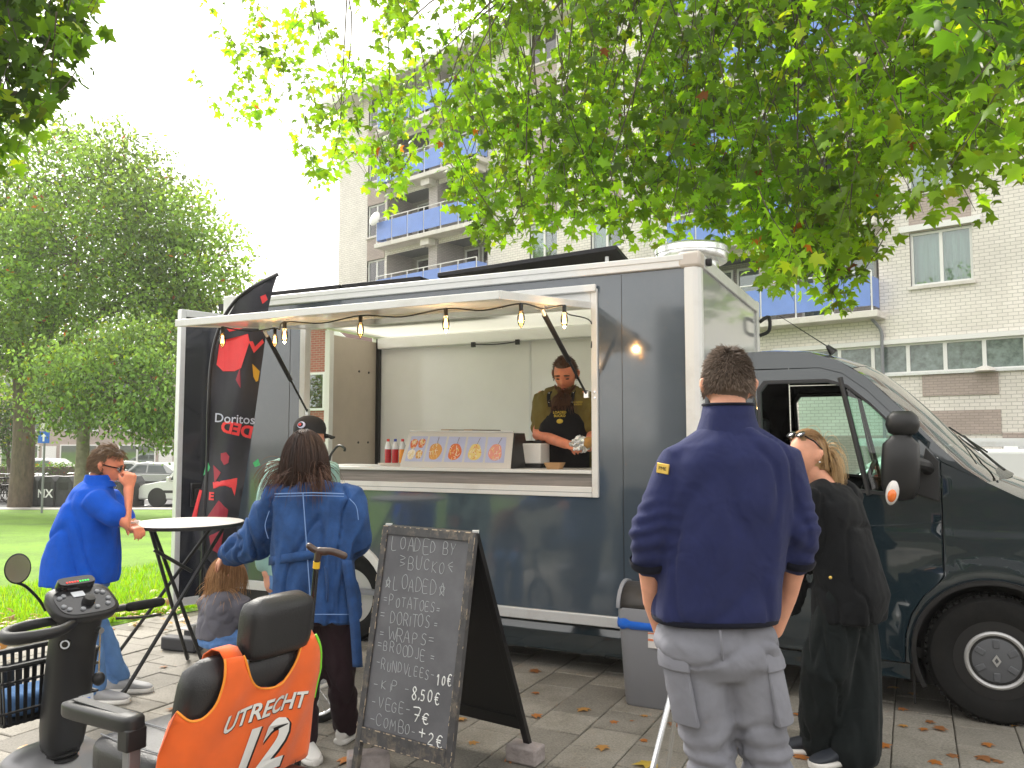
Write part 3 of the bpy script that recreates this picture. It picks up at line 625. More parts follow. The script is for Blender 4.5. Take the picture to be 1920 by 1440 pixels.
dbox(.1, .28, 1.02, 1.22, -.04, -.021).build('door_latch', 'black_gloss', D, bevel=.01); dbox(.13, .25, 1.07, 1.17, -.055, -.041).build('latch_handle', 'black_plastic', D, bevel=.006)
# raised hatch
HY, HZ0, HZ1, HX0, HX1 = -1.40, 2.475, 2.325, -4.36, -1.955
def hp_(x, t, dz=0): return V(x, -.02 + t * (HY + .02), lerp(HZ0, HZ1, t) + dz)
def hbox(x0, x1, t0, t1, d0, d1): return MB().loft([[hp_(x0, t, d0), hp_(x1, t, d0), hp_(x1, t, d1), hp_(x0, t, d1)] for t in (t0, t1)])
HT = hbox(HX0 + .03, HX1 - .03, .02, .985, .0, .032).build('hatch', 'inner_white', TK, smooth_=False)
hbox(HX0 + .03, HX1 - .03, .02, .985, .0325, .037).build('hatch_skin', 'truck_paint', HT, smooth_=False)
for nm, a in (('front', (HX0, HX1, .985, 1.008, -.004, .042)), ('l', (HX0, HX0 + .03, 0, .984, -.004, .044)), ('r', (HX1 - .03, HX1, 0, .984, -.004, .044))): hbox(*a).build('hatch_edge', 'white_paint', HT, smooth_=False, bevel=.004)
hbox(HX0 + .3, HX1 - .3, .55, .585, -.012, -.001).build('hatch_rib', 'alu', HT)
MB().bb(WX0 + .02, WX1, -.05, -.0225, 2.585, 2.635).build('hatch_hinge', 'white_paint', TK, bevel=.006)
# gas struts
for (xa, ta, xb, zb) in ((-2.02, .50, -1.99, 1.885), (-4.24, .50, -4.40, 1.80)):
    a = hp_(xa, ta, -.03); b = V(xb, -.03, zb); mid = a.lerp(b, .58)
    o = MB().cyl(a.lerp(b, .06), mid, .017, n=12).build('gas_strut', 'black_metal', TK); MB().cyl(mid, b, .008, n=8).build('piston_rod', 'black_metal', o)
    MB().cyl(a, a.lerp(b, .07), .012, n=10).build('strut_socket', 'alu', o); MB().box(a + V(0, 0, .015), (.06, .05, .03)).build('strut_bracket', 'alu_bright', o); MB().box(b, (.03, .025, .05)).build('strut_bracket', 'alu_bright', o)
# string of lamps under the hatch
def onh(px, py, drop=.07):                            # pixel -> hatch underside
    r = Vector(ray(px, py)); o_ = TMI @ V(0, 0, CAMH); d = (TMI.to_3x3() @ r); A, B, Cc = hp_(0, 0, -drop), hp_(1, 0, -drop), hp_(0, 1, -drop)
    n_ = (B - A).cross(Cc - A); t = n_.dot(A - o_) / n_.dot(d); return o_ + d * t
def onh2(px, t):
    r = Vector(ray(px, 600)); o_ = TMI @ V(0, 0, CAMH); d = (TMI.to_3x3() @ r); y = hp_(0, t).y; return hp_((o_ + d * ((y - o_.y) / d.y)).x, t, -.078)
bp = [onh2(*p) for p in ((418, .86), (516, .5), (534, .86), (676, .86), (836, .86), (977, .8), (1058, .5))]
SL = thing('string_lights', 'black cable of glowing filament bulbs strung under the raised hatch', 'string lights', TO, TA)
cb = []
for i, p in enumerate(bp):
    up = p + V(0, 0, .062)
    if i: q = bp[i - 1] + V(0, 0, .062); cb += [q.lerp(up, .5) - V(0, 0, .015 + .02 * (up - q).length)]
    cb.append(up)
cb = cb + [V(HX1 - .06, -.3, 2.40), V(HX1 + .0, -.03, 2.38), V(HX1 + .0, -.026, 2.2)]
MB().tube(bez(cb, 6), .0045, 6).build('cable', 'black_plastic', SL)
for p in bp:
    o = MB().lathe([(.012, .02), (.013, .058), (.008, .066)], p, n=12).build('bulb_socket', 'black_plastic', SL)
    MB().lathe([(.010, .022), (.014, .012), (.021, -.01), (.022, -.03), (.017, -.055), (.006, -.072), (.002, -.08)], p, n=14).build('bulb_glass', 'glass_bulb', o)
    f_ = MB()
    for k in range(6):
        a = k * PI / 3; f_.cyl(p + V(.005 * math.cos(a), .005 * math.sin(a), .005), p + V(.011 * math.cos(a + .5), .011 * math.sin(a + .5), -.048), .0016, n=5)
    f_.build('filament', 'filament', o)
for p in (bp[2], bp[4], bp[6]):
    l = bpy.data.lights.new('bulb_glow', 'POINT'); l.energy = 1.8; l.color = (1, .62, .3); l.shadow_soft_size = .018; lo = bpy.data.objects.new('bulb_glow', l); COL.objects.link(lo); lo.location = TM @ (p - V(0, 0, .06)); 
# roof: solar panels and vent
mk('solar', (.010, .010, .013), .45, spec=.3)
SP = thing('solar_panel', 'tilted black solar panel propped up on the truck roof', 'solar panel', TO, TA)
rot = Matrix.Rotation(R(-2.5), 3, 'Y') @ Matrix.Rotation(R(-10), 3, 'X')
MB().box(V(-2.62, .75, 2.84), (1.5, .95, .035), rot).build('panel', 'solar', SP, bevel=.003)
for sx in (-.65, .65): 
    for sy in (-.4, .4): MB().cyl(V(-2.62 + sx, .75 + sy, 2.768), V(-2.62 + sx, .75 + sy, 2.84 - sy * .17), .015, n=8).build('bracket', 'alu', SP)
SP2 = thing('solar_panel', 'flat dark solar panel lying on the rear of the truck roof', 'solar panel', TO, TA)
MB().bb(-4.95, -4.2, .1, 1.5, 2.80, 2.85).build('panel', 'solar', SP2, bevel=.003); MB().bb(-4.18, -3.42, .1, 1.5, 2.80, 2.85).build('panel', 'solar', SP2, bevel=.003)
for x in (-4.8, -3.6): 
    for y in (.3, 1.3): MB().bb(x - .03, x + .03, y - .03, y + .03, 2.768, 2.801).build('bracket', 'alu', SP2)
RV = thing('roof_vent', 'round silver extractor cowl on the front of the truck roof', 'roof vent', TO, TA)
MB().lathe([(.20, 2.768), (.20, 2.89), (.26, 2.90), (.27, 2.92), (.27, 2.955), (.275, 2.96), (.275, 3.0), (.25, 3.02), (.1, 3.045), (.01, 3.045)], (-1.46, .80, 0), n=40).build('cowl', 'alu_bright', RV)

# ---------------------------------------------------------------- cab
def tum(x, z, base=.10):
    y = base
    if z > 1.22: y += .16 * ((z - 1.22) / .93) ** 1.7
    if z < .5: y += .02 * ((.5 - z) / .3) ** 2
    y -= .012 * math.exp(-((z - .98) / .07) ** 2)
    y -= .03 * math.exp(-(((x - .375) ** 2 + (z - .37) ** 2) ** .5 - .47) ** 2 / .004) * (1 if z > .2 else 0)
    if x > .62: y += .42 * ((x - .62) / .62) ** 2.2
    return y
NEAR = lambda x, z: V(x, tum(x, z), z)
FAR = lambda x, z: V(x, WY - tum(x, z), z)
Sx = [(-1.22, 2.15), (-.8, 2.15), (-.58, 2.13), (-.42, 2.075), (-.257, 1.965), (-.033, 1.73), (.127, 1.54), (.25, 1.415), (.36, 1.335)]
Dx = [(-.93, 2.03), (-.52, 2.03), (-.39, 1.99), (-.25, 1.88), (-.05, 1.665), (.08, 1.52), (.135, 1.455)]
Wx = [(-.86, 1.955), (-.48, 1.955), (-.36, 1.915), (-.23, 1.80), (-.07, 1.625), (.0, 1.535), (.03, 1.46), (.02, 1.30), (-.02, 1.235), (-.2, 1.25), (-.84, 1.31), (-.88, 1.36), (-.9, 1.9)]
hood = [(.36, 1.335), (.5, 1.262), (.7, 1.165), (.9, 1.06), (1.06, .93), (1.16, .78), (1.2, .62), (1.21, .45), (1.18, .28)]
archf = [(.375 + .42 * math.cos(a), .37 + .42 * math.sin(a)) for a in np.linspace(-.25, PI + .45, 26)]
doorcut = [(.128, .80), (.095, .755), (.02, .68), (-.045, .575), (-.078, .46), (-.085, .295)]
CAB = TK
def both(name, outline, holes=(), step=.07, mat='cab_paint', solid=.0):
    for fn in (NEAR, FAR): MB().panel(outline, holes, step, fn).build(name, mat, CAB, ang=60, solid=solid)
for fn in (NEAR, FAR):
    DR = MB().panel([(-.926, .30)] + [(-.926, 2.026)] + [(x, z - .004) for x, z in Dx[1:]] + [(.131, 1.44), (.131, 1.2)] + doorcut, [Wx], .06, fn).build('door', 'cab_paint', CAB, ang=60)
    b_ = MB(); n_ = len(Wx); cx_, cz_ = -.42, 1.6
    b_.loft([[fn(x, z) + V(0, -.008 if fn is NEAR else .008, 0), fn(cx_ + (x - cx_) * .955, cz_ + (z - cz_) * .94) + V(0, -.006 if fn is NEAR else .006, 0), fn(cx_ + (x - cx_) * .955, cz_ + (z - cz_) * .94) + V(0, .05 if fn is NEAR else -.05, 0), fn(x, z) + V(0, .05 if fn is NEAR else -.05, 0)] for x, z in Wx], closed=True, cap=False); b_.build('window_rubber', 'black_plastic', DR, ang=50)
    s_ = 1 if fn is NEAR else -1
    MB().tube([fn(-.40, 1.96) + V(0, .0, 0), fn(-.25, 1.245)], .016, 8).build('window_divider', 'black_plastic', DR)
    MB().panel([(-.39, 1.93), (-.36, 1.91), (-.23, 1.80), (-.07, 1.625), (.0, 1.535), (.03, 1.46), (.02, 1.30), (-.02, 1.24), (-.24, 1.25)], (), .1, lambda x, z: fn(x, z) + V(0, .02 * s_, 0)).build('quarter_pane', 'glass_green', DR)
    if fn is FAR: MB().panel([(-.86, 1.95), (-.41, 1.95), (-.27, 1.25), (-.86, 1.31)], (), .15, lambda x, z: fn(x, z) + V(0, .022 * s_, 0)).build('door_pane', 'glass_green', DR)
    if fn is NEAR:
        MB().tube(bez([NEAR(-.92, 1.06), NEAR(-.5, 1.05), NEAR(-.1, 1.075), NEAR(.128, 1.1)], 6), .004, 6).build('body_crease', 'cab_paint', DR)
        MB().tube([NEAR(-.84, .98) + V(0, -.02, 0), NEAR(-.66, .98) + V(0, -.03, 0)], .016, 8).build('door_handle', 'black_plastic', DR)
both('rear_pillar_panel', [(-1.22, .30), (-.932, .30), (-.932, 2.15), (-1.22, 2.15)])
both('roof_side', [(-.93, 2.034)] + Dx[1:] + [(.139, 1.45)] + Sx[::-1][:-1] + [(-.93, 2.15)], step=.05)
both('sill', [(-1.22, .20), (-.06, .20), (-.06, .286), (-1.22, .286)])
fen = [(.137, 1.445), (.36, 1.335)] + hood[1:] + [(.84, .26)] + archf + [(-.055, .2), (-.052, .29), (-.079, .30)] + [(x + .007, z) for x, z in doorcut[::-1]][1:] + [(.137, 1.2)]
fen = [(.137, 1.445), (.36, 1.335)] + hood[1:] + [(.79, .27)] + archf[:-2] + [(-.05, .29), (-.079, .30)] + [(x + .007, z) for x, z in doorcut[::-1]][1:] + [(.137, 1.2)]
both('wing', fen, step=.05)
al = MB(); al.loft([[V(.375 + r_ * math.cos(a), yy, .37 + r_ * math.sin(a)) for r_, yy in ((.40, .06), (.425, .06), (.43, .5), (.40, .5))] for a in np.linspace(-.25, PI + .5, 26)]); al.build('wheel_arch_liner', 'black_plastic', TK)
MB().bb(-.1, .8, .42, .45, .1, .85).build('wheel_arch_liner', 'black_plastic', TK)
MB().prism([V(-.055, .1, .4), V(-.045, .1, .06), V(-.035, .1, .06), V(-.03, .1, .42)], (0, .25, 0)).build('mud_flap', 'black_plastic', TK)
# roof, windscreen, bonnet as sheets across the cab
def across(prof, bow, crown, n=15, inset=0.):
    gr = []
    for k, (x, z) in enumerate(prof):
        y0 = tum(x, z) + inset; y1 = WY - y0; row = []
        for j in range(n + 1):
            v_ = j / n; q = 1 - (2 * v_ - 1) ** 2; q = q ** .8; bw = bow(k / (len(prof) - 1)); row.append(V(x + bw * q, lerp(y0, y1, v_), z + crown(k / (len(prof) - 1)) * q))
        gr.append(row)
    return gr
tp = [Vector((*p, 0)).to_2d() for p in Sx]
roofp = [(-1.22, 2.15), (-.8, 2.15), (-.58, 2.13), (-.42, 2.075), (-.33, 2.02)]
MB().sheet(across(roofp, lambda t: .10 * t ** 3, lambda t: .05)).build('cab_roof', 'cab_paint', TK, ang=60)
wsp = [(-.33, 2.02), (-.257, 1.965), (-.15, 1.86), (-.033, 1.73), (.127, 1.54), (.25, 1.415), (.36, 1.335)]
glassmat('screen_glass', (.75, .85, .8), .35); mk('screen_black', (.01, .01, .012), .2)
MB().sheet(across(wsp, lambda t: .10 + .10 * t, lambda t: .05 - .03 * t, inset=.015)).build('windscreen', 'screen_glass', TK, ang=60)
MB().sheet(across(hood[:7], lambda t: .20 - .05 * t, lambda t: .02 + .05 * math.sin(PI * t))).build('bonnet', 'cab_paint', TK, ang=60)
MB().sheet(across(hood[6:], lambda t: .15, lambda t: 0)).build('bumper', 'black_plastic', TK, ang=60)
cp = MB(); cp.sheet(across([(.30, 1.372), (.38, 1.326)], lambda t: .195, lambda t: .035, inset=.05)); cp.build('cowl_strip', 'screen_black', TK)
for y0, y1 in ((.35, 1.0), (1.1, 1.75)):
    q = MB(); q.tube(bez([V(.47, y0, 1.40), V(.43, y0 + .2, 1.445), V(.30, y1, 1.60)], 5), .008, 6); q.tube([V(.40, y0 + .2, 1.50), V(.22, y1 + .1, 1.66)], .006, 6); q.build('wiper', 'black_plastic', TK)
# cab interior
lat(-1.215, -1.18, .22, WY - .22, .4, 2.1, 'cab_rear_wall', 'black_plastic'); lat(-1.2, .0, .2, WY - .2, .3, .36, 'cab_floor', 'black_plastic')
MB().prism([V(.0, .2, 1.28), V(-.12, .2, 1.2), V(-.05, .2, .8), V(.3, .2, .8), V(.3, .2, 1.3)], (0, WY - .4, 0)).build('dashboard', 'black_plastic', TK, bevel=.03)
for y in (.45, 1.45):
    s_ = MB(); s_.prism([V(-1.1, y, .75), V(-.55, y, .78), V(-.52, y, .9), V(-1.0, y, .9), V(-1.12, y, 1.55), V(-1.18, y, 1.55)], (0, .48, 0)); o = s_.build('seat', 'black_plastic', TK, bevel=.04); MB().box(V(-1.11, y + .24, 1.66), (.08, .26, .18)).build('headrest', 'black_plastic', o, bevel=.03)
st = MB(); st.tube([V(-.35 + .07 * math.sin(a), 1.69 + .2 * math.cos(a), 1.22 + .19 * math.sin(a)) for a in np.linspace(0, 2 * PI, 24, endpoint=False)], .014, 8, closed=True); st.build('steering_wheel', 'black_plastic', TK)
# aerial, mirror
ae = TMI @ at(1580, 655, 5.55); aa = V(-.47, .75, 2.19)
MB().cyl(V(-.46, .55, 2.15), V(-.50, .55, 2.2), .03, .012, n=10).build('aerial_foot', 'black_plastic', TK); MB().cyl(V(-.49, .55, 2.19), V(-.80, .55, 2.42), .004, .002, n=6).build('aerial', 'black_plastic', TK)
mr = MB(); cxm, cym = -.06, -.13
rings = []
for z, hx, hy in ((1.235, .03, .03), (1.25, .075, .07), (1.32, .098, .085), (1.45, .10, .088), (1.55, .095, .08), (1.585, .06, .055), (1.60, .05, .05)): rings.append(ellring(V(cxm - .02 + (z - 1.235) * .04, cym, z), V(1, 0, 0), V(0, 1, 0), hx, hy, 18, 3))
mr.loft(rings); MR = mr.build('wing_mirror', 'black_plastic', TK, ang=60)
rings = [ellring(V(cxm + .005, cym, z), V(1, 0, 0), V(0, 1, 0), hx, hy, 18, 2.6) for z, hx, hy in ((1.60, .05, .05), (1.615, .075, .065), (1.66, .09, .075), (1.705, .08, .07), (1.735, .05, .045))]
MB().loft(rings).build('mirror_top', 'black_plastic', MR, ang=60)
MB().tube(bez([V(cxm + .04, cym + .05, 1.45), V(.05, .02, 1.43), V(.07, .13, 1.40)], 5), .035, 10).build('mirror_arm', 'black_plastic', MR); MB().prism([V(.0, .09, 1.26), V(.125, .09, 1.22), V(.125, .1, 1.45), V(.06, .115, 1.53)], (0, .02, 0)).build('mirror_foot', 'black_plastic', MR, bevel=.004)
mk('lamp_orange', (.9, .2, .03), .2, coat=.5); mk('lamp_clear', (.75, .72, .7), .12, coat=.6)
MB().ell(V(cxm - .055, cym - .07, 1.285), (.035, .03, .075), Matrix.Rotation(R(12), 3, 'Y')).build('indicator', 'lamp_clear', MR); MB().ell(V(cxm - .058, cym - .085, 1.268), (.024, .025, .04), Matrix.Rotation(R(12), 3, 'Y')).build('indicator_bulb', 'lamp_orange', MR)
# wheels
def wheel(name, c, r, wd, par, rimr=.60, cap=True, mesh_only=False):
    y = -1; c = Vector(c)
    w_ = MB(); prof = [(r * .60, 0), (r * .66, -.012), (r * .8, -.022), (r * .93, -.014), (r * .985, .008), (r, .04), (r, wd - .03), (r * .95, wd), (r * .6, wd)]
    w_.lathe([(a, -b) for a, b in prof], c, (0, -1, 0), 56); W_ = w_.build(name, 'rubber', par)
    t_ = MB()
    for k in range(56):
        a = 2 * PI * k / 56; rm = Matrix.Rotation(-a, 3, 'Y')
        t_.box(c + rm @ V(r + .001, .035, 0), (.012, .05, .024), rm); t_.box(c + rm @ V(r + .001, wd * .5, .015), (.012, .07, .02), rm)
    t_.build('tread', 'rubber', W_, smooth_=False)
    ri = MB(); ri.lathe([(r * .61, -.005), (r * .585, .012), (r * .55, .045), (r * .5, .03), (r * .45, .016), (r * .36, .022), (.01, .02)][::-1], c, (0, -1, 0), 48)
    mapmb(ri, lambda p: V(p.x, 2 * c.y - p.y, p.z)); RI = ri.build('rim', 'black_plastic' if cap else 'rim_silver', W_)
    for k in range(14):
        a = 2 * PI * (k + .5) / 14; q = c + V(.475 * r * math.cos(a), .021, .475 * r * math.sin(a)); MB().cyl(q, q + V(0, -.004, 0), .022 if cap else .028, n=12).build('rim_hole', 'black_plastic', RI)
    if cap:
        h = MB(); h.lathe([(.001, -.012), (r * .1, -.012), (r * .38, -.004), (r * .425, .004), (r * .43, .02)], c, (0, 1, 0), 40); HC = h.build('hubcap', 'hub_grey', W_)
        ring = MB(); ring.tube([c + V(r * .42 * math.cos(a), -.002, r * .42 * math.sin(a)) for a in np.linspace(0, 2 * PI, 40, endpoint=False)], .014, 8, closed=True); ring.build('hubcap_ring', 'rim_silver', HC)
        for k in range(6):
            a = PI / 6 + k * PI / 3; rm = Matrix.Rotation(-a, 3, 'Y'); MB().box(c + rm @ V(r * .26, -.007, 0), (.05, .014, .034), rm).build('hubcap_rib', 'hub_grey', HC, bevel=.005)
        dm_ = MB(); sq = lambda k, yy: [c + V(x * k, yy, z * k) for x, z in ((0, .034), (.022, 0), (0, -.034), (-.022, 0))]
        dm_.loft([sq(1, -.012), sq(1, -.02), sq(.5, -.02), sq(.5, -.012)], closed=True, cap=False); dm_.build('hubcap_emblem', 'rim_silver', HC, smooth_=False)
    return W_
wheel('front_wheel', (.375, .115, .35), .35, .22, TK); wheel('rear_wheel', (-4.02, .07, .35), .35, .22, TK, cap=False)
wheel('front_wheel', (.375, WY - .30, .35), .35, .22, TK); wheel('rear_wheel', (-4.02, WY - .28, .35), .35, .22, TK, cap=False)
# ---------------------------------------------------------------- people
def voxmesh(mb, vox, it=4, disp=None, fac=.5):
    me = mb.mesh('tmp', 'skin', False); o = bpy.data.objects.new('tmp', me); COL.objects.link(o)
    r_ = o.modifiers.new('r', 'REMESH'); r_.mode = 'VOXEL'; r_.voxel_size = vox; r_.use_smooth_shade = True
    if it: s_ = o.modifiers.new('s', 'SMOOTH'); s_.iterations = it; s_.factor = fac
    dg = bpy.context.evaluated_depsgraph_get(); out = bpy.data.meshes.new_from_object(o.evaluated_get(dg))
    bpy.data.objects.remove(o); bpy.data.meshes.remove(me)
    if disp:
        n = len(out.vertices); co = np.empty(n * 3); no = np.empty(n * 3); out.vertices.foreach_get('co', co); out.vertices.foreach_get('normal', no)
        co = co.reshape(-1, 3); no = no.reshape(-1, 3)
        d = np.array([disp(Vector(p)) for p in co]); co += no * d[:, None]; out.vertices.foreach_set('co', co.ravel())
    out.update(); return out
def voxobj(name, mb, mat, parent, vox=.01, it=4, disp=None, label=None):
    me = voxmesh(mb, vox, it, disp); me.materials.clear(); me.materials.append(MATS[mat]); me.name = name
    me.polygons.foreach_set('use_smooth', [True] * len(me.polygons))
    o = link(name, me, parent)
    if label: o['label'] = label
    return o
def folds(sc=(9, 9, 4), amp=.012, seed=0., fine=.35):
    def f(p):
        q = Vector((p.x * sc[0] + seed, p.y * sc[1] + seed * 2, p.z * sc[2]))
        w_ = noise.noise(q * .5) * 1.2
        a = 1 - abs(noise.noise(q + Vector((w_, w_, w_)))) * 2.2
        b = noise.noise(q * 2.7)
        c = noise.noise(q * .8 + Vector((7.7 + w_, w_, 3.3)))
        return amp * .55 * (a - .55) + amp * fine * b * .6 - amp * .75 * math.exp(-(c / .07) ** 2)
    return f
class Fig:
    """joints are world points; meshes are made relative to the figure's base"""
    def __init__(s, name, label, base, group=None):
        s.base = V(base.x, base.y, 0); s.root = thing(name, label, 'person', s.base, 0, group)
    def L(s, p): return Vector(p) - s.base
    def chain(s, mb, pts, rs, n=14): return mb.tube([s.L(p) for p in pts], rs, n, round_=True)
    def torso(s, mb, rings, p=2.4, n=26):
        mb.loft([ellring(s.L(c), ax.normalized(), ay.normalized(), a, b, n, p) for c, ax, ay, a, b in rings])
    def obj(s, name, mb, mat, **k): return voxobj(name, mb, mat, s.root, **k)
def frame(fwd, up=V(0, 0, 1)):
    f = Vector(fwd).normalized(); u = (Vector(up) - f * Vector(up).dot(f)).normalized(); l = u.cross(f)
    return Matrix((f, l, u)).transposed()               # columns: forward, left, up
def headmesh(mb, c, M, k=1., jaw=1., nu=40, nv=30):
    """M columns forward/left/up, c = centre of the head"""
    vs = []; fs = []
    for i in range(nv + 1):
        a = PI * i / nv
        for j in range(nu):
            b = 2 * PI * j / nu; x, y, z = math.sin(a) * math.cos(b), math.sin(a) * math.sin(b), math.cos(a)
            X, Y, Z = .097 * x, .077 * y, .118 * z
            if z < 0:
                t = -z; Y *= 1 - .30 * t ** 1.4 * jaw; X = X * (1 - .10 * t) + (.012 * t if x > 0 else .035 * t * 1)
            if x > 0:
                g_ = lambda yc, zc, sy, sz: math.exp(-((Y - yc) / sy) ** 2 - ((Z - zc) / sz) ** 2)
                X += .024 * g_(0, -.028, .012, .016) + .012 * g_(0, -.006, .009, .022) + .006 * g_(0, .022, .04, .010)
                X -= .011 * (g_(.031, .002, .015, .011) + g_(-.031, .002, .015, .011))
                X += .008 * g_(0, -.066, .02, .006) - .004 * g_(0, -.075, .022, .004) + .007 * g_(0, -.081, .016, .006) + .010 * g_(0, -.108, .022, .012)
                X += .004 * (g_(.042, -.03, .02, .02) + g_(-.042, -.03, .02, .02))
            vs.append(c + M @ (V(X, Y, Z) * k))
    for i in range(nv):
        for j in range(nu): fs.append((i * nu + j, (i + 1) * nu + j, (i + 1) * nu + (j + 1) % nu, i * nu + (j + 1) % nu))
    mb.add(vs, fs)
    for s in (-1, 1):                                   # ears
        e = V(-.008, s * .078, -.008); rings = []
        for t, (w_, dx, dy) in zip(np.linspace(-.034, .034, 9), ((.006, .006, .0), (.010, .004, .004), (.012, .001, .008), (.015, -.002, .012), (.018, -.005, .015), (.019, -.007, .017), (.018, -.008, .017), (.013, -.007, .014), (.005, -.004, .010))):
            rings.append([c + M @ ((e + V(dx + w_ * math.cos(q), s * (dy * 1.0 + .006 * math.sin(q)), t)) * k) for q in np.linspace(0, 2 * PI, 10, endpoint=False)])
        mb.loft(rings)
def faceparts(fig, c, M, k=1., brow='hair_brown', lids=False):
    mk('eye_white', (.75, .72, .68), .2); mk('iris', (.05, .05, .045), .15); mk('lips', c8(190, 105, 92), .45)
    for s in (-1, 1):
        p = c + M @ (V(.078, s * .031, .001) * k)
        e = MB(); e.ell(fig.L(p + M @ V(.006 if lids else 0, 0, -.004 if lids else 0) * k), (.010 * k, .015 * k, .0045 * k) if lids else (.0125 * k,) * 3, M if lids else None, 12, 8); E_ = e.build('eye', 'iris' if lids else 'eye_white', fig.root)
        if not lids: q = p + M @ V(.0095 * k, 0, 0); MB().ell(fig.L(q), (.0055 * k,) * 3, None, 10, 6).build('iris', 'iris', E_)
        b_ = MB(); b_.tube([fig.L(c + M @ (V(.1 - abs(t) * .3, s * (.031 + t), .022 + .004 - abs(t) * .12) * k)) for t in np.linspace(-.02, .022, 7)], [.003, .005, .006, .006, .005, .004, .0025], 6); b_.build('eyebrow', brow, fig.root)
    l_ = MB(); l_.ell(fig.L(c + M @ (V(.0965, 0, -.072) * k)), (.008 * k, .02 * k, .007 * k), M, 14, 8); l_.build('lips', 'lips', fig.root)
def hand(mb, wrist, d, nrm, side, k=1., curl=.4, spread=.12, thumb=.7):
    """d = pointing direction, nrm = back of hand, side = towards the thumb"""
    d = Vector(d).normalized(); nrm = Vector(nrm); nrm = (nrm - d * nrm.dot(d)).normalized(); sd = d.cross(nrm); sd = sd if sd.dot(Vector(side)) > 0 else -sd
    w = Vector(wrist); rings = []
    for t, a, b in ((-.02, .024, .019), (.02, .032, .017), (.055, .040, .015), (.085, .041, .013), (.094, .038, .011)): rings.append(ellring(w + d * t * k, sd, nrm, a * k, b * k, 14, 2.6))
    mb.loft(rings)
    for i, (off, ln) in enumerate(((.030, .070), (.010, .079), (-.010, .073), (-.029, .058))):
        p = w + d * .085 * k + sd * off * k; dr = (d + sd * spread * (1.2 - i * .8)).normalized(); pts = [p - dr * .012, p]; ang = 0
        for seg in (.45, .3, .25):
            ang += curl * (1.1 if seg < .4 else .9) + .05 * i; q = dr * math.cos(ang) - nrm * math.sin(ang); p = p + q * ln * seg * k; pts.append(p)
        mb.tube(pts, [.0095 * k, .0092 * k, .0088 * k, .0078 * k, .0062 * k], 10, round_=True)
    p = w + d * .028 * k + sd * .024 * k; t1 = (d * .6 + sd * thumb - nrm * .25).normalized(); t2 = (d * .9 + sd * .25 - nrm * .35).normalized()
    mb.tube([p - t1 * .01, p, p + t1 * .034 * k, p + t1 * .034 * k + t2 * .026 * k, p + t1 * .034 * k + t2 * .046 * k], [.012 * k, .0125 * k, .0105 * k, .0095 * k, .0065 * k], 10, round_=True)
def hairmat(name, a, b, rough=.45):
    m, n, out = nodes(name); L = n.links.new; p = N(n, 'BsdfPrincipled', i_Roughness=rough); L(p.outputs[0], out.inputs[0]); at_ = N(n, 'Attribute', attribute_name='tint')
    mx = N(n, 'Mix', data_type='RGBA', i_6=(*a, 1), i_7=(*b, 1)); L(at_.outputs['Fac'], mx.inputs[0]); L(mx.outputs[2], p.inputs['Base Color'])
hairmat('hair_brown', (.05, .028, .016), (.13, .075, .04)); hairmat('hair_dark', (.016, .008, .005), (.16, .06, .028)); hairmat('hair_blonde', (.30, .16, .065), (.62, .42, .20))
hairmat('hair_ginger', (.055, .022, .010), (.19, .075, .03)); hairmat('hair_child', (.24, .11, .04), (.6, .34, .15)); hairmat('hair_sandy', (.09, .05, .025), (.26, .15, .075)); hairmat('hair_short', (.06, .04, .027), (.27, .195, .145), .7)
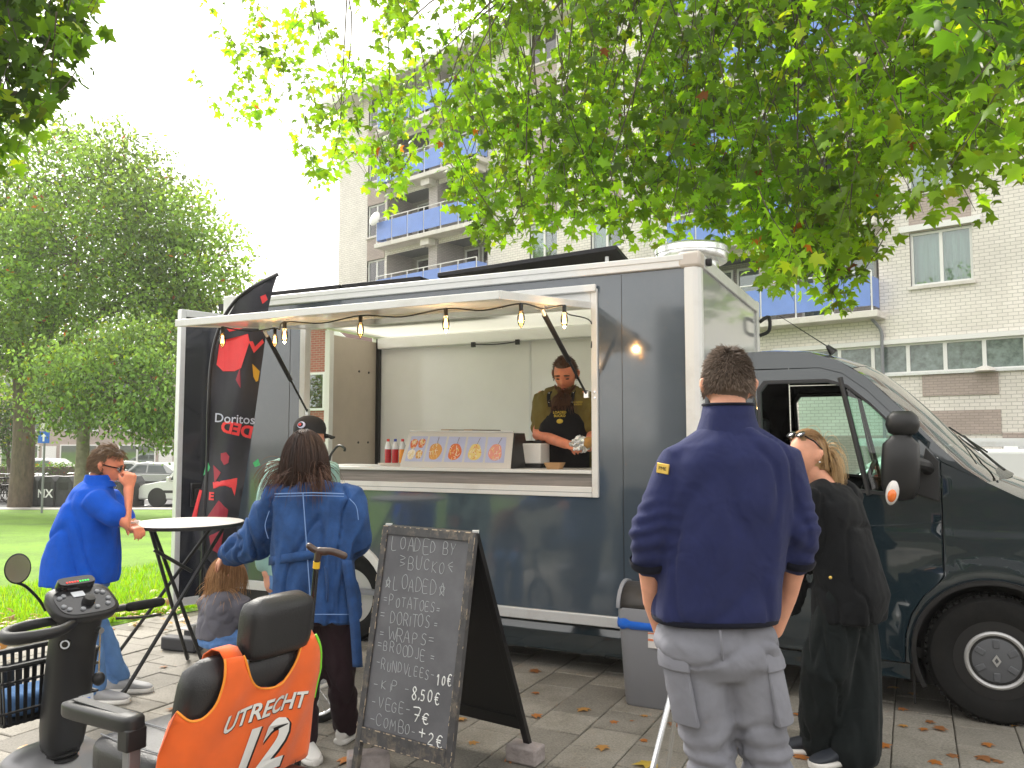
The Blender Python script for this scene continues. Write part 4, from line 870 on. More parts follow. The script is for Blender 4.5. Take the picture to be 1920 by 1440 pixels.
def strands(fig, name, mat, c, M, n, length, rad, k=1., ramp=0., lift=0., keep=None, flow=None, grav=.55, curl=0., step=.016, infl=1.04, tintf=None, cap=True, capk=1.03, seed=1):
    rg = random.Random(seed); mb_v = []; mb_f = []; cols = []
    er = V(.100, .080, .120) * k
    def push(p, kk):
        q = M.transposed() @ (p - c); s = math.sqrt((q.x / er.x) ** 2 + (q.y / er.y) ** 2 + (q.z / er.z) ** 2)
        if s < kk: q = q * (kk / max(s, 1e-6)); return c + M @ q
        return p
    made = 0; tries = 0
    while made < n and tries < n * 12:
        tries += 1
        d = V(rg.gauss(0, 1), rg.gauss(0, 1), rg.gauss(0, 1)).normalized()
        if keep and not keep(d): continue
        kk = infl + rg.random() * .09
        p = c + M @ V(d.x * er.x, d.y * er.y, d.z * er.z); p = push(p, kk); nrm = (M @ d).normalized()
        L_ = length(d) * rg.uniform(.75, 1.1); t_ = (M @ (flow(d) if flow else V(d.x * .4, d.y, -.3))); t_ = (t_ - nrm * t_.dot(nrm)); t_ = t_.normalized() if t_.length > 1e-5 else V(0, 0, -1)
        pts = [p]; vel = (t_ + nrm * lift * rg.uniform(.3, 1.3)).normalized(); steps = max(2, int(L_ / step))
        for i in range(steps):
            vel = (vel + V(0, 0, -grav * .35 * (1 if not ramp else (i / steps) ** ramp)) + V(rg.gauss(0, 1), rg.gauss(0, 1), rg.gauss(0, 1)) * curl * .25).normalized()
            q = push(pts[-1] + vel * step, kk); vel = (q - pts[-1]).normalized() if (q - pts[-1]).length > 1e-6 else vel; pts.append(q)
        o = len(mb_v); tint = tintf(d, rg) if tintf else rg.random()
        m_ = len(pts)
        for i, q in enumerate(pts):
            t = i / (m_ - 1); rr = rad * (1 - .75 * t ** 2); a = (pts[min(i + 1, m_ - 1)] - pts[max(i - 1, 0)]); a = a.normalized() if a.length > 1e-6 else V(0, 0, 1); e = a.orthogonal().normalized(); g_ = a.cross(e)
            for j in range(3): mb_v.append(fig.L(q + (e * math.cos(2.094 * j) + g_ * math.sin(2.094 * j)) * rr)); cols.append((tint * (.75 + .25 * t),) * 3 + (1,))
        for i in range(m_ - 1):
            for j in range(3): mb_f.append((o + i * 3 + j, o + i * 3 + (j + 1) % 3, o + (i + 1) * 3 + (j + 1) % 3, o + (i + 1) * 3 + j))
        made += 1
    if cap:
        nu, nv = 28, 18; o = len(mb_v)
        vs = []; 
        for i in range(nv + 1):
            a = PI * i / nv
            for j in range(nu):
                b = 2 * PI * j / nu; d = V(math.sin(a) * math.cos(b), math.sin(a) * math.sin(b), math.cos(a)); kq = capk if (not keep or keep(d)) else .88
                vs.append(c + M @ V(d.x * er.x * kq, d.y * er.y * kq, d.z * er.z * kq))
        for p in vs: q_ = (M.transposed() @ (p - c)).z / (.12 * k); mb_v.append(fig.L(p)); cols.append((min(1, .22 + .5 * max(0, .25 - q_)),) * 3 + (1,))
        for i in range(nv):
            for j in range(nu): mb_f.append((o + i * nu + j, o + (i + 1) * nu + j, o + (i + 1) * nu + (j + 1) % nu, o + i * nu + (j + 1) % nu))
    me = npmesh(name, np.array([tuple(p) for p in mb_v]), np.array(mb_f), mat, np.array(cols), True)
    return link(name, me, fig.root)
def shoe(fig, name, ankle, d, mat, sole, k=1.):
    d = V(d[0], d[1], 0).normalized(); s = V(-d.y, d.x, 0); a = V(ankle.x, ankle.y, 0); rings = []; rs = []
    for t, w_, h0, h1 in ((-.075, .02, .02, .06), (-.065, .034, .02, .085), (-.02, .037, .02, .10), (.04, .04, .02, .085), (.10, .046, .02, .062), (.15, .045, .02, .052), (.18, .034, .02, .042), (.195, .012, .022, .032)):
        cc = a + d * t * k; rings.append(ellring(fig.L(cc + V(0, 0, (h0 + h1) / 2 * k)), s, V(0, 0, 1), w_ * k, (h1 - h0) / 2 * k, 16, 2.5)); rs.append(ellring(fig.L(cc + V(0, 0, .0155 * k)), s, V(0, 0, 1), (w_ + .005) * k, .0145 * k, 16, 4))
    o = MB().loft(rings).build(name, mat, fig.root, ang=70, sub=1); MB().loft(rs).build('sole', sole, o, ang=60)
    return o
# ---- fabrics
def fabric(name, col, rough=.85, var=.12, vs=14, bump=.25, bs=500, sheen=.04, **k):
    m = mk(name, col, rough, spec=.2, var=var, vs=vs, bump=bump, bs=bs, sheen=sheen, bdist=.003, **k); n = m.node_tree; L = n.links.new   # creases on top of the weave
    p = next(x for x in n.nodes if x.type == 'BSDF_PRINCIPLED'); b0 = next(x for x in n.nodes if x.type == 'BUMP'); t = next(x for x in n.nodes if x.type == 'TEX_COORD')
    nz = N(n, 'TexNoise', i_Scale=8., i_Detail=2., i_Distortion=.8); L(t.outputs['Object'], nz.inputs['Vector']); b = N(n, 'Bump', i_Strength=.38, i_Distance=.03); L(nz.outputs[0], b.inputs['Height']); L(b0.outputs[0], b.inputs['Normal']); L(b.outputs[0], p.inputs['Normal'])
    return m
fabric('navy_fleece', c8(36, 42, 82), bump=.5, bs=900, sheen=.08); fabric('navy_rib', c8(18, 20, 34)); fabric('grey_cargo', c8(122, 123, 131), var=.18, vs=7); fabric('denim_jacket', c8(46, 78, 128), var=.4, vs=9, bump=.5)
fabric('denim_jeans', c8(98, 136, 186), var=.25, vs=8); fabric('plum_trouser', c8(44, 28, 34)); fabric('polo_blue', c8(20, 84, 196), var=.12); fabric('mint_shirt', c8(150, 186, 176), var=.08)
fabric('grey_tee', c8(100, 99, 108), var=.12); fabric('black_blazer', c8(15, 17, 20), var=.15); fabric('black_trouser', c8(20, 26, 27), var=.15); fabric('olive_shirt', c8(112, 100, 52), var=.12); fabric('apron', c8(22, 22, 26), var=.2); fabric('jeans_mid', c8(96, 134, 190), var=.3, vs=12)
mk('stitch', (.45, .42, .38), .8); mk('thread_blue', c8(120, 150, 200), .8); mk('shoe_white', (.72, .70, .66), .6); mk('shoe_grey', (.33, .33, .34), .6); mk('shoe_navy', (.02, .025, .035), .6); mk('gold', (.75, .5, .12), .35, .8); mk('leather_brown', (.16, .09, .05), .5)
Z = V(0, 0, 1); XA = V(1, 0, 0); YA = V(0, 1, 0)
def legs(fig, mb, hips, knees, ankles, rs, cut=0):
    for h, k_, a in zip(hips, knees, ankles): fig.chain(mb, [h, h.lerp(k_, .5), k_, k_.lerp(a, .4), a], rs)
def seam(fig, name, pts, mat, r=.002, par=None):
    return MB().tube([fig.L(p) for p in pts], r, 5).build(name, mat, par or fig.root)

# ======== tall man in the navy sweater, seen from behind
Y0 = 2.75
F1 = Fig('person', 'tall man in navy sweater and grey cargo trousers, seen from behind', at(1390, 1690, Y0)); gz = 0
h1 = at(1365, 722, Y0 + .06); M1 = frame((.12, 1, -.10))
sh = [at(1272, 858, Y0), at(1466, 858, Y0)]; el = [at(1216, 1000, Y0 - .02), at(1499, 1000, Y0 - .02)]; wr = [at(1222, 1130, Y0 + .06), at(1478, 1118, Y0 + .06)]; hd = [at(1246, 1190, Y0 + .1), at(1450, 1180, Y0 + .1)]
hips = [at(1290, 1190, Y0), at(1390, 1190, Y0)]; kn = [at(1334, 1415, Y0 - .03), at(1436, 1415, Y0 - .02)]; an = [V(at(1338, 1640, Y0).x, Y0 + .02, .09), V(at(1462, 1640, Y0).x, Y0 + .03, .09)]
b = MB(); headmesh(b, h1, M1); F1.chain(b, [at(1365, 760, Y0 + .03), at(1363, 815, Y0)], [.062, .068])
F1.torso(b, [(at(1363, 820, Y0), XA, YA, .08, .07), (at(1363, 870, Y0), XA, YA, .15, .09), (at(1355, 1000, Y0), XA, YA, .15, .1), (at(1347, 1190, Y0), XA, YA, .155, .1)])
mbv = b.v; b.v = [F1.L(p) if i < 41 * 0 else p for i, p in enumerate(mbv)]
def relhead(fig, mb, upto):                             # head vertices were added in world space
    for i in range(upto): mb.v[i] = fig.L(mb.v[i])
HN = 31 * 40 + 2 * 90
relhead(F1, b, HN)
for i in (0, 1): F1.chain(b, [sh[i].lerp(sh[1 - i], .12), el[i], el[i].lerp(wr[i], .25), wr[i], hd[i]], [.034, .040, .046, .030, .034]); F1.chain(b, [hips[i], kn[i], an[i]], [.07, .05, .036])
F1.obj('body', b, 'skin', vox=.009, it=3)
sw = MB(); tz = lambda px, py, a, d, dy=0: (at(px, py, Y0 + dy), XA, YA, a, d)
F1.torso(sw, [tz(1365, 797, .085, .078), tz(1365, 814, .135, .09), tz(1367, 832, .192, .108), tz(1367, 865, .218, .127), tz(1366, 930, .214, .14), tz(1357, 1010, .205, .145), tz(1347, 1090, .203, .14), tz(1341, 1135, .208, .142), tz(1339, 1161, .206, .140)], p=2.6)
for i in (0, 1):
    cu = el[i].lerp(wr[i], .38); F1.chain(sw, [sh[i].lerp(sh[1 - i], .1), sh[i], sh[i].lerp(el[i], .5), el[i], cu], [.074, .072, .067, .066, .058])
f0 = folds((5, 5, 2.2), .013, 3.1)
def f1(p):
    d = f0(p); q = p + F1.base
    for e in el:
        t = (q - e).length
        if t < .17 and abs(q.x - h1.x) > .2: d += .007 * math.sin((q.z + .25 * q.y) * 2 * PI / .045 + noise.noise(q * 9) * 3) * (1 - t / .17)
    return d
SW = F1.obj('sweater', sw, 'navy_fleece', vox=.011, it=3, disp=f1)
cl = MB(); cl.loft([ellring(F1.L(at(1365, py, Y0 + .01)), XA, YA, a, d_, 24, 2.2) for py, a, d_ in ((828, .135, .1), (808, .105, .09), (782, .09, .082), (760, .083, .077), (757, .077, .071), (775, .074, .07), (810, .075, .07))], cap=False); cl.build('collar', 'navy_fleece', SW, ang=70)
MB().tube([F1.L(p) for p in ellring(at(1365, 759, Y0 + .01), XA, YA, .083, .077, 28, 2.2)], .005, 6, closed=True).build('collar_trim', 'navy_rib', SW)
hm = MB(); hm.loft([ellring(F1.L(at(1339, py, Y0)), XA, YA, a, d_, 32, 2.6) for py, a, d_ in ((1152, .204, .138), (1156, .2055, .140), (1161, .203, .138), (1163, .195, .13))], cap=False); hm.build('hem', 'navy_rib', SW, ang=60)
for i in (0, 1):
    cu = el[i].lerp(wr[i], .40); dd = (wr[i] - el[i]).normalized(); e1 = dd.orthogonal().normalized(); e2 = dd.cross(e1); MB().loft([ellring(F1.L(cu + dd * t), e1, e2, r_, r_, 18) for t, r_ in ((-.012, .066), (.0, .068), (.016, .063), (.018, .055))], cap=False).build('cuff', 'navy_rib', SW, ang=60)
bd = sh[0] + V(-.062, -.052, -.035); rmz = Matrix.Rotation(R(-38), 3, 'Z') @ Matrix.Rotation(R(8), 3, 'Y')
o = MB().box(F1.L(bd), (.045, .006, .034), rmz).build('sleeve_badge', 'gold', SW, bevel=.002)
t_ = textmesh('PME', .016); mapmb(t_, lambda p: F1.L(bd) + rmz @ V(p.x, -.0045, p.y)); t_.build('badge_print', 'black_metal', o)
tr_ = MB(); F1.torso(tr_, [tz(1342, 1125, .15, .10), tz(1341, 1165, .180, .120), tz(1342, 1200, .202, .14), tz(1344, 1235, .200, .138), tz(1344, 1262, .16, .115)], p=2.5)
for i in (0, 1): F1.chain(tr_, [hips[i] + V(0, 0, -.01), hips[i].lerp(kn[i], .45), kn[i], kn[i].lerp(an[i], .35), an[i] + V(0, 0, .02)], [.108, .100, .080, .075, .068])
f2 = folds((6, 6, 7), .015, 9.)
def ftr(p):
    d = f2(p); q = p + F1.base
    for k_ in kn: 
        t = abs(q.z - k_.z + .02); d += .0035 * math.sin(q.z * 2 * PI / .055 + 2 * noise.noise(q * 7)) * max(0, 1 - t / .15)
    return d
TR = F1.obj('trousers', tr_, 'grey_cargo', vox=.010, it=3, disp=ftr)
seam(F1, 'seat_seam', [at(1350, 1182, Y0 - .139), at(1352, 1200, Y0 - .146), at(1354, 1225, Y0 - .14), at(1357, 1250, Y0 - .12)], 'grey_cargo', .004, TR)
for sx in (0, 1):
    a0, a1 = ((3.35, 4.35), (5.05, 6.05))[sx]
    def thg(t, z, d, sx=sx):                              # point on the outer back of the thigh
        u = (hips[sx].z - z) / (hips[sx].z - kn[sx].z); c = hips[sx].lerp(kn[sx], u); return F1.L(V(c.x + (.100 + d) * math.cos(t), c.y + (.100 + d) * math.sin(t), z))
    pk = MB(); tt = np.linspace(a0, a1, 7); o = pk.loft([[thg(t, z, d) for t in tt for d in (.012,)] + [thg(t, z, -.02) for t in tt[::-1]] for z, d in ((.665, 0), (.70, 0), (.78, 0), (.86, 0))]).build('cargo_pocket', 'grey_cargo', TR, bevel=.006, ang=50)
    pk = MB(); pk.loft([[thg(t, z, d) for t in np.linspace(a0 - .06, a1 + .06, 7)] + [thg(t, z, -.02) for t in np.linspace(a1 + .06, a0 - .06, 7)] for z, d in ((.835, .022), (.86, .022), (.895, .014))]).build('pocket_flap', 'grey_cargo', o, bevel=.006, ang=50)
for i in (0, 1): shoe(F1, 'shoe', an[i], (-.1 + .2 * i, 1), 'shoe_navy', 'shoe_white', 1.1)
strands(F1, 'hair', 'hair_short', h1, M1, 4200, lambda d: .010 + .020 * max(0, d.z), .0014, keep=lambda d: (d.z > -.20 - .1 * abs(d.y) and d.x < .35) or d.z > .55, flow=lambda d: V(d.x * .5 + .3, d.y * .4, -.5), grav=.1, lift=.9, step=.007, infl=1.0, capk=1.0, tintf=lambda d, r: min(1, max(0, r.random() * .7 + .5 * max(0, .3 - d.z))))

# ======== woman in the denim jacket
Y0 = 4.2
F2 = Fig('person', 'woman in long blue denim jacket, hand on the head of the seated child', gp(610, 1405))
h2 = at(572, 853, Y0 + .06); M2 = frame((.25, 1, .12))
sh = [at(522, 935, Y0), at(650, 935, Y0)]; el = [at(482, 1015, Y0 + .08), at(672, 1010, Y0 + .02)]; wr = [at(424, 1040, Y0 + .31), at(640, 1030, Y0 + .25)]
hips = [at(570, 1120, Y0), at(630, 1120, Y0)]; kn = [at(573, 1270, Y0 + .02), at(640, 1270, Y0 + .06)]; an = [V(-1.05, 4.22, .08), V(-.87, 4.40, .08)]
b = MB(); headmesh(b, h2, M2, .97); relhead(F2, b, HN); F2.chain(b, [at(575, 885, Y0 + .03), at(582, 930, Y0)], [.052, .058]); tz = lambda px, py, a, d, dy=0: (at(px, py, Y0 + dy), XA, YA, a, d)
F2.torso(b, [tz(585, 925, .1, .07), tz(588, 1000, .14, .09), tz(595, 1120, .15, .1)])
for i in (0, 1): F2.chain(b, [sh[i], el[i], wr[i]], [.045, .04, .027]); F2.chain(b, [hips[i], kn[i], an[i]], [.075, .052, .036])
hand(b, F2.L(wr[0]), at(402, 1060, Y0 + .40) - wr[0], (-.35, -.55, .75), (.6, -.4, 0), .95, .32)
hand(b, F2.L(wr[1]), (-.3, .9, .1), (.8, .2, .6), (-.2, .1, 1), .95, .9)
F2.obj('body', b, 'skin', vox=.0075, it=2)
jk = MB(); F2.torso(jk, [tz(585, 902, .07, .06), tz(586, 916, .13, .085), tz(588, 938, .205, .115), tz(590, 985, .222, .14), tz(590, 1050, .212, .145), tz(592, 1110, .218, .15), tz(592, 1150, .225, .152), tz(592, 1163, .222, .15)], p=2.6)
F2.chain(jk, [sh[0].lerp(sh[1], .15), sh[0], sh[0].lerp(el[0], .6), el[0], el[0].lerp(wr[0], .55), el[0].lerp(wr[0], .88)], [.085, .095, .10, .098, .085, .068])
F2.chain(jk, [sh[1].lerp(sh[0], .15), sh[1], sh[1].lerp(el[1], .6), el[1], el[1].lerp(wr[1], .6), el[1].lerp(wr[1], .85)], [.085, .095, .095, .09, .08, .07])
fj = folds((9, 9, 2.4), .030, 5.)
JK = F2.obj('denim_jacket', jk, 'denim_jacket', vox=.011, it=3, disp=fj)
def onback(px, py, d=.0):                               # a point on the back of the jacket
    z = at(px, py, Y0).z; xr = (at(px, py, Y0).x - at(591, py, Y0).x) / .225; yb = .148 * max(0, 1 - abs(xr) ** 2.6) ** (1 / 2.6); p = at(px, py, Y0 - yb - .012 - d); return p
seam(F2, 'back_yoke_seam', [onback(x, 924 + abs(x - 585) * .03) for x in range(515, 655, 10)], 'thread_blue', .0028, JK); seam(F2, 'back_yoke_seam', [onback(x, 929 + abs(x - 585) * .03) for x in range(515, 655, 10)], 'thread_blue', .002, JK)
seam(F2, 'centre_seam', [onback(568 + t * .07, 925 + t) for t in range(0, 225, 15)], 'thread_blue', .0028, JK)
for pts in ([(505, 958), (497, 985), (503, 1010)], [(655, 935), (668, 950), (672, 975)]): seam(F2, 'armhole_seam', bez([at(x, y, Y0 - .12) for x, y in pts], 5), 'thread_blue', .002, JK)
bl = MB(); bp_ = [onback(x, 1052 - (x - 505) * .16, .004) for x in range(505, 600, 8)]
bl.sheet([[F2.L(p + V(0, 0, dz)) for p in bp_] for dz in (.022, -.022)]); bl.build('back_belt', 'denim_jacket', JK, solid=.008)
for (x0, y0, x1, y1, wd) in ((650, 1050, 671, 1250, .024), (610, 1062, 612, 1140, .005)):
    tl = MB(); pth = bez([at(x0, y0, Y0 - .14), at((x0 + x1) / 2 + 3, (y0 + y1) / 2, Y0 - .16), at(x1, y1, Y0 - .12)], 6); tl.sheet([[F2.L(p + V(-wd, 0, 0)), F2.L(p + V(0, -.01, 0)), F2.L(p + V(wd, 0, 0))] for p in pth]); tl.build('hanging_belt', 'denim_jacket', JK, solid=.006)
seam(F2, 'hem_seam', [onback(x, 1152, 0) for x in range(512, 672, 10)], 'thread_blue', .002, JK)
tr_ = MB(); F2.torso(tr_, [tz(592, 1090, .15, .1), tz(597, 1130, .16, .11), tz(600, 1165, .15, .105)])
for i in (0, 1): F2.chain(tr_, [hips[i], hips[i].lerp(kn[i], .5), kn[i], kn[i].lerp(an[i], .5), an[i] + V(0, 0, .0)], [.095, .092, .078, .072, .076])
F2.obj('trousers', tr_, 'plum_trouser', vox=.012, it=3, disp=folds((8, 8, 3), .014, 2.))
shoe(F2, 'shoe', an[0], (.35, -.55), 'shoe_white', 'shoe_white', 1.0).name = 'shoe'; shoe(F2, 'shoe', an[1], (.3, 1), 'shoe_white', 'shoe_white', 1.0)
strands(F2, 'hair', 'hair_dark', h2, M2, 2600, lambda d: .27 + .05 * d.x, .0016, k=1.0, keep=lambda d: d.x < .55 or d.z > .35, flow=lambda d: V(-.25 + d.x * .4, d.y * 1.1, -.4), grav=.55, curl=.07, infl=1.07, tintf=lambda d, r: min(1, r.random() * .4 + (.6 if d.y > .5 else .25 if d.z < -.2 else 0)), capk=1.08)

# ======== child on a stool
Y0 = 4.62
F3 = Fig('person', 'seated child with light brown hair in grey shirt and jeans, back to camera', at(415, 1225, Y0))
h3 = at(424, 1078, Y0 + .04); M3 = frame((.75, .65, -.25)); X3 = frame((.8, .6, 0)); fx, lx = X3 @ XA, X3 @ YA
seat = at(412, 1212, Y0); ch = at(418, 1118, Y0); sh = [at(392, 1130, Y0) + lx * .02, at(450, 1130, Y0 - .02) - lx * .03]
el = [at(400, 1180, Y0 + .12), at(453, 1165, Y0 - .03)]; wr = [at(440, 1200, Y0 + .22), at(478, 1185, Y0 + .05)]
b = MB(); headmesh(b, h3, M3, .86); relhead(F3, b, HN); F3.chain(b, [h3 + V(0, 0, -.06), ch + V(0, 0, .0)], [.042, .046]); F3.torso(b, [(ch, fx, lx, .07, .1), (at(412, 1165, Y0), fx, lx, .075, .1), (seat + V(0, 0, .02), fx, lx, .08, .1)])
for i in (0, 1): F3.chain(b, [sh[i], el[i], wr[i]], [.036, .031, .023]); hand(b, F3.L(wr[i]), fx + V(0, 0, -.2), Z, (0, 0, 1), .7, .5)
kn = [seat + fx * .27 + lx * .08 + V(0, 0, .06), seat + fx * .27 - lx * .08 + V(0, 0, .06)]; an = [k_ + fx * .02 + V(0, 0, -(k_.z - .07)) for k_ in kn]; hips = [seat + lx * .06 + V(0, 0, .05), seat - lx * .06 + V(0, 0, .05)]
for i in (0, 1): F3.chain(b, [hips[i], kn[i], an[i]], [.06, .042, .03])
F3.obj('body', b, 'skin', vox=.009, it=2)
ts = MB(); F3.torso(ts, [(at(421, 1103, Y0), fx, lx, .05, .06), (at(420, 1112, Y0), fx, lx, .085, .11), (at(416, 1135, Y0), fx, lx, .105, .135), (at(411, 1165, Y0), fx, lx, .11, .135), (at(408, 1193, Y0), fx, lx, .112, .13)], p=2.4)
for i in (0, 1): F3.chain(ts, [sh[i].lerp(sh[1 - i], .2), sh[i], sh[i].lerp(el[i], .75)], [.06, .062, .056])
F3.obj('t_shirt', ts, 'grey_tee', vox=.009, it=3, disp=folds((11, 11, 11), .008, 1.))
jn = MB(); F3.torso(jn, [(seat + V(0, 0, .085), fx, lx, .1, .12), (seat + V(0, 0, .04), fx, lx, .115, .13), (seat + V(0, 0, .005), fx, lx, .105, .12)])
for i in (0, 1): F3.chain(jn, [hips[i], kn[i], an[i] + V(0, 0, .04)], [.075, .06, .05])
F3.obj('jeans', jn, 'jeans_mid', vox=.01, it=3, disp=folds((12, 12, 12), .007, 4.))
for i in (0, 1): shoe(F3, 'shoe', an[i], fx, 'shoe_white', 'shoe_white', .7)
strands(F3, 'hair', 'hair_child', h3, M3, 1800, lambda d: .17, .0016, k=.86, keep=lambda d: d.x < .5 or d.z > .4, flow=lambda d: V(-.1 + d.x * .3, d.y, -.5), grav=.6, curl=.16, capk=1.05)

# ======== man in the black cap and mint shirt, behind the denim woman
Y0 = 5.25
F4 = Fig('person', 'man in black cap and pale mint shirt behind the woman in denim', at(560, 1280, Y0))
h4 = at(580, 818, Y0); M4 = frame((.75, .65, -.05)); fx, lx = V(.6, .8, 0), V(-.8, .6, 0)
ch = at(567, 890, Y0); pv = at(545, 1090, Y0); sh = [at(524, 878, Y0 + .05), at(612, 878, Y0 - .05)]; el = [at(488, 970, Y0 + .0), at(628, 990, Y0 + .08)]; wr = [at(500, 1075, Y0 - .02), at(640, 1010, Y0 + .25)]
b = MB(); headmesh(b, h4, M4); relhead(F4, b, HN); F4.chain(b, [h4 + V(0, 0, -.06), ch + V(0, 0, .06)], [.055, .06]); F4.torso(b, [(ch + V(0, 0, .05), lx, fx, .12, .08), (ch.lerp(pv, .5), lx, fx, .15, .1), (pv, lx, fx, .15, .1)])
hips = [pv + lx * .09, pv - lx * .09]; kn = [V(p.x + .02, p.y + .03, .5) for p in hips]; an = [V(p.x + .02, p.y + .02, .08) for p in hips]
for i in (0, 1): F4.chain(b, [sh[i], el[i], wr[i]], [.05, .042, .03]); hand(b, F4.L(wr[i]), (wr[i] - el[i]), (-.6, -.6, 0), (.5, .6, 0), 1., .45); F4.chain(b, [hips[i], kn[i], an[i]], [.08, .055, .04])
F4.obj('body', b, 'skin', vox=.009, it=2)
st_ = MB(); F4.torso(st_, [(ch + V(0, 0, .10), lx, fx, .07, .06), (ch + V(0, 0, .06), lx, fx, .16, .095), (ch, lx, fx, .2, .125), (ch.lerp(pv, .5), lx, fx, .2, .135), (pv + V(0, 0, .03), lx, fx, .195, .135)], p=2.5)
for i in (0, 1): F4.chain(st_, [sh[i].lerp(sh[1 - i], .15), sh[i], sh[i].lerp(el[i], .5), el[i], el[i].lerp(wr[i], .85)], [.075, .08, .075, .068, .058])
F4.obj('shirt', st_, 'mint_shirt', vox=.012, it=3, disp=folds((7, 7, 3), .024, 6.))
jn = MB(); F4.torso(jn, [(pv + V(0, 0, .06), lx, fx, .165, .115), (pv - V(0, 0, .05), lx, fx, .175, .12)])
for i in (0, 1): F4.chain(jn, [hips[i], kn[i], an[i] + V(0, 0, .02)], [.1, .078, .068])
F4.obj('jeans', jn, 'denim_jeans', vox=.013, it=3, disp=folds((8, 8, 6), .008, 8.))
for i in (0, 1): shoe(F4, 'shoe', an[i], fx, 'shoe_grey', 'shoe_white', 1.05)
strands(F4, 'hair', 'hair_brown', h4, M4, 500, lambda d: .02, .0016, keep=lambda d: d.z > -.4 and d.x < .2, grav=.3, step=.008, infl=1., capk=1.015)
mk('cap_black', (.012, .012, .013), .8, bump=.3, bs=300); mk('emblem_pale', (.6, .62, .8), .6); mk('emblem_red', (.6, .05, .05), .6)
cp = MB(); cp.loft([[h4 + M4 @ V((.106 + (.0 if t > .05 else .0)) * math.cos(q) * s_, .089 * math.sin(q) * s_, .035 + t) - F4.base for q in np.linspace(0, 2 * PI, 24, endpoint=False)] for t, s_ in ((-.015, 1.0), (.02, 1.02), (.05, .93), (.075, .75), (.092, .45), (.099, .12))]); CP = cp.build('cap', 'cap_black', F4.root, ang=60)
pk = MB(); pk.sheet([[h4 - F4.base + M4 @ V(.09 + u * .085 * math.cos(q), .078 * math.sin(q) * (1 + .05 * u), .026 - .02 * u - .02 * math.sin(q) ** 2) for q in np.linspace(-1.3, 1.3, 13)] for u in np.linspace(0, 1, 5)]); pk.build('cap_peak', 'cap_black', CP, solid=.006)
ec = h4 + M4 @ V(-.082, -.05, .065) - F4.base; en = (M4 @ V(-.8, -.5, .35)).normalized(); e1 = en.cross(Z).normalized(); e2 = e1.cross(en)
for k_, (rr, mm, off) in enumerate(((.026, 'emblem_pale', .010), (.019, 'cap_black', .012), (.011, 'emblem_red', .014))): q_ = MB(); q_.loft([ellring(ec + en * (off - .01) + e1 * (.004 * k_), e1, e2, rr, rr * .85, 14), ellring(ec + en * off + e1 * (.004 * k_), e1, e2, rr, rr * .85, 14)]); q_.build('cap_emblem', mm, CP)

# ======== man in the blue polo shirt, eating at the table
Y0 = 5.05
F5 = Fig('person', 'man in bright blue polo shirt and sunglasses eating at the standing table', at(160, 1310, Y0))
h5 = at(200, 873, Y0 + .02); M5 = frame((1, .18, -.28)); fx = V(.93, .36, 0).normalized(); lx = V(-.36, .93, 0).normalized()
sh = [at(205, 935, Y0 + .2), at(178, 940, Y0 - .14)]; el = [at(250, 990, Y0 + .25), at(240, 985, Y0 - .16)]; wr = [at(245, 985, Y0 + .05), at(241, 918, Y0 - .06)]
pv = at(152, 1085, Y0); b = MB(); headmesh(b, h5, M5, .98); relhead(F5, b, HN); F5.chain(b, [h5 + M5 @ V(-.02, 0, -.07), at(176, 925, Y0)], [.056, .064])
F5.torso(b, [(at(172, 925, Y0), lx, fx, .12, .09), (at(160, 1000, Y0), lx, fx, .16, .12), (pv, lx, fx, .16, .12)])
hips = [pv + lx * .1, pv - lx * .1]; kn = [V(p.x + .06, p.y, .48) for p in hips]; an = [V(-2.46, Y0 + .16, .08), V(-2.50, Y0 - .06, .08)]
for i in (0, 1): F5.chain(b, [sh[i], el[i], wr[i]], [.052, .044, .031]); F5.chain(b, [hips[i], kn[i], an[i]], [.085, .055, .04])
hand(b, F5.L(wr[0]), (.5, -.35, -.15), (.2, -.2, 1), (-.3, -.6, .3), 1., .55); hand(b, F5.L(wr[1]), (.05, .1, .95), (.75, -.6, .1), (-.7, -.5, .2), 1., 1.0)
F5.obj('body', b, 'skin_red', vox=.008, it=2)
po = MB(); F5.torso(po, [(at(180, 902, Y0), lx, fx, .075, .075), (at(175, 915, Y0), lx, fx, .15, .11), (at(168, 940, Y0), lx, fx, .195, .145), (at(160, 990, Y0), lx, fx, .21, .185), (at(155, 1040, Y0), lx, fx, .215, .215), (at(152, 1075, Y0), lx, fx, .215, .22), (at(150, 1092, Y0), lx, fx, .21, .22)], p=2.3)
for i in (0, 1): F5.chain(po, [sh[i].lerp(sh[1 - i], .2), sh[i], sh[i].lerp(el[i], .58)], [.075, .078, .074])
F5.obj('polo_shirt', po, 'polo_blue', vox=.012, it=3, disp=folds((6, 6, 2.2), .018, 12.))
MB().loft([ellring(F5.L(at(183 + q, py, Y0)), lx, fx, a, a * 1.0, 20) for py, a, q in ((912, .105, 0), (900, .082, 1), (890, .078, 3), (891, .072, 3), (905, .072, 1))], cap=False).build('collar', 'polo_blue', F5.root, ang=60)
jn = MB(); F5.torso(jn, [(pv + V(0, 0, .04), lx, fx, .17, .16), (pv - V(0, 0, .06), lx, fx, .18, .16)])
for i in (0, 1): F5.chain(jn, [hips[i], hips[i].lerp(kn[i], .5), kn[i], an[i] + V(0, 0, .03)], [.11, .1, .08, .068])
F5.obj('jeans', jn, 'denim_jeans', vox=.013, it=3, disp=folds((8, 8, 5), .018, 3.))
for i in (0, 1): shoe(F5, 'shoe', an[i], (1, .1), 'shoe_grey', 'shoe_white', 1.08)
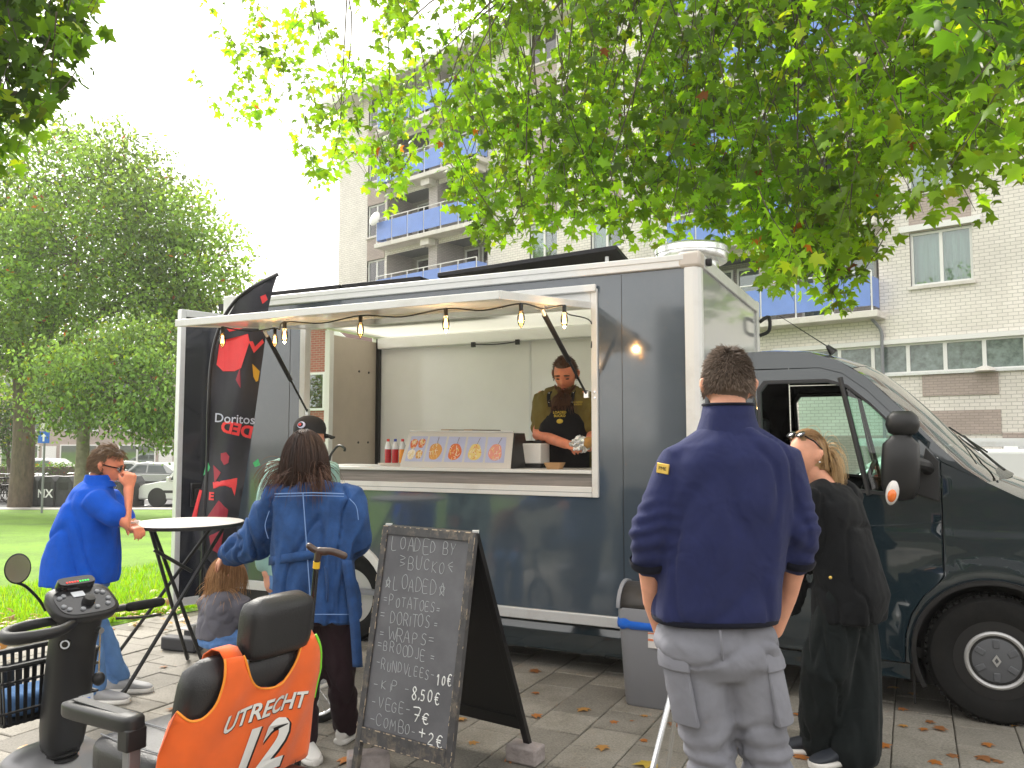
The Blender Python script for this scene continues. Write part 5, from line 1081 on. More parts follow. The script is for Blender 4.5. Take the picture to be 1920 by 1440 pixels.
strands(F5, 'hair', 'hair_sandy', h5, M5, 1500, lambda d: .035 + .02 * max(0, d.z), .0015, k=.98, keep=lambda d: (d.z > -.45 and d.x < .12) or (d.z > .5 and d.x < .75), flow=lambda d: V(-.3 + d.x * .3, d.y * .5, -.3), grav=.2, lift=.5, curl=.15, step=.010, infl=1.0, capk=1.015)
faceparts(F5, h5, M5, .98, 'hair_sandy')
mk('lens_dark', (.008, .008, .009), .08, coat=.5)
sg = MB(); SGL = []
for s in (-1, 1): sg.ell(F5.L(h5 + M5 @ (V(.096, s * .033, .0) * .98)), (.006, .028, .020), M5, 14, 8); sg.tube([F5.L(h5 + M5 @ (V(x, s * y, .008) * .98)) for x, y in ((.09, .062), (.04, .082), (-.01, .088))], .004, 6)
sg.tube([F5.L(h5 + M5 @ V(.101, y, .006)) for y in (-.012, 0, .012)], .003, 6); sg.build('sunglasses', 'lens_dark', F5.root)

# ======== blonde woman in black at the cab
Y0 = 4.08
F6 = Fig('person', 'blonde woman in black blazer and wide black trousers leaning by the cab door', gp(1555, 1420))
h6 = at(1514, 850, Y0 + .02); M6 = frame((-.95, -.30, -.05)); fx = V(-.75, .66, 0).normalized(); lx = V(-.66, -.75, 0).normalized()
sh = [at(1530, 925, Y0 - .06), at(1590, 925, Y0 + .12)]; el = [at(1500, 1020, Y0 - .05), at(1560, 1040, Y0 + .25)]; wr = [at(1490, 1080, Y0 + .15), at(1510, 1060, Y0 + .3)]
pv = at(1592, 1110, Y0); hips = [pv + lx * .09, pv - lx * .09]; kn = [at(1550, 1250, Y0 - .02), at(1605, 1250, Y0 + .05)]; an = [V(at(1540, 1400, 4.25).x, 4.22, .08), V(at(1600, 1410, 4.12).x, 4.10, .08)]
b = MB(); headmesh(b, h6, M6, .95); relhead(F6, b, HN); F6.chain(b, [h6 + V(0, 0, -.06), at(1550, 915, Y0 + .03)], [.048, .055])
F6.torso(b, [(at(1557, 925, Y0 + .03), lx, fx, .11, .075), (at(1575, 1020, Y0), lx, fx, .13, .09), (pv, lx, fx, .15, .1)])
for i in (0, 1): F6.chain(b, [sh[i], el[i], wr[i]], [.045, .038, .026]); hand(b, F6.L(wr[i]), fx + V(0, 0, .1), Z, lx, .92, .4); F6.chain(b, [hips[i], kn[i], an[i]], [.08, .055, .036])
F6.obj('body', b, 'skin', vox=.008, it=2)
bz = MB(); F6.torso(bz, [(at(1550, 905, Y0 + .03), lx, fx, .06, .055), (at(1555, 915, Y0 + .03), lx, fx, .14, .09), (at(1562, 940, Y0 + .02), lx, fx, .185, .12), (at(1575, 1000, Y0 + .01), lx, fx, .18, .135), (at(1588, 1060, Y0), lx, fx, .19, .15), (at(1596, 1110, Y0), lx, fx, .205, .17), (at(1592, 1160, Y0), lx, fx, .2, .165)], p=2.4)
for i in (0, 1): F6.chain(bz, [sh[i].lerp(sh[1 - i], .15), sh[i], sh[i].lerp(el[i], .5), el[i], el[i].lerp(wr[i], .85)], [.075, .078, .072, .066, .055])
bz.prism([F6.L(at(1478, 1080, Y0 + .1)), F6.L(at(1520, 1090, Y0 + .05)), F6.L(at(1505, 1150, Y0 + .1)), F6.L(at(1482, 1160, Y0 + .12))], (.0, .05, 0))
F6.obj('blazer', bz, 'black_blazer', vox=.011, it=3, disp=folds((7, 7, 4), .018, 7.)); MB().ell(F6.L(at(1557, 1083, Y0 - .19)), (.008, .006, .008)).build('button', 'gold', F6.root)
tr_ = MB(); F6.torso(tr_, [(pv + V(0, 0, .04), lx, fx, .15, .11), (pv - V(0, 0, .1), lx, fx, .17, .13)])
for i in (0, 1): F6.chain(tr_, [hips[i], hips[i].lerp(kn[i], .5), kn[i], kn[i].lerp(an[i], .5), an[i] + V(0, 0, -.01)], [.11, .115, .118, .122, .126])
F6.obj('trousers', tr_, 'black_trouser', vox=.012, it=3, disp=folds((11, 11, 1.4), .022, 2.5))
for i in (0, 1): shoe(F6, 'shoe', an[i] + V(-.05, 0, 0), (-1, .15 - .5 * i), 'shoe_navy', 'shoe_white', 1.05)
strands(F6, 'hair', 'hair_blonde', h6, M6, 2600, lambda d: .24, .0014, k=.95, ramp=.3, keep=lambda d: d.x < -.2 or (d.z > .5 and d.x < .6 and abs(d.y) < .6), flow=lambda d: V(-1., d.y * .15, .0), grav=1.5, curl=.03, infl=1.0, capk=1.04, tintf=lambda d, r: min(1, r.random() * .55 + (.42 if d.x < -.1 else .0)))
faceparts(F6, h6, M6, .95, 'hair_sandy'); MB().ell(F6.L(h6 + M6 @ V(-.002, .086, -.042)), (.005,) * 3).build('earring', 'chrome', F6.root)
sg = MB()
for s in (-1, 1): sg.ell(F6.L(h6 + M6 @ V(.062, s * .036, .098)), (.008, .030, .022), M6 @ Matrix.Rotation(R(-50), 3, 'Y'), 14, 8); sg.tube([F6.L(h6 + M6 @ V(x, s * y, z)) for x, y, z in ((.06, .066, .09), (.02, .086, .06), (-.02, .088, .02))], .004, 6)
sg.tube([F6.L(h6 + M6 @ V(.07, y, .102)) for y in (-.01, .01)], .003, 6); sg.build('sunglasses', 'lens_dark', F6.root)

# ======== the cook inside the truck
def tk(px, py, y):                                      # pixel -> point at depth y inside the truck, world
    r = Vector(ray(px, py)); o_ = TMI @ V(0, 0, CAMH); d = TMI.to_3x3() @ r; return TM @ (o_ + d * ((y - o_.y) / d.y))
yk = .62; F7 = Fig('person', 'bearded cook in olive shirt and black apron wrapping food behind the counter', tk(1055, 1000, yk))
fx = (TM.to_3x3() @ V(.15, -1, 0)).normalized(); lx = V(-fx.y, fx.x, 0)     # faces the counter
h7 = tk(1060, 701, yk - .06); M7 = frame(fx + V(0, 0, -.5)); Rr = -lx
sh = [tk(1096, 746, yk), tk(1018, 746, yk)]; el = [tk(1112, 815, yk - .05), tk(1010, 815, yk - .1)]; wr = [tk(1105, 838, yk - .3), tk(1062, 833, yk - .34)]
def fl(p): return Vector(p)
pv = tk(1060, 880, yk); b = MB(); headmesh(b, h7, M7, 1.12); relhead(F7, b, HN); F7.chain(b, [h7 + M7 @ V(-.02, 0, -.07), tk(1058, 735, yk)], [.062, .07]); F7.torso(b, [(tk(1058, 740, yk), lx, fx, .14, .09), (tk(1058, 800, yk), lx, fx, .17, .12), (pv, lx, fx, .17, .12)])
hips = [pv + lx * .09, pv - lx * .09]; kn = [V(p.x, p.y, .95) for p in hips]; an = [V(p.x, p.y, .51) for p in hips]
for i in (0, 1): F7.chain(b, [sh[i], el[i], wr[i]], [.06, .052, .036]); F7.chain(b, [hips[i], kn[i], an[i]], [.085, .06, .042])
cw = TM.to_3x3(); hand(b, F7.L(wr[1]), cw @ V(.9, -.35, -.12), cw @ V(-.1, -.7, .6), cw @ V(.2, .1, .9), 1.05, .5); hand(b, F7.L(wr[0]), cw @ V(-.8, -.5, .0), cw @ V(.2, -.7, .6), cw @ V(-.2, .1, .9), 1.05, .6)
F7.obj('body', b, 'skin_red', vox=.008, it=2)
os_ = MB(); F7.torso(os_, [(tk(1059, 722, yk), lx, fx, .08, .07), (tk(1058, 730, yk), lx, fx, .15, .1), (tk(1057, 745, yk), lx, fx, .215, .13), (tk(1056, 775, yk), lx, fx, .225, .155), (tk(1057, 820, yk), lx, fx, .22, .17), (pv, lx, fx, .21, .17)], p=2.4)
for i in (0, 1): F7.chain(os_, [sh[i].lerp(sh[1 - i], .2), sh[i], sh[i].lerp(el[i], .78)], [.08, .082, .074])
F7.obj('shirt', os_, 'olive_shirt', vox=.012, it=3, disp=folds((8, 8, 4), .018, 4.4))
apn = MB(); gr = []
for py, wd in ((762, .10), (775, .13), (795, .19), (815, .215), (850, .225), (900, .225), (960, .22)):
    c_ = tk(1062, py, yk); k_ = .19 if py > 790 else .165; gr.append([F7.L(c_ + lx * (wd * math.sin(a)) + fx * (k_ * math.cos(a) ** .6 + .004)) for a in np.linspace(-1.15, 1.15, 17)])
apn.sheet(gr); AP = apn.build('apron', 'apron', F7.root, solid=.006)
for s in (-1, 1):
    p0 = tk(1062, 764, yk) + lx * s * .085 + fx * .165; p1 = tk(1059, 742, yk) + lx * s * .095 + fx * .115; p2 = tk(1059, 728, yk) + lx * s * .085; 
    stp = MB(); pth = bez([p0, p1, p2], 5); stp.sheet([[F7.L(p - lx * .014 + fx * .012), F7.L(p + lx * .014 + fx * .012)] for p in pth]); o = stp.build('apron_strap', 'apron', AP, solid=.005)
    for k_ in (2, 6): MB().ell(F7.L(pth[k_] + fx * .016), (.005,) * 3).build('snap', 'chrome', o)
lg = MB(); ctr = tk(1061, 778, yk) + fx * .19; bur = MB()
mk('logo_yellow', (.65, .48, .05), .6); mk('bun', (.5, .27, .08), .7)
tx = textmesh('LOADED\nBUCKO', .026, bold=.0006); mapmb(tx, lambda p: F7.L(ctr) - lx * -p.x * 1 + V(0, 0, p.y) + fx * .004); tx.build('apron_lettering', 'logo_yellow', AP)
bur.ell(F7.L(ctr + V(0, 0, -.055)), (.026, .012, .020), frame(lx)); bur.build('apron_emblem', 'logo_yellow', AP)
ctr2 = tk(1093, 758, yk) + fx * .15; tx = textmesh('LOADED\nBUCKO', .018); mapmb(tx, lambda p: F7.L(ctr2) + lx * p.x + V(0, 0, p.y) + fx * .02); tx.build('shirt_lettering', 'logo_yellow', F7.root)
strands(F7, 'hair', 'hair_ginger', h7, M7, 1600, lambda d: .06, .0016, k=1.12, keep=lambda d: (d.z > -.3 and d.x < .35) or d.z > .62, flow=lambda d: V(-.9, d.y * .4, -.1), grav=.15, curl=.2, step=.011, infl=1.02, capk=1.03)
strands(F7, 'beard', 'hair_ginger', h7 + M7 @ V(.022, 0, -.014), M7, 1300, lambda d: .21 if d.z < -.55 else .08, .0019, k=1.12, keep=lambda d: d.z < -.40 and d.x > .1 and not (abs(d.y) < .22 and -.66 < d.z < -.56), flow=lambda d: V(.9, 0, -.8), grav=.34, curl=.16, step=.013, infl=1.0, cap=False, tintf=lambda d, r: .15 + r.random() * .7)
strands(F7, 'moustache', 'hair_ginger', h7 + M7 @ V(.032, 0, -.004), M7, 220, lambda d: .03, .0016, k=1.08, keep=lambda d: d.x > .75 and abs(d.y) < .45 and -.56 < d.z < -.44, flow=lambda d: V(0, 1 if d.y > 0 else -1, -.6), grav=.4, step=.008, infl=.98, cap=False)
faceparts(F7, h7, M7, 1.12, 'hair_ginger', lids=True)
# ---------------------------------------------------------------- standing table, food
tc_ = V(-2.13, 5.42, 0)
TB = thing('standing_table', 'round white folding standing table with black crossed legs', 'table', tc_)
mk('table_white', (.58, .565, .54), .4, var=.05, vs=3)
MB().lathe([(.001, 1.036), (.345, 1.036), (.35, 1.032), (.35, 1.016), (.345, 1.012), (.001, 1.012)], (0, 0, 0), n=48).build('table_top', 'table_white', TB)
MB().lathe([(.349, 1.010), (.353, 1.013), (.353, 1.032), (.349, 1.034)], (0, 0, 0), n=48, closed=True).build('edge_band', 'black_plastic', TB)
feet = [gp(224, 1313) - tc_, gp(382, 1248) - tc_, gp(198, 1256) - tc_, gp(352, 1238) - tc_]
tops = [V(.21, .1, 1.01), V(-.24, .0, 1.01), V(.1, .2, 1.01), V(-.2, -.12, 1.01)]
for f_, t_ in zip(feet, tops):
    d = (t_ - f_); out_ = V(f_.x, f_.y, 0).normalized(); k_ = f_ + d * .09 + V(0, 0, .0)
    MB().tube(bez([f_ + out_ * .03 + V(0, 0, .012), f_ + d * .05 - out_ * .005 + V(0, 0, .01), k_, t_], 5), .0125, 10).build('leg', 'black_metal', TB)
MB().tube([V(-.2, -.12, 1.0), V(-.24, .0, 1.0)], .01, 8).build('cross_bar', 'black_metal', TB); MB().tube([V(.21, .1, 1.0), V(.1, .2, 1.0)], .01, 8).build('cross_bar', 'black_metal', TB)
MB().tube([V(-.2, -.05, .86), V(.0, .08, .70)], .012, 8).build('latch', 'black_metal', TB)
tp_ = at(238, 996, 5.12); BW = thing('food_tray', 'small white tray of food on the standing table', 'tray', V(tp_.x, tp_.y, 1.0365))
MB().loft([ellring(V(0, 0, z), XA, YA, a, b_, 20, 4) for z, a, b_ in ((0, .05, .04), (.035, .07, .055), (.035, .066, .051), (.008, .046, .036))]).build('tray', 'shoe_white', BW, ang=50)
mk('fries', (.6, .38, .1), .6); fr_ = MB()
for k in range(16): a = random.uniform(0, 6.28); q = V(.04 * math.cos(a) * random.random(), .03 * math.sin(a) * random.random(), .025); fr_.tube([q, q + V(random.uniform(-.03, .03), random.uniform(-.03, .03), .02)], .006, 5)
fr_.build('food', 'fries', BW)
fp = at(237, 902, 5.0); FK = thing('fork', 'small fork held to the mouth of the man in blue', 'fork', fp); MB().tube([V(.03, 0, .0), V(-.02, 0, .004), V(-.07, .0, .0)], .003, 6).build('handle', 'alu_bright', FK)
for k in (-1, 0, 1): MB().tube([V(-.07, k * .004, 0), V(-.10, k * .004, .004)], .0012, 5).build('tine', 'alu_bright', FK)
# ---------------------------------------------------------------- A-board with chalk menu
ph_ = -.609; be = V(math.cos(ph_), math.sin(ph_), 0); bn = V(be.y, -be.x, 0); bc = V(-.395, 3.927, 0); bw_, bh_, sf, sb_ = .577, 1.15, .202, .47
AB = thing('sandwich_board', 'worn black A-board with chalk menu standing on the paving', 'sandwich board', bc)
mk('board_frame', (.06, .058, .06), .6, var=.3, vs=20, dirt=.5, dirtcol=(.35, .28, .2), ds=18); mk('board_inner', (.008, .008, .009), .35)
mk('blackboard', (.12, .12, .13), .7, var=.3, vs=4, dirt=.4, dirtcol=(.2, .2, .21), ds=3); mk('worn_wood', (.45, .36, .26), .8, var=.3, vs=40); mk('chalk', (.48, .50, .51), .9); mk('chalk_bold', (.85, .86, .84), .9)
def fb(u, v, d=0.):  # front face: u across -.5..5, v 0 top..1 ground
    t = V(0, 0, bh_) + be * u * bw_; q = t + (bn * sf - V(0, 0, bh_)) * v; nn = (V(0, 0, 1) * sf + bn * bh_).normalized(); return q + nn * d
def rb(u, v, d=0.):
    t = V(0, 0, bh_) + be * u * bw_; q = t + (-bn * sb_ - V(0, 0, bh_)) * v; nn = (V(0, 0, 1) * sb_ - bn * bh_).normalized(); return q + nn * d
def slab_(fn, u0, u1, v0, v1, d0, d1): return MB().loft([[fn(u, v, d) for u, v in ((u0, v0), (u1, v0), (u1, v1), (u0, v1))] for d in (d0, d1)])
FR = slab_(fb, -.44, .44, .036, .80, -.006, .004).build('front_panel', 'blackboard', AB, smooth_=False); RP = slab_(rb, -.44, .44, .05, .80, -.006, .004).build('back_panel', 'board_inner', AB, smooth_=False)
for fn, nm, m_ in ((fb, 'front_frame', 'board_frame'), (rb, 'back_frame', 'board_inner')):
    for u0, u1, v0, v1 in ((-.5, -.44, 0, 1.), (.44, .5, 0, 1.), (-.439, .439, .0, .036), (-.439, .439, .801, .86)): slab_(fn, u0, u1, v0, v1, -.012, .014).build(nm, m_, AB, smooth_=False, bevel=.002)
for u in (-.498, -.442, .442, .498):
    q = MB(); v = .02
    while v < .98: ln = random.uniform(.004, .03); q.tube([fb(u, v, .0135), fb(u + random.uniform(-.004, .004), v + ln, .0138)], random.uniform(.0006, .0022), 5); v += ln + random.uniform(.0, .2) * random.random()
    struct(q.build('chipped_edge', 'worn_wood', FR), 'stuff')
for u0, v0, u1, v1 in ((-.44, .803, .44, .803), (-.44, .855, .44, .857), (-.49, .003, .49, .003)):
    q = MB(); t = 0
    while t < .97: l_ = random.uniform(.01, .06); q.tube([fb(lerp(u0, u1, t), lerp(v0, v1, t), .0135), fb(lerp(u0, u1, min(1, t + l_)), lerp(v0, v1, min(1, t + l_)), .0138)], random.uniform(.001, .003), 5); t += l_ + random.uniform(.0, .08)
    struct(q.build('chipped_edge', 'worn_wood', FR), 'stuff')
for u in (-.47, .47): MB().box(fb(u, -.004, -.01), (.03, .03, .012)).build('hinge', 'alu', AB)
FONT = dict(A='0,0 2,6 4,0;1,2.3 3,2.3', B='0,0 0,6 2.6,6 3.3,4.6 2.5,3.2 0,3;2.5,3.2 3.8,1.8 3,0 0,0', C='3.8,5 2.6,6 .8,5.4 0,3 .8,.6 2.6,0 3.9,1', D='0,0 0,6 2.4,5.6 3.8,3.4 2.8,.8 0,0', E='3.4,6 0,6 0,0 3.5,0;0,3 2.8,3', G='3.8,5 2.4,6 .6,5 0,3 .6,.8 2.4,0 3.8,1 3.8,2.8 2.2,2.8', I='1,0 1,6', J='3,6 3,1 2,0 .6,.4', K='0,0 0,6;3.4,6 0,2.8 3.6,0', L='0,6 0,0 3.2,0', M='0,0 .6,6 2.2,2.4 3.8,6 4.4,0', N='0,0 0,6 3.4,0 3.4,6', O='2,6 .4,5 0,2.8 .8,.5 2.2,0 3.6,1.2 3.9,3.6 3,5.6 2,6', P='0,0 0,6 2.6,6 3.4,4.6 2.4,3.1 0,2.9', R='0,0 0,6 2.5,6 3.3,4.6 2.4,3.1 0,2.9;1.6,2.9 3.6,0', S='3.4,5.4 2,6 .5,5.1 .8,3.7 2.8,2.6 3.2,1 1.8,0 0,.5', T='0,6 4,6;2,6 2,0', U='0,6 .2,1.2 1.6,0 3.2,1 3.6,6', V='0,6 1.9,0 3.8,6', W='0,6 1,0 2.4,4 3.6,0 5,6', Y='0,6 2,3 4,6;2,3 1.2,0')
FONT.update({'0': '1.8,6 .3,4.6 .2,1.4 1.6,0 3,1.3 3.2,4.5 1.8,6', '1': '.2,4.6 1.6,6 1.6,0', '2': '.2,4.8 1.6,6 3.1,5 2.6,3.2 0,0 3.5,0', '5': '3.2,6 .6,6 .4,3.4 2.2,3.6 3.2,2 2.2,.2 .2,.2', '7': '0,6 3.4,6 1.2,0;.8,3 3,3', '8': '1.7,3.2 .4,4.6 1.7,6 3,4.7 1.7,3.2 .2,1.5 1.7,0 3.2,1.5 1.7,3.2', '€': '3.8,5.3 2.6,6 1.2,5.2 .7,3 1.3,.7 2.7,0 3.9,.8;0,3.6 3,3.6;0,2.5 2.8,2.5', '+': '.2,3 3.6,3;1.9,4.8 1.9,1.2', '-': '.2,3 3,3', '=': '0,3.8 3,3.8;0,2.3 3,2.3', ',': '.8,.8 .3,-.8', '>': '0,5 3.4,4.2 .2,3;.2,2.2 3.4,1.6 .2,.4', '<': '3.4,5.2 .2,3.4 3.6,3.0;.8,2.8 3.6,.6', '*': '.4,.4 2,6 3.5,.4 0,3.9 4,3.9 .4,.4'})
def boardpt(px, py, d=.0052):
    r = Vector(ray(px, py)); o_ = V(0, 0, CAMH); A_, B_, C_ = [AB.location + fb(u, v, d) for u, v in ((-.5, 0), (.5, 0), (-.5, 1))]; n_ = (B_ - A_).cross(C_ - A_); return o_ + r * (n_.dot(A_ - o_) / n_.dot(r)) - bc
def chalk(txt, p0, p1, h, r=.0013, mat='chalk', jit=.6):
    adv = [(2.2 if c == 'I' else 2.0 if c in ',' else 3. if c == ' ' else 5.6 if c in 'WM' else 5.) for c in txt]; tot = sum(adv); m = MB(); x = 0
    for c, a in zip(txt, adv):
        if c != ' ':
            jx, jy, js = random.uniform(-jit, jit), random.uniform(-jit, jit), random.uniform(.82, 1.15)
            for st in FONT[c].split(';'):
                pts = [tuple(map(float, q.split(','))) for q in st.split()]; path = []
                for (gx, gy) in pts:
                    t = (x + (gx + jx) * js * (a / 5. if c in 'WM' else 1) * .86) / tot; bx = lerp(p0[0], p1[0], t) + (gy * .10 * h / 6); by = lerp(p0[1], p1[1], t) - (gy * js + jy) * h / 6
                    path.append(boardpt(bx, by))
                path = bez(path, 3) if len(path) > 2 else path
                m.tube(path, r, 5)
        x += a
    struct(m.build('chalk_line', mat, FR), 'stuff')
for tx, a, b_, h in (('LOADED BY', (735, 1029), (858, 1044), 24), ('>BUCKO<', (750, 1064), (853, 1078), 24), ('*LOADED*', (723, 1101), (836, 1118), 25), ('=POTATOES=', (719, 1134), (830, 1152), 20), ('= DORITOS =', (713, 1165), (826, 1182), 21), ('=WRAPS=', (711, 1198), (818, 1214), 22), ('=BROODJE =', (708, 1217), (818, 1245), 19), ('-RUNDVLEES-', (705, 1252), (818, 1278), 19), ('-KIP -', (701, 1290), (772, 1302), 18), ('-VEGE-', (697, 1325), (772, 1343), 20), ('-COMBO-', (693, 1358), (784, 1384), 21)): chalk(tx, a, b_, h)
for tx, a, b_, h in (('10€', (818, 1284), (848, 1288), 20), ('8,50€', (772, 1310), (826, 1322), 22), ('7€', (772, 1350), (812, 1362), 23), ('+2€', (784, 1388), (834, 1404), 24)): chalk(tx, a, b_, h, .0027, 'chalk_bold')
mk('stone_block', (.34, .30, .29), .9, var=.25, vs=14, bump=.5, bs=60)
for (px, py, sz, rz, lb) in ((690, 1446, (.2, .11, .09), 12, 'pinkish grey stone block beside the left foot of the A-board'), (985, 1428, (.17, .11, .085), -30, 'grey stone block beside the rear foot of the A-board')):
    q = gp(px, py); o = MB().box(V(0, 0, sz[2] / 2 + .001), sz).build('stone_block', 'stone_block', None, bevel=.012); o.location = q; o.rotation_euler = (0, 0, R(rz)); tag(o, lb, 'block')
# ---------------------------------------------------------------- waste bin
bp0 = V(.87, 5.02, 0); BN = thing('waste_bin', 'grey plastic swing-lid bin with blue bag edge beside the truck', 'bin', bp0, TA)
mk('bin_grey', (.27, .275, .30), .45, bump=.08, bs=200); mk('bag_blue', (.02, .16, .72), .3, bump=.4, bs=40); mk('lid_dark', (.045, .04, .038), .4); mk('label_paper', (.75, .72, .70), .6); mk('label_orange', (.8, .25, .12), .6)
MB().loft([ellring(V(0, 0, z), XA, YA, a, b_, 28, 6) for z, a, b_ in ((.0, .155, .125), (.01, .165, .135), (.5, .195, .165))]).build('body', 'bin_grey', BN, ang=50)
bg_ = MB(); bg_.loft([[p + V(0, 0, random.uniform(-.008, .008)) for p in ellring(V(0, 0, z), XA, YA, a, b_, 44, 6)] for z, a, b_ in ((.455, .196, .166), (.46, .204, .174), (.485, .207, .177), (.51, .203, .173))], cap=False); bg_.build('bag_edge', 'bag_blue', BN, ang=80)
ld = MB(); ld.loft([ellring(V(0, 0, z), XA, YA, a, b_, 28, 6) for z, a, b_ in ((.5, .2, .17), (.56, .2, .17), (.575, .198, .168))]); LD_ = ld.build('lid_rim', 'bin_grey', BN, ang=50)
for s in (-1, 1): MB().prism([V(s * .185 - .012, .165 * math.cos(t), .57 + .15 * math.sin(t)) for t in np.linspace(0, PI, 14)], (.024, 0, 0)).build('lid_side', 'bin_grey', LD_, bevel=.004)
fl_ = MB(); fl_.sheet([[V(x, .155 * math.cos(t), .57 + .135 * math.sin(t)) for x in (-.172, .172)] for t in np.linspace(0, PI, 16)]); fl_.build('swing_flap', 'lid_dark', LD_, solid=.008)
MB().bb(.0, .105, -.166, -.158, .36, .45).build('sticker', 'label_paper', BN); MB().bb(.0, .06, -.1675, -.1665, .40, .412).build('sticker_stripe', 'label_orange', BN); MB().bb(.0, .105, -.1675, -.1665, .44, .447).build('sticker_stripe', 'label_orange', BN)
# ---------------------------------------------------------------- aluminium trestle behind the tall man
st0 = V(.80, 3.25, 0); SD = thing('aluminium_trestle', 'aluminium folding trestle legs showing behind the tall man', 'trestle', st0)
P1, P2 = at(1262, 1285, 3.32) - st0, at(1224, 1440, 3.22) - st0; lf_ = P1 + (P2 - P1) * ((P1.z - .008) / (P1.z - P2.z)); apex = [P1 + (P1 - P2) * .75]
Q1, Q2 = at(1408, 1400, 3.32) - st0, at(1416, 1440, 3.26) - st0; rf_ = Q1 + (Q2 - Q1) * ((Q1.z - .008) / (Q1.z - Q2.z)); apex.append(Q1 + (Q1 - Q2).normalized() * ((apex[0].z - Q1.z) / (Q1 - Q2).normalized().z))
for f_, a_ in ((lf_, apex[0]), (rf_, apex[1])): MB().tube([f_, a_], .0115, 10).build('leg', 'alu_bright', SD); MB().cyl(f_ - V(0, 0, .007), f_ + V(0, 0, .03), .015, n=10).build('rubber_foot', 'rubber', SD)
for f_, a_ in ((V(-.12, .5, .008), apex[0]), (V(.25, .5, .008), apex[1])): MB().tube([f_, a_], .0105, 10).build('leg', 'alu_bright', SD)
MB().tube([apex[0] - V(.05, 0, 0), apex[1] + V(.05, 0, 0)], .014, 10).build('top_bar', 'steel', SD)
# ---------------------------------------------------------------- mobility scooter
hx_, hy_ = -.84, .54; SA = math.atan2(hy_, hx_); SO = V(-.93, 2.87, 0); SC = thing('mobility_scooter', 'black mobility scooter with orange jersey pulled over its seat back', 'mobility scooter', SO, SA)
mk('seat_leather', (.020, .020, .022), .34, spec=.5, bump=.25, bs=220, var=.2, vs=5); mk('scooter_shell', (.020, .020, .021), .4, bump=.08, bs=300); mk('scooter_silver', (.26, .26, .27), .4, .5); mk('jersey_orange', (.92, .14, .012), .65, var=.10, vs=9, bump=.35, bs=700, sheen=.2); mk('jersey_piping', (.95, .32, .03), .6); mk('jersey_green', (.25, .8, .05), .6); mk('print_white', (.78, .77, .74), .55); mk('led_red', (.7, .03, .02), .4, emit=.8); mk('led_green', (.03, .6, .06), .4, emit=.8); mk('plaque', (.65, .68, .72), .4)
def rbox(c, d, r, mat, name, par, rot=None, p=6):  # soft-edged cushion
    rings = []; hx, hy, hz = d[0] / 2, d[1] / 2, d[2] / 2
    for t in np.linspace(-1, 1, 11):
        k = (1 - abs(t) ** 5) ** .5; 
        rings.append([(rot @ q if rot is not None else q) + Vector(c) for q in ellring(V(0, 0, t * hz), XA, YA, max(.02, hx - r + r * k), max(.02, hy - r + r * k), 28, p)])
    return MB().loft(rings).build(name, mat, par, ang=80)
tilt = Matrix.Rotation(R(-12), 3, 'Y')
rbox((-.02, 0, .67), (.13, .54, .40), .05, 'seat_leather', 'backrest', SC, tilt, 4)
rbox((-.10, -.06, .935), (.11, .28, .21), .045, 'seat_leather', 'headrest', SC, Matrix.Rotation(R(-8), 3, 'Y'), 4)
MB().tube([V(-.09, .06, .80), V(-.1, .06, .93)], .01, 8).build('headrest_post', 'steel', SC); MB().tube([V(-.09, -.07, .80), V(-.1, -.07, .93)], .01, 8).build('headrest_post', 'steel', SC)
rbox((.28, 0, .465), (.50, .52, .13), .04, 'seat_leather', 'seat', SC, None, 5)
MB().tube(bez([V(.5, .2, .532), V(.3, .215, .537), V(.1, .2, .533)], 5), .0025, 5).build('seat_stitching', 'grey_plastic', SC); MB().tube(bez([V(.5, .05, .533), V(.3, .055, .537), V(.1, .05, .533)], 5), .0025, 5).build('seat_stitching', 'grey_plastic', SC)
for s in (1, -1):
    A_ = rbox((.30, s * .32, .665), (.40, .085, .055), .02, 'scooter_shell', 'armrest', SC, Matrix.Rotation(R(2), 3, 'Y'), 5); MB().bb(.13, .45, s * .32 - .02, s * .32 + .02, .692, .697).build('armrest_ridge', 'scooter_shell', A_, bevel=.002)
    MB().bb(.10, .155, s * .32 - .035, s * .32 + .035, .59, .66).build('armrest_hinge', 'scooter_shell', A_, bevel=.006); MB().bb(.11, .145, s * .32 - .022, s * .32 + .022, .36, .60).build('armrest_support', 'scooter_silver', A_, bevel=.005)
def jx(w, z):                                            # back surface of the seat
    t = (z - .67); xb = -.02 - math.tan(R(12)) * t * -1 * -1; xb = -.02 - .2126 * t
    q = max(0., 1 - (abs(w) / .305) ** 4); top = max(0., 1 - max(0, (z - .60) / .285) ** 5)
    return xb - .012 - .068 * (q ** .5) * (.35 + .65 * top ** .5) + .006 * math.sin(w * 31 + z * 17) * (1 if z < .75 else .3)
jo = [(.30, .735), (.325, .60), (.335, .40), (-.30, .40), (-.30, .60), (-.285, .72), (-.262, .80), (-.225, .872), (-.16, .872), (-.13, .80), (-.085, .75), (-.03, .735), (.03, .75), (.075, .80), (.10, .87), (.165, .872), (.17, .80), (.19, .735), (.225, .70), (.265, .70)]
JP = lambda w, z, d=0.: V(jx(w, z) - .004 - d + .003 * math.sin(w * 40 + 9 * z), w, z)
JO = MB().panel(jo, (), .022, lambda w, z: JP(w, z)).build('jersey', 'jersey_orange', SC, ang=80, solid=.004)
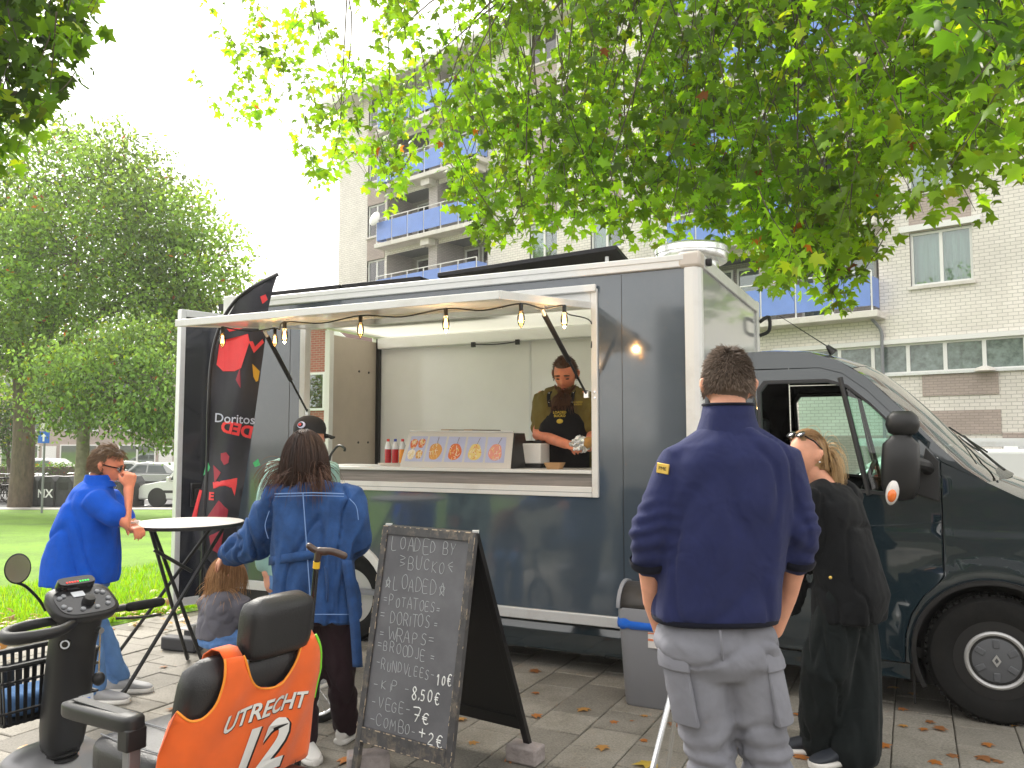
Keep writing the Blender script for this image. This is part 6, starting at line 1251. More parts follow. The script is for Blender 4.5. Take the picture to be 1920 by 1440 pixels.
MB().tube([JP(w, z, .001) for w, z in bez([V(-.16, .872, 0), V(-.13, .80, 0), V(-.085, .75, 0), V(-.03, .735, 0), V(.03, .75, 0), V(.075, .80, 0), V(.10, .87, 0)], 4) for _ in (0,) for (w, z) in ((w, z),)] if False else [JP(p.x, p.y, .001) for p in bez([V(-.16, .872, 0), V(-.13, .80, 0), V(-.085, .75, 0), V(-.03, .735, 0), V(.03, .75, 0), V(.075, .80, 0), V(.10, .87, 0)], 4)], .004, 6).build('neck_piping', 'jersey_piping', JO)
MB().tube([JP(p.x, p.y, .001) for p in bez([V(.165, .872, 0), V(.17, .80, 0), V(.19, .735, 0), V(.225, .70, 0), V(.265, .70, 0), V(.30, .735, 0)], 4)], .004, 6).build('armhole_piping', 'jersey_piping', JO)
MB().tube([JP(p.x, p.y, .001) for p in bez([V(-.225, .872, 0), V(-.262, .80, 0), V(-.285, .72, 0), V(-.30, .62, 0)], 4)], .006, 6).build('armhole_piping', 'jersey_green', JO)
for yy in (.13, -.19):                                    # straps over the shoulder of the seat
    sp = MB(); sp.sheet([[V(x, yy + wq, z) for wq in (-.035, .035)] for x, z in ((-.115, .868), (-.09, .892), (-.05, .893), (-.01, .87), (.02, .8), (.045, .7))]); sp.build('jersey_strap', 'jersey_orange', JO, solid=.004)
def jtext(txt, size, w0, z0, tilt_, bold, dx=0, dz=0, d=.004, mat='print_white', nm='lettering', arc=.0, sh=.25):
    t = textmesh(txt, size, 0, sh, bold); c, s = math.cos(tilt_), math.sin(tilt_)
    def f(p): x, y = p.x * c - p.y * s, p.x * s + p.y * c; y += -arc * p.x * p.x; return JP(w0 - x - dx, z0 + y + dz, d)
    mapmb(t, f); t.build(nm, mat, JO, smooth_=False, fix=False)
jtext('UTRECHT', .078, -.015, .665, R(0), .0022, .004, -.004, .0045, 'board_inner', 'lettering_shadow', .5); jtext('UTRECHT', .078, -.015, .665, R(0), .0018, 0, 0, .0065, arc=.5)
jtext('12', .235, .0, .515, 0, .009, .008, -.006, .0045, 'board_inner', 'lettering_shadow'); jtext('12', .235, .0, .515, 0, .007, 0, 0, .0065)
# body, floor, wheels
g = MB(); g.prism([V(-.35, -.24, .2), V(-.35, -.24, .36), V(-.2, -.24, .42), V(.15, -.24, .40), V(.25, -.24, .2)], (0, .48, 0)); g.build('rear_shell', 'scooter_shell', SC, bevel=.05, seg=3)
MB().bb(.2, 1.0, -.24, .24, .12, .17).build('floor_deck', 'grey_plastic', SC, bevel=.02); MB().cyl(V(.2, 0, .3), V(.22, 0, .42), .04, n=16).build('seat_post', 'steel', SC)
g = MB(); g.loft([ellring(V(x, 0, z), V(0, 1, 0), V(.5, 0, 1).normalized(), a, b_, 24, 3) for x, z, a, b_ in ((.99, .16, .17, .08), (1.07, .21, .19, .10), (1.2, .22, .19, .10), (1.32, .19, .15, .07), (1.36, .17, .08, .03))]); g.build('front_cowl', 'scooter_silver', SC, ang=70)
for x, y, r_ in ((-.15, .27, .15), (-.15, -.27, .15), (1.13, .25, .14), (1.13, -.25, .14)):
    w_ = MB(); w_.lathe([(r_ * .5, -.045), (r_ * .9, -.045), (r_, -.03), (r_, .03), (r_ * .9, .045), (r_ * .5, .045)], (x, y, r_), (0, 1, 0), 32); o = w_.build('wheel', 'rubber', SC); MB().lathe([(.005, -.04), (r_ * .52, -.035), (r_ * .52, .035), (.005, .04)], (x, y, r_), (0, 1, 0), 24).build('rim', 'scooter_silver', o)
# tiller
g = MB(); g.loft([ellring(V(x, 0, z), XA, YA, a, b_, 24, 3.2) for x, z, a, b_ in ((1.12, .26, .05, .055), (1.11, .32, .065, .075), (1.10, .40, .068, .085), (1.08, .56, .068, .087), (1.06, .72, .064, .086), (1.03, .82, .068, .09), (1.01, .87, .075, .098))]); TI = g.build('tiller', 'scooter_shell', SC, ang=70)
for k in range(5): MB().lathe([(.06, -.011), (.074, 0), (.06, .011)], (1.12, 0, .24 + k * .022), n=24).build('bellows_ring', 'black_plastic', TI)
cm = Matrix.Rotation(R(-32), 3, 'Y')
cq = V(1.0, 0, .90); g = MB(); g.loft([[cq + cm @ q for q in ellring(V(0, 0, z), XA, YA, a, b_, 28, 3.4)] for z, a, b_ in ((-.035, .075, .11), (-.02, .095, .13), (.015, .10, .135), (.022, .095, .13))]); CN = g.build('console', 'scooter_shell', SC, ang=60)
MB().loft([[cq + cm @ q for q in ellring(V(-.01, 0, z), XA, YA, .078, .115, 28, 3.4)] for z in (.0225, .026)]).build('console_face', 'black_gloss', CN)
MB().loft([[cq + cm @ (V(.085, 0, 0) + q) for q in ellring(V(0, 0, z), XA, YA, a, .075, 20, 4)] for z, a in ((.02, .03), (.05, .028), (.056, .024))]).build('battery_display', 'black_gloss', CN, ang=50)
for k in range(9): MB().box(cq + cm @ V(.075, .045 - k * .011, .0575), (.006, .006, .002), cm).build('led', 'led_red' if k < 5 else 'led_green', CN)
for k, (x, y) in enumerate(((-.05, .08), (-.03, .095), (.02, .09), (.03, .07), (-.06, .03), (-.06, -.03), (-.05, -.08), (-.02, -.095), (.02, -.09), (.03, -.07))): MB().lathe([(.001, .006), (.009, .005), (.0105, 0), (.0105, -.003)], cq + cm @ V(x, y, .027), cm @ Z, 14).build('button', 'grey_plastic', CN)
MB().lathe([(.001, .022), (.02, .021), (.022, .018), (.025, 0), (.025, -.004)], cq + cm @ V(-.02, -.01, .028), cm @ Z, 22).build('speed_dial', 'black_plastic', CN); MB().box(cq + cm @ V(.03, .01, .028), (.03, .05, .003), cm).build('display', 'plaque', CN)
hb = MB(); hb.tube(bez([V(1.03, .09, .845), V(1.05, .2, .84), V(1.02, .285, .83), V(.95, .30, .825), V(.89, .24, .83), V(.88, .15, .835), V(.92, .08, .845)], 7), [.018 + .006 * math.sin(PI * i / 42) for i in range(43)], 12, round_=True); hb.build('handlebar', 'black_plastic', SC)
MB().tube(bez([V(1.0, -.08, .855), V(.99, -.18, .855), V(.98, -.25, .855)], 4), .015, 10).build('handlebar', 'black_plastic', SC); MB().tube([V(.98, -.20, .855), V(.975, -.255, .855), V(.97, -.34, .855)], [.02, .021, .02], 14, round_=True).build('grip', 'rubber', SC)
MB().tube(bez([V(.95, -.12, .825), V(.91, -.2, .82), V(.905, -.3, .815)], 4), .006, 6).build('speed_lever', 'black_plastic', SC)
mq = TMI  # noqa
SMI = (Matrix.Translation(SO) @ Matrix.Rotation(SA, 4, 'Z')).inverted()
mp_ = SMI @ at(33, 1066, 3.22); ms_ = SMI @ at(86, 1145, 3.4)
MB().tube(bez([ms_, ms_ + V(0, .03, .05), mp_.lerp(ms_, .3) + V(0, 0, -.02), mp_ + V(0, 0, -.055)], 5), .006, 8).build('mirror_stem', 'black_metal', SC)
vd = (SMI.to_3x3() @ V(.55, -.75, .05)).normalized(); m1_ = vd.cross(Z).normalized(); m2_ = m1_.cross(vd)
MM = MB().loft([ellring(mp_ + vd * t, m1_, m2_, a, a * 1.28, 28) for t, a in ((-.03, .015), (-.022, .034), (-.008, .044), (.004, .046), (.006, .043))]).build('mirror', 'black_plastic', SC, ang=50)
MB().loft([ellring(mp_ + vd * t, m1_, m2_, .0415, .0415 * 1.28, 28) for t in (.0062, .0075)]).build('mirror_glass', 'chrome', MM)
MB().lathe([(.001, .004), (.017, .004), (.024, .003), (.025, 0)], (.995, .065, .75), (-.75, .65, 0), 20).build('badge', 'black_gloss', TI); MB().lathe([(.012, .0045), (.015, .0055), (.018, .0045)], (.995, .065, .75), (-.75, .65, 0), 20, closed=True).build('badge_ring', 'plaque', TI)
MB().box(V(1.012, -.04, .50), (.006, .06, .045), Matrix.Rotation(R(4), 3, 'Y')).build('plaque', 'plaque', TI); MB().box(V(1.008, -.045, .50), (.003, .022, .022), Matrix.Rotation(R(4), 3, 'Y')).build('plaque_print', 'blue_panel', TI)
ch_ = MB(); kp = V(.96, -.06, .78)
for k in range(14): ch_.tube([kp + V(0, .003 * math.cos(a), -.012 * k + .006 * math.sin(a)) if k % 2 else kp + V(.003 * math.cos(a), 0, -.012 * k + .006 * math.sin(a)) for a in np.linspace(0, 6.28, 9)[:-1]], .0012, 5, closed=True)
struct(ch_.build('key_chain', 'gold', SC), 'stuff'); MB().ell(kp + V(0, 0, -.19), (.025, .025, .028)).build('key_fob', 'black_plastic', SC); MB().cyl(kp + V(.05, 0, .01), kp + V(-.01, 0, .005), .012, n=12).build('key', 'steel', SC)
# front basket with slotted sides
BK = MB(); x0, x1, yb, z0, z1 = 1.20, 1.49, .20, .41, .65
BK.bb(x0 + .02, x1 - .02, -yb + .02, yb - .02, z0, z0 + .012); BKo = BK.build('basket', 'black_plastic', SC)
rim = [V(x0, -yb, z1), V(x1, -yb, z1), V(x1, yb, z1), V(x0, yb, z1)]; MB().tube([p for a, b_ in zip(rim, rim[1:] + rim[:1]) for p in (a.lerp(b_, .03), a.lerp(b_, .97))], .012, 8, closed=True).build('basket_rim', 'black_plastic', BKo)
for z in (z1 - .06, z0 + .06): 
    for a, b_ in zip(rim, rim[1:] + rim[:1]): MB().tube([V(a.x, a.y, z), V(b_.x, b_.y, z)], .006, 6).build('basket_band', 'black_plastic', BKo)
for a, b_ in zip(rim, rim[1:] + rim[:1]):
    n = 12
    for k in range(n): p = a.lerp(b_, (k + .5) / n); q = V(1.325 + (p.x - 1.325) * .88, p.y * .88, z0); MB().prism([p + V(0, 0, 0), p + (b_ - a) / n * .45, q + (b_ - a) / n * .40, q], (a - b_).cross(Z).normalized() * .005).build('basket_bar', 'black_plastic', BKo)
MB().tube([V(1.1, 0, .5), V(1.22, 0, .5)], .02, 8).build('basket_bracket', 'steel', SC); rbox((1.34, .02, .47), (.2, .26, .1), .04, 'denim_jeans', 'bag', BKo, None, 3)
# rear wire basket
wb = thing('wire_basket', 'small black wire mesh basket low behind the scooter seat', 'basket', at(540, 1455, 3.05)); q = MB()
for k in range(6): q.tube([V(.035 * math.cos(a), .035 * math.sin(a), .01 + k * .012) for a in np.linspace(0, 6.28, 21)[:-1]], .0014, 5, closed=True)
for k in range(18): a = k * PI / 9; q.tube([V(.035 * math.cos(a), .035 * math.sin(a), .0), V(.036 * math.cos(a + .2), .036 * math.sin(a + .2), .075)], .0012, 5)
q.build('mesh', 'black_metal', wb); MB().lathe([(.001, 0), (.035, 0), (.035, .004), (.001, .004)], (0, 0, 0), n=20).build('base', 'black_metal', wb); MB().tube([V(0, 0, 0), V(0, 0, -wb.location.z + .02)], .008, 8).build('post', 'black_metal', wb)
# walking cane
c0 = at(594, 1052, 3.15); c1 = at(556, 1470, 3.3); CA = thing('walking_cane', 'black walking cane with brown handle and yellow band behind the scooter headrest', 'cane', V(c1.x, c1.y, 0)); b0 = CA.location
mk('cane_brown', (.055, .03, .022), .35, coat=.3); mk('band_yellow', (.8, .5, .03), .5)
foot = c1 + (c1 - c0) * .0; foot = c0 + (c1 - c0) * (c0.z / (c0.z - c1.z)); MB().tube([c0 - b0, foot - b0 + V(0, 0, .02)], .011, 12).build('shaft', 'black_gloss', CA); MB().cyl(foot - b0 + V(0, 0, .03), foot - b0 + V(0, 0, .002), .016, n=12).build('rubber_foot', 'rubber', CA)
MB().cyl(c0 - b0 + V(0, 0, -.002), c0 + (c1 - c0) * .03 - b0, .0135, n=14).build('band', 'band_yellow', CA)
hd_ = MB(); hd_.tube(bez([at(580, 1024, 3.15) - b0, at(590, 1031, 3.15) - b0, at(604, 1034, 3.15) - b0, at(622, 1034, 3.15) - b0, at(645, 1042, 3.15) - b0], 5), [.013] * 8 + [.016] * 5 + [.014] * 8, 12, round_=True); hd_.tube([at(598, 1034, 3.15) - b0, c0 - b0], [.016, .0125], 12); hd_.build('handle', 'cane_brown', CA, ang=60)
# ---------------------------------------------------------------- child's bike behind the scooter, stool, step
BKE = thing('balance_bike', 'small black balance bike with spoked wheel behind the scooter', 'bike', gp(600, 1355)); wc = V(-.02, 0, .17); rr_ = .155
wq = MB(); wq.tube([wc + V(rr_ * math.cos(a), 0, rr_ * math.sin(a)) for a in np.linspace(0, 6.28319, 41)[:-1]], .018, 10, closed=True); WH = wq.build('wheel', 'rubber', BKE)
wq = MB(); wq.tube([wc + V(.128 * math.cos(a), 0, .128 * math.sin(a)) for a in np.linspace(0, 6.28319, 41)[:-1]], .010, 8, closed=True); wq.build('rim', 'alu_bright', WH)
for k in range(16): a = k * PI / 8; MB().tube([wc + V(.012 * math.cos(a + 1), (-1) ** k * .02, .012 * math.sin(a + 1)), wc + V(.125 * math.cos(a), 0, .125 * math.sin(a))], .0013, 5).build('spoke', 'alu_bright', WH)
MB().cyl(wc + V(0, -.03, 0), wc + V(0, .03, 0), .014, n=12).build('hub', 'alu', WH)
for y in (-.03, .03): MB().tube(bez([wc + V(0, y, 0), wc + V(-.03, y, .18), wc + V(-.05, y * .6, .24)], 4), .009, 8).build('fork', 'black_metal', BKE)
MB().tube([wc + V(-.05, 0, .22), wc + V(-.08, 0, .40)], .014, 10).build('stem', 'black_metal', BKE); MB().tube([wc + V(-.08, -.16, .41), wc + V(-.08, .16, .41)], .01, 8).build('handlebar', 'black_metal', BKE)
for y in (-.2, .14): MB().tube([wc + V(-.08, y, .41), wc + V(-.08, y + .06, .41)], .015, 10).build('grip', 'rubber', BKE)
MB().tube(bez([wc + V(-.06, 0, .28), wc + V(-.3, 0, .2), wc + V(-.45, 0, .22)], 4), .015, 10).build('frame', 'black_metal', BKE); MB().tube([wc + V(-.42, 0, .2), wc + V(-.44, 0, .32)], .012, 8).build('seat_post', 'black_metal', BKE); MB().ell(wc + V(-.45, 0, .335), (.1, .06, .025)).build('saddle', 'black_plastic', BKE)
wq = MB(); w2 = wc + V(-.58, 0, 0); wq.tube([w2 + V(rr_ * math.cos(a), 0, rr_ * math.sin(a)) for a in np.linspace(0, 6.28319, 41)[:-1]], .018, 10, closed=True); W2 = wq.build('wheel', 'rubber', BKE); MB().tube([w2, wc + V(-.44, 0, .21)], .01, 8).build('frame', 'black_metal', BKE); MB().cyl(w2 + V(0, -.03, 0), w2 + V(0, .03, 0), .014, n=12).build('hub', 'alu', W2)
for k in range(16): a = k * PI / 8; MB().tube([w2, w2 + V(.15 * math.cos(a), 0, .15 * math.sin(a))], .0013, 5).build('spoke', 'alu_bright', W2)
se = at(420, 1226, 4.62); SS = thing('wooden_stool', 'low round wooden stool under the seated child', 'stool', V(se.x + .03, se.y + .02, 0)); MB().lathe([(.001, se.z - .03), (.12, se.z - .03), (.125, se.z - .015), (.12, se.z - .002), (.001, se.z - .002)], (0, 0, 0), n=32).build('seat', 'leather_brown', SS)
for k in range(3): a = k * 2.094 + .2; MB().tube([V(.09 * math.cos(a), .09 * math.sin(a), se.z - .03), V(.12 * math.cos(a), .12 * math.sin(a), .0)], .014, 8).build('leg', 'leather_brown', SS)
fbp = gp(362, 1212); FB = thing('flag_base', 'dark rubber flag base lying on the paving by the table', 'flag base', fbp, R(-20)); mk('base_dark', (.045, .045, .05), .7, var=.2)
for s in (-1, 1): MB().bb(-.16, .16, s * .12 - .05, s * .12 + .05, .0, .10).build('weight', 'base_dark', FB, bevel=.015)
MB().bb(-.05, .05, -.07, .07, .0, .06).build('bridge', 'base_dark', FB, bevel=.01); MB().bb(-.2, .1, .05, .35, .1, .11).build('paper', 'label_paper', FB)
MB().tube([V(0, 0, .05), V(0, 0, .16)], .02, 12).build('socket', 'steel', FB)
# ---------------------------------------------------------------- feather flag
YF = 6.28
FLG = thing('feather_flag', 'tall black feather flag with red and yellow shards beside the truck', 'flag', gp(372, 1200)); fb0 = FLG.location
mk('flag_black', (.018, .018, .026), .5, var=.3, vs=5); mk('flag_red', (.80, .05, .055), .5, var=.1); mk('flag_dark_red', (.33, .025, .045), .5); mk('flag_yellow', (.72, .40, .03), .5); mk('flag_green', (.05, .42, .14), .5); mk('flag_white', (.55, .58, .68), .5)
def fp3(px, py, d=0.):
    fold = .035 * math.sin(px * .075 + py * .012) + .02 * math.sin(py * .03 + 1); return at(px, py, YF + fold - d) - fb0
fo_ = [(520, 516), (512, 540), (503, 580), (497, 640), (486, 720), (475, 800), (462, 880), (450, 950), (442, 1010), (436, 1060), (402, 1062), (372, 1030), (362, 990), (372, 940), (386, 880), (392, 800), (394, 720), (402, 660), (418, 610), (442, 568), (470, 542)]
fm = MB(); fm.panel(fo_, (), 11, lambda x, y: fp3(x, y)); FC = fm.build('cloth', 'flag_black', FLG, ang=80)
MB().tube(bez([gp(372, 1200) - fb0, fp3(378, 1080), fp3(384, 960), fp3(389, 860), fp3(391, 760), fp3(397, 670), fp3(414, 608), fp3(440, 566), fp3(475, 538), fp3(521, 514)], 6), [.013] * 30 + list(np.linspace(.013, .016, 25)), 8).build('pole', 'black_metal', FLG)
for pts, mt in (([(412, 640), (465, 626), (468, 640), (452, 690), (440, 696), (418, 696), (406, 684)], 'flag_red'), ([(466, 640), (474, 640), (478, 650), (492, 636), (495, 642), (476, 662)], 'flag_red'), ([(473, 682), (487, 696), (484, 714), (480, 716), (475, 706)], 'flag_yellow'), ([(450, 688), (442, 712), (451, 728)], 'flag_dark_red'), ([(488, 556), (498, 552), (502, 562), (492, 570)], 'flag_red'), ([(458, 588), (475, 594), (450, 606)], 'flag_red'), ([(420, 610), (470, 600), (480, 612), (430, 622)], 'flag_red'), ([(414, 850), (424, 848), (430, 856), (428, 868), (420, 872), (414, 862)], 'flag_dark_red'), ([(388, 862), (394, 876), (392, 882), (381, 892)], 'flag_green'), ([(400, 872), (414, 886), (402, 906)], 'flag_dark_red'), ([(399, 904), (445, 896), (444, 908), (440, 930), (434, 914), (400, 916)], 'flag_red'), ([(388, 970), (410, 938), (428, 956), (426, 970), (404, 986)], 'flag_dark_red'), ([(374, 918), (379, 920), (366, 985), (358, 976)], 'flag_red'), ([(392, 1005), (420, 990), (412, 1040), (396, 1030)], 'flag_dark_red'), ([(474, 868), (484, 860), (488, 872), (478, 876)], 'flag_green')):
    q = MB(); q.panel(pts, (), 9, lambda x, y: fp3(x, y, .006)); q.build('print', mt, FC, smooth_=False)
def flagtext(txt, size, cx, cy, rot, mat, mirror, bold):
    t = textmesh(txt, size, 0, 0, bold); c, s = math.cos(rot), math.sin(rot)
    def f(p): x, y = (-p.x if mirror else p.x), p.y; return fp3(cx + x * c + y * s * 1., cy + x * s - y * c, .008)
    mapmb(t, f); t.build('lettering', mat, FC, smooth_=False, fix=False)
flagtext('Doritos', 24, 440, 786, .06, 'flag_white', False, .2); flagtext('DED', 30, 444, 806, .22, 'flag_red', True, 1.3); flagtext('E', 20, 396, 931, .05, 'flag_red', False, .8)
# ---------------------------------------------------------------- things on the truck counter
def T3(px, py, y): return TMI @ tk(px, py, y)
MD = thing('menu_display', 'white tilted menu board with five food pictures on the counter', 'menu board', TO, TA)
mk('print_blue', (.42, .46, .66), .4, var=.1, vs=4)
q00, q10, q11, q01 = T3(749, 879, .03), T3(957, 883, .03), T3(963, 812, .16), T3(768, 810, .16); q00.z = q10.z = 1.369; dn = V(0, .014, .003)
MDP = MB().loft([[q00, q10, q11, q01], [p + dn for p in (q00, q10, q11, q01)]]).build('panel', 'table_white', MD, smooth_=False)
def mdp(u, v, d=.0): return q00.lerp(q10, u).lerp(q01.lerp(q11, u), v) - dn.normalized() * d
MB().tube([q01 + V(-.0, 0, .008), q11 + V(0, 0, .008)], .008, 8).build('top_rail', 'alu', MD); MB().loft([[q10 + V(.002, 0, 0), q11 + V(.002, 0, 0), V(q11.x + .002, .32, q11.z), V(q10.x + .002, .34, 1.369)], [q10 + V(.014, 0, 0), q11 + V(.014, 0, 0), V(q11.x + .014, .32, q11.z), V(q10.x + .014, .34, 1.369)]]).build('side_panel', 'black_plastic', MD, smooth_=False)
mk('food_a', (.62, .30, .08), .6); mk('food_b', (.62, .16, .05), .6); mk('food_c', (.72, .58, .22), .6); mk('food_d', (.70, .30, .24), .6); mk('food_w', (.8, .74, .62), .6)
for k in range(5):
    u0, u1 = .035 + k * .185, .035 + k * .185 + .165
    MB().loft([[mdp(u, v, d) for u, v in ((u0, .16), (u1, .16), (u1, .88), (u0, .88))] for d in (.001, .002)]).build('picture', 'print_blue', MDP, smooth_=False)
    cs = [((u0 + u1) / 2, .45, .28)] if k else [(u0 + .045, .66, .17), (u0 + .12, .68, .16), (u0 + .045, .36, .17), (u0 + .12, .36, .15)]
    for ci, (cu, cv, rr) in enumerate(cs):
        base = ('food_b', 'food_b', 'food_w', 'food_a')[ci] if k == 0 else ('', 'food_a', 'food_b', 'food_c', 'food_d')[k]; rx = rr * .21
        blob = MB(); blob.loft([[mdp(cu + rx * math.cos(a) * (1 + .1 * math.sin(3 * a + k)), cv + rr * math.sin(a) * .9 * (1 + .08 * math.cos(2 * a)), d) for a in np.linspace(0, 6.283, 25)[:-1]] for d in (.0022, .003)]); fo = blob.build('food_print', base, MDP)
        fk = MB(); fk2 = MB()
        for j in range(22):
            a = random.uniform(0, 6.28); r0 = random.random() ** .6 * .85; c_ = (cu + rx * r0 * math.cos(a), cv + rr * r0 * .9 * math.sin(a)); a2 = random.uniform(0, 3.14); dx, dy = .010 * math.cos(a2), .045 * math.sin(a2)
            (fk if j % 2 else fk2).tube([mdp(c_[0] - dx, c_[1] - dy, .0035), mdp(c_[0] + dx, c_[1] + dy, .0035)], .0022, 4)
        struct(fk.build('topping_print', 'food_w', fo), 'stuff'); struct(fk2.build('topping_print', 'food_c' if k != 3 else 'food_b', fo), 'stuff')
    if k: MB().tube([mdp((u0 + u1) / 2 + .004 * k, .68, .0035), mdp((u0 + u1) / 2 - .004 + .012 * k, .86, .0035)], .0016, 4).build('stick_print', 'leather_brown', MDP)
mk('cola', (.42, .02, .03), .2, coat=.3); mk('bottle_clear', (.62, .64, .66), .1, coat=.3); mk('cap_red', (.6, .02, .02), .4); mk('cap_blue', (.02, .06, .4), .4); mk('fanta', (.8, .3, .04), .2)
tpos = T3(742, 868, .30); TY = thing('bottle_tray', 'small pink brown tray under the drink bottles on the counter', 'tray', TM @ V(tpos.x, .30, 1.369), TA); MB().loft([ellring(V(0, 0, z), XA, YA, a, b_, 16, 6) for z, a, b_ in ((0, .13, .07), (.02, .14, .08), (.02, .13, .07), (.005, .12, .06))]).build('tray', 'cap_beige', TY)
for i, (dx, lab, cm_, lb) in enumerate(((-.075, 'cola', 'cap_red', 'red labelled bottle with red cap, left of the three on the counter'), (-.005, 'cola', 'cap_blue', 'red labelled bottle with blue cap on the counter tray'), (.065, 'fanta', 'cap_red', 'orange bottle half hidden behind the menu board'))):
    bt = thing('drink_bottle', lb, 'bottle', TM @ V(tpos.x + dx, .30, 1.390), TA, 'drink bottles on the counter'); MB().lathe([(.001, 0), (.026, 0), (.028, .01), (.028, .10), (.027, .11)], (0, 0, 0), n=20).build('label_band', lab, bt); MB().lathe([(.0275, .11), (.027, .13), (.014, .165), (.011, .175)], (0, 0, 0), n=20).build('shoulder', 'bottle_clear', bt); MB().lathe([(.012, .172), (.0125, .192), (.001, .193)], (0, 0, 0), n=16).build('cap', cm_, bt)
mk('kraft', (.42, .25, .12), .7); mk('carton_dark', (.09, .06, .035), .7)
for i, (px, lb) in enumerate(((862, 'flat brown carton behind the menu board, left of two'), (905, 'flat brown carton behind the menu board, right of two'))):
    p_ = T3(px, 806, .42); ct = thing('carton', lb, 'carton', TM @ V(p_.x, .42, 1.369), TA, 'flat cartons on the counter'); hgt = p_.z - 1.369; MB().bb(-.11, .11, -.1, .1, 0, hgt).build('box', 'carton_dark', ct, bevel=.004); MB().bb(-.112, -.04, -.102, .102, hgt - .02, hgt + .003).build('flap', 'kraft', ct)
p_ = T3(1040, 876, .12); KT = thing('kraft_food_tray', 'small brown cardboard food tray on the counter in front of the cook', 'tray', TM @ V(p_.x, .12, 1.369), TA); MB().loft([ellring(V(0, 0, z), XA, YA, a, b_, 4 * 6, 7) for z, a, b_ in ((0, .05, .035), (.045, .07, .05), (.045, .066, .046), (.006, .045, .03))]).build('tray', 'kraft', KT, ang=40)
p_ = T3(985, 862, .42); FY = thing('griddle', 'white enamel griddle with black feet and knob beside the menu board', 'griddle', TM @ V(p_.x, .42, 1.369), TA); MB().bb(-.2, .2, -.16, .16, .03, .18).build('housing', 'counter_white', FY, bevel=.008); MB().bb(-.205, .205, -.165, .165, .0, .03).build('foot_rail', 'black_plastic', FY); MB().lathe([(.001, .02), (.025, .02), (.03, 0)], (-.17, -.16, .10), (0, -1, 0), 18).build('knob', 'black_plastic', FY)
for x in (-.15, .0, .15): MB().bb(x - .03, x + .03, -.1, .1, .18, .2).build('grate', 'black_plastic', FY)
p_ = tk(1090, 832, .26); FO = thing('foil_parcel', 'crumpled foil around a baked potato in the hands of the cook', 'food', p_); mk('foil', (.8, .8, .8), .18, 1., bump=.8, bs=60); fm_ = MB(); fm_.ell(V(0, 0, 0), (.07, .05, .05), None, 18, 12); mapmb(fm_, lambda p: p + p.normalized() * random.uniform(-.015, .02)); fm_.build('foil', 'foil', FO, smooth_=False); MB().ell(cw @ V(.06, -.01, .01), (.045, .035, .04)).build('potato', 'bun', FO)
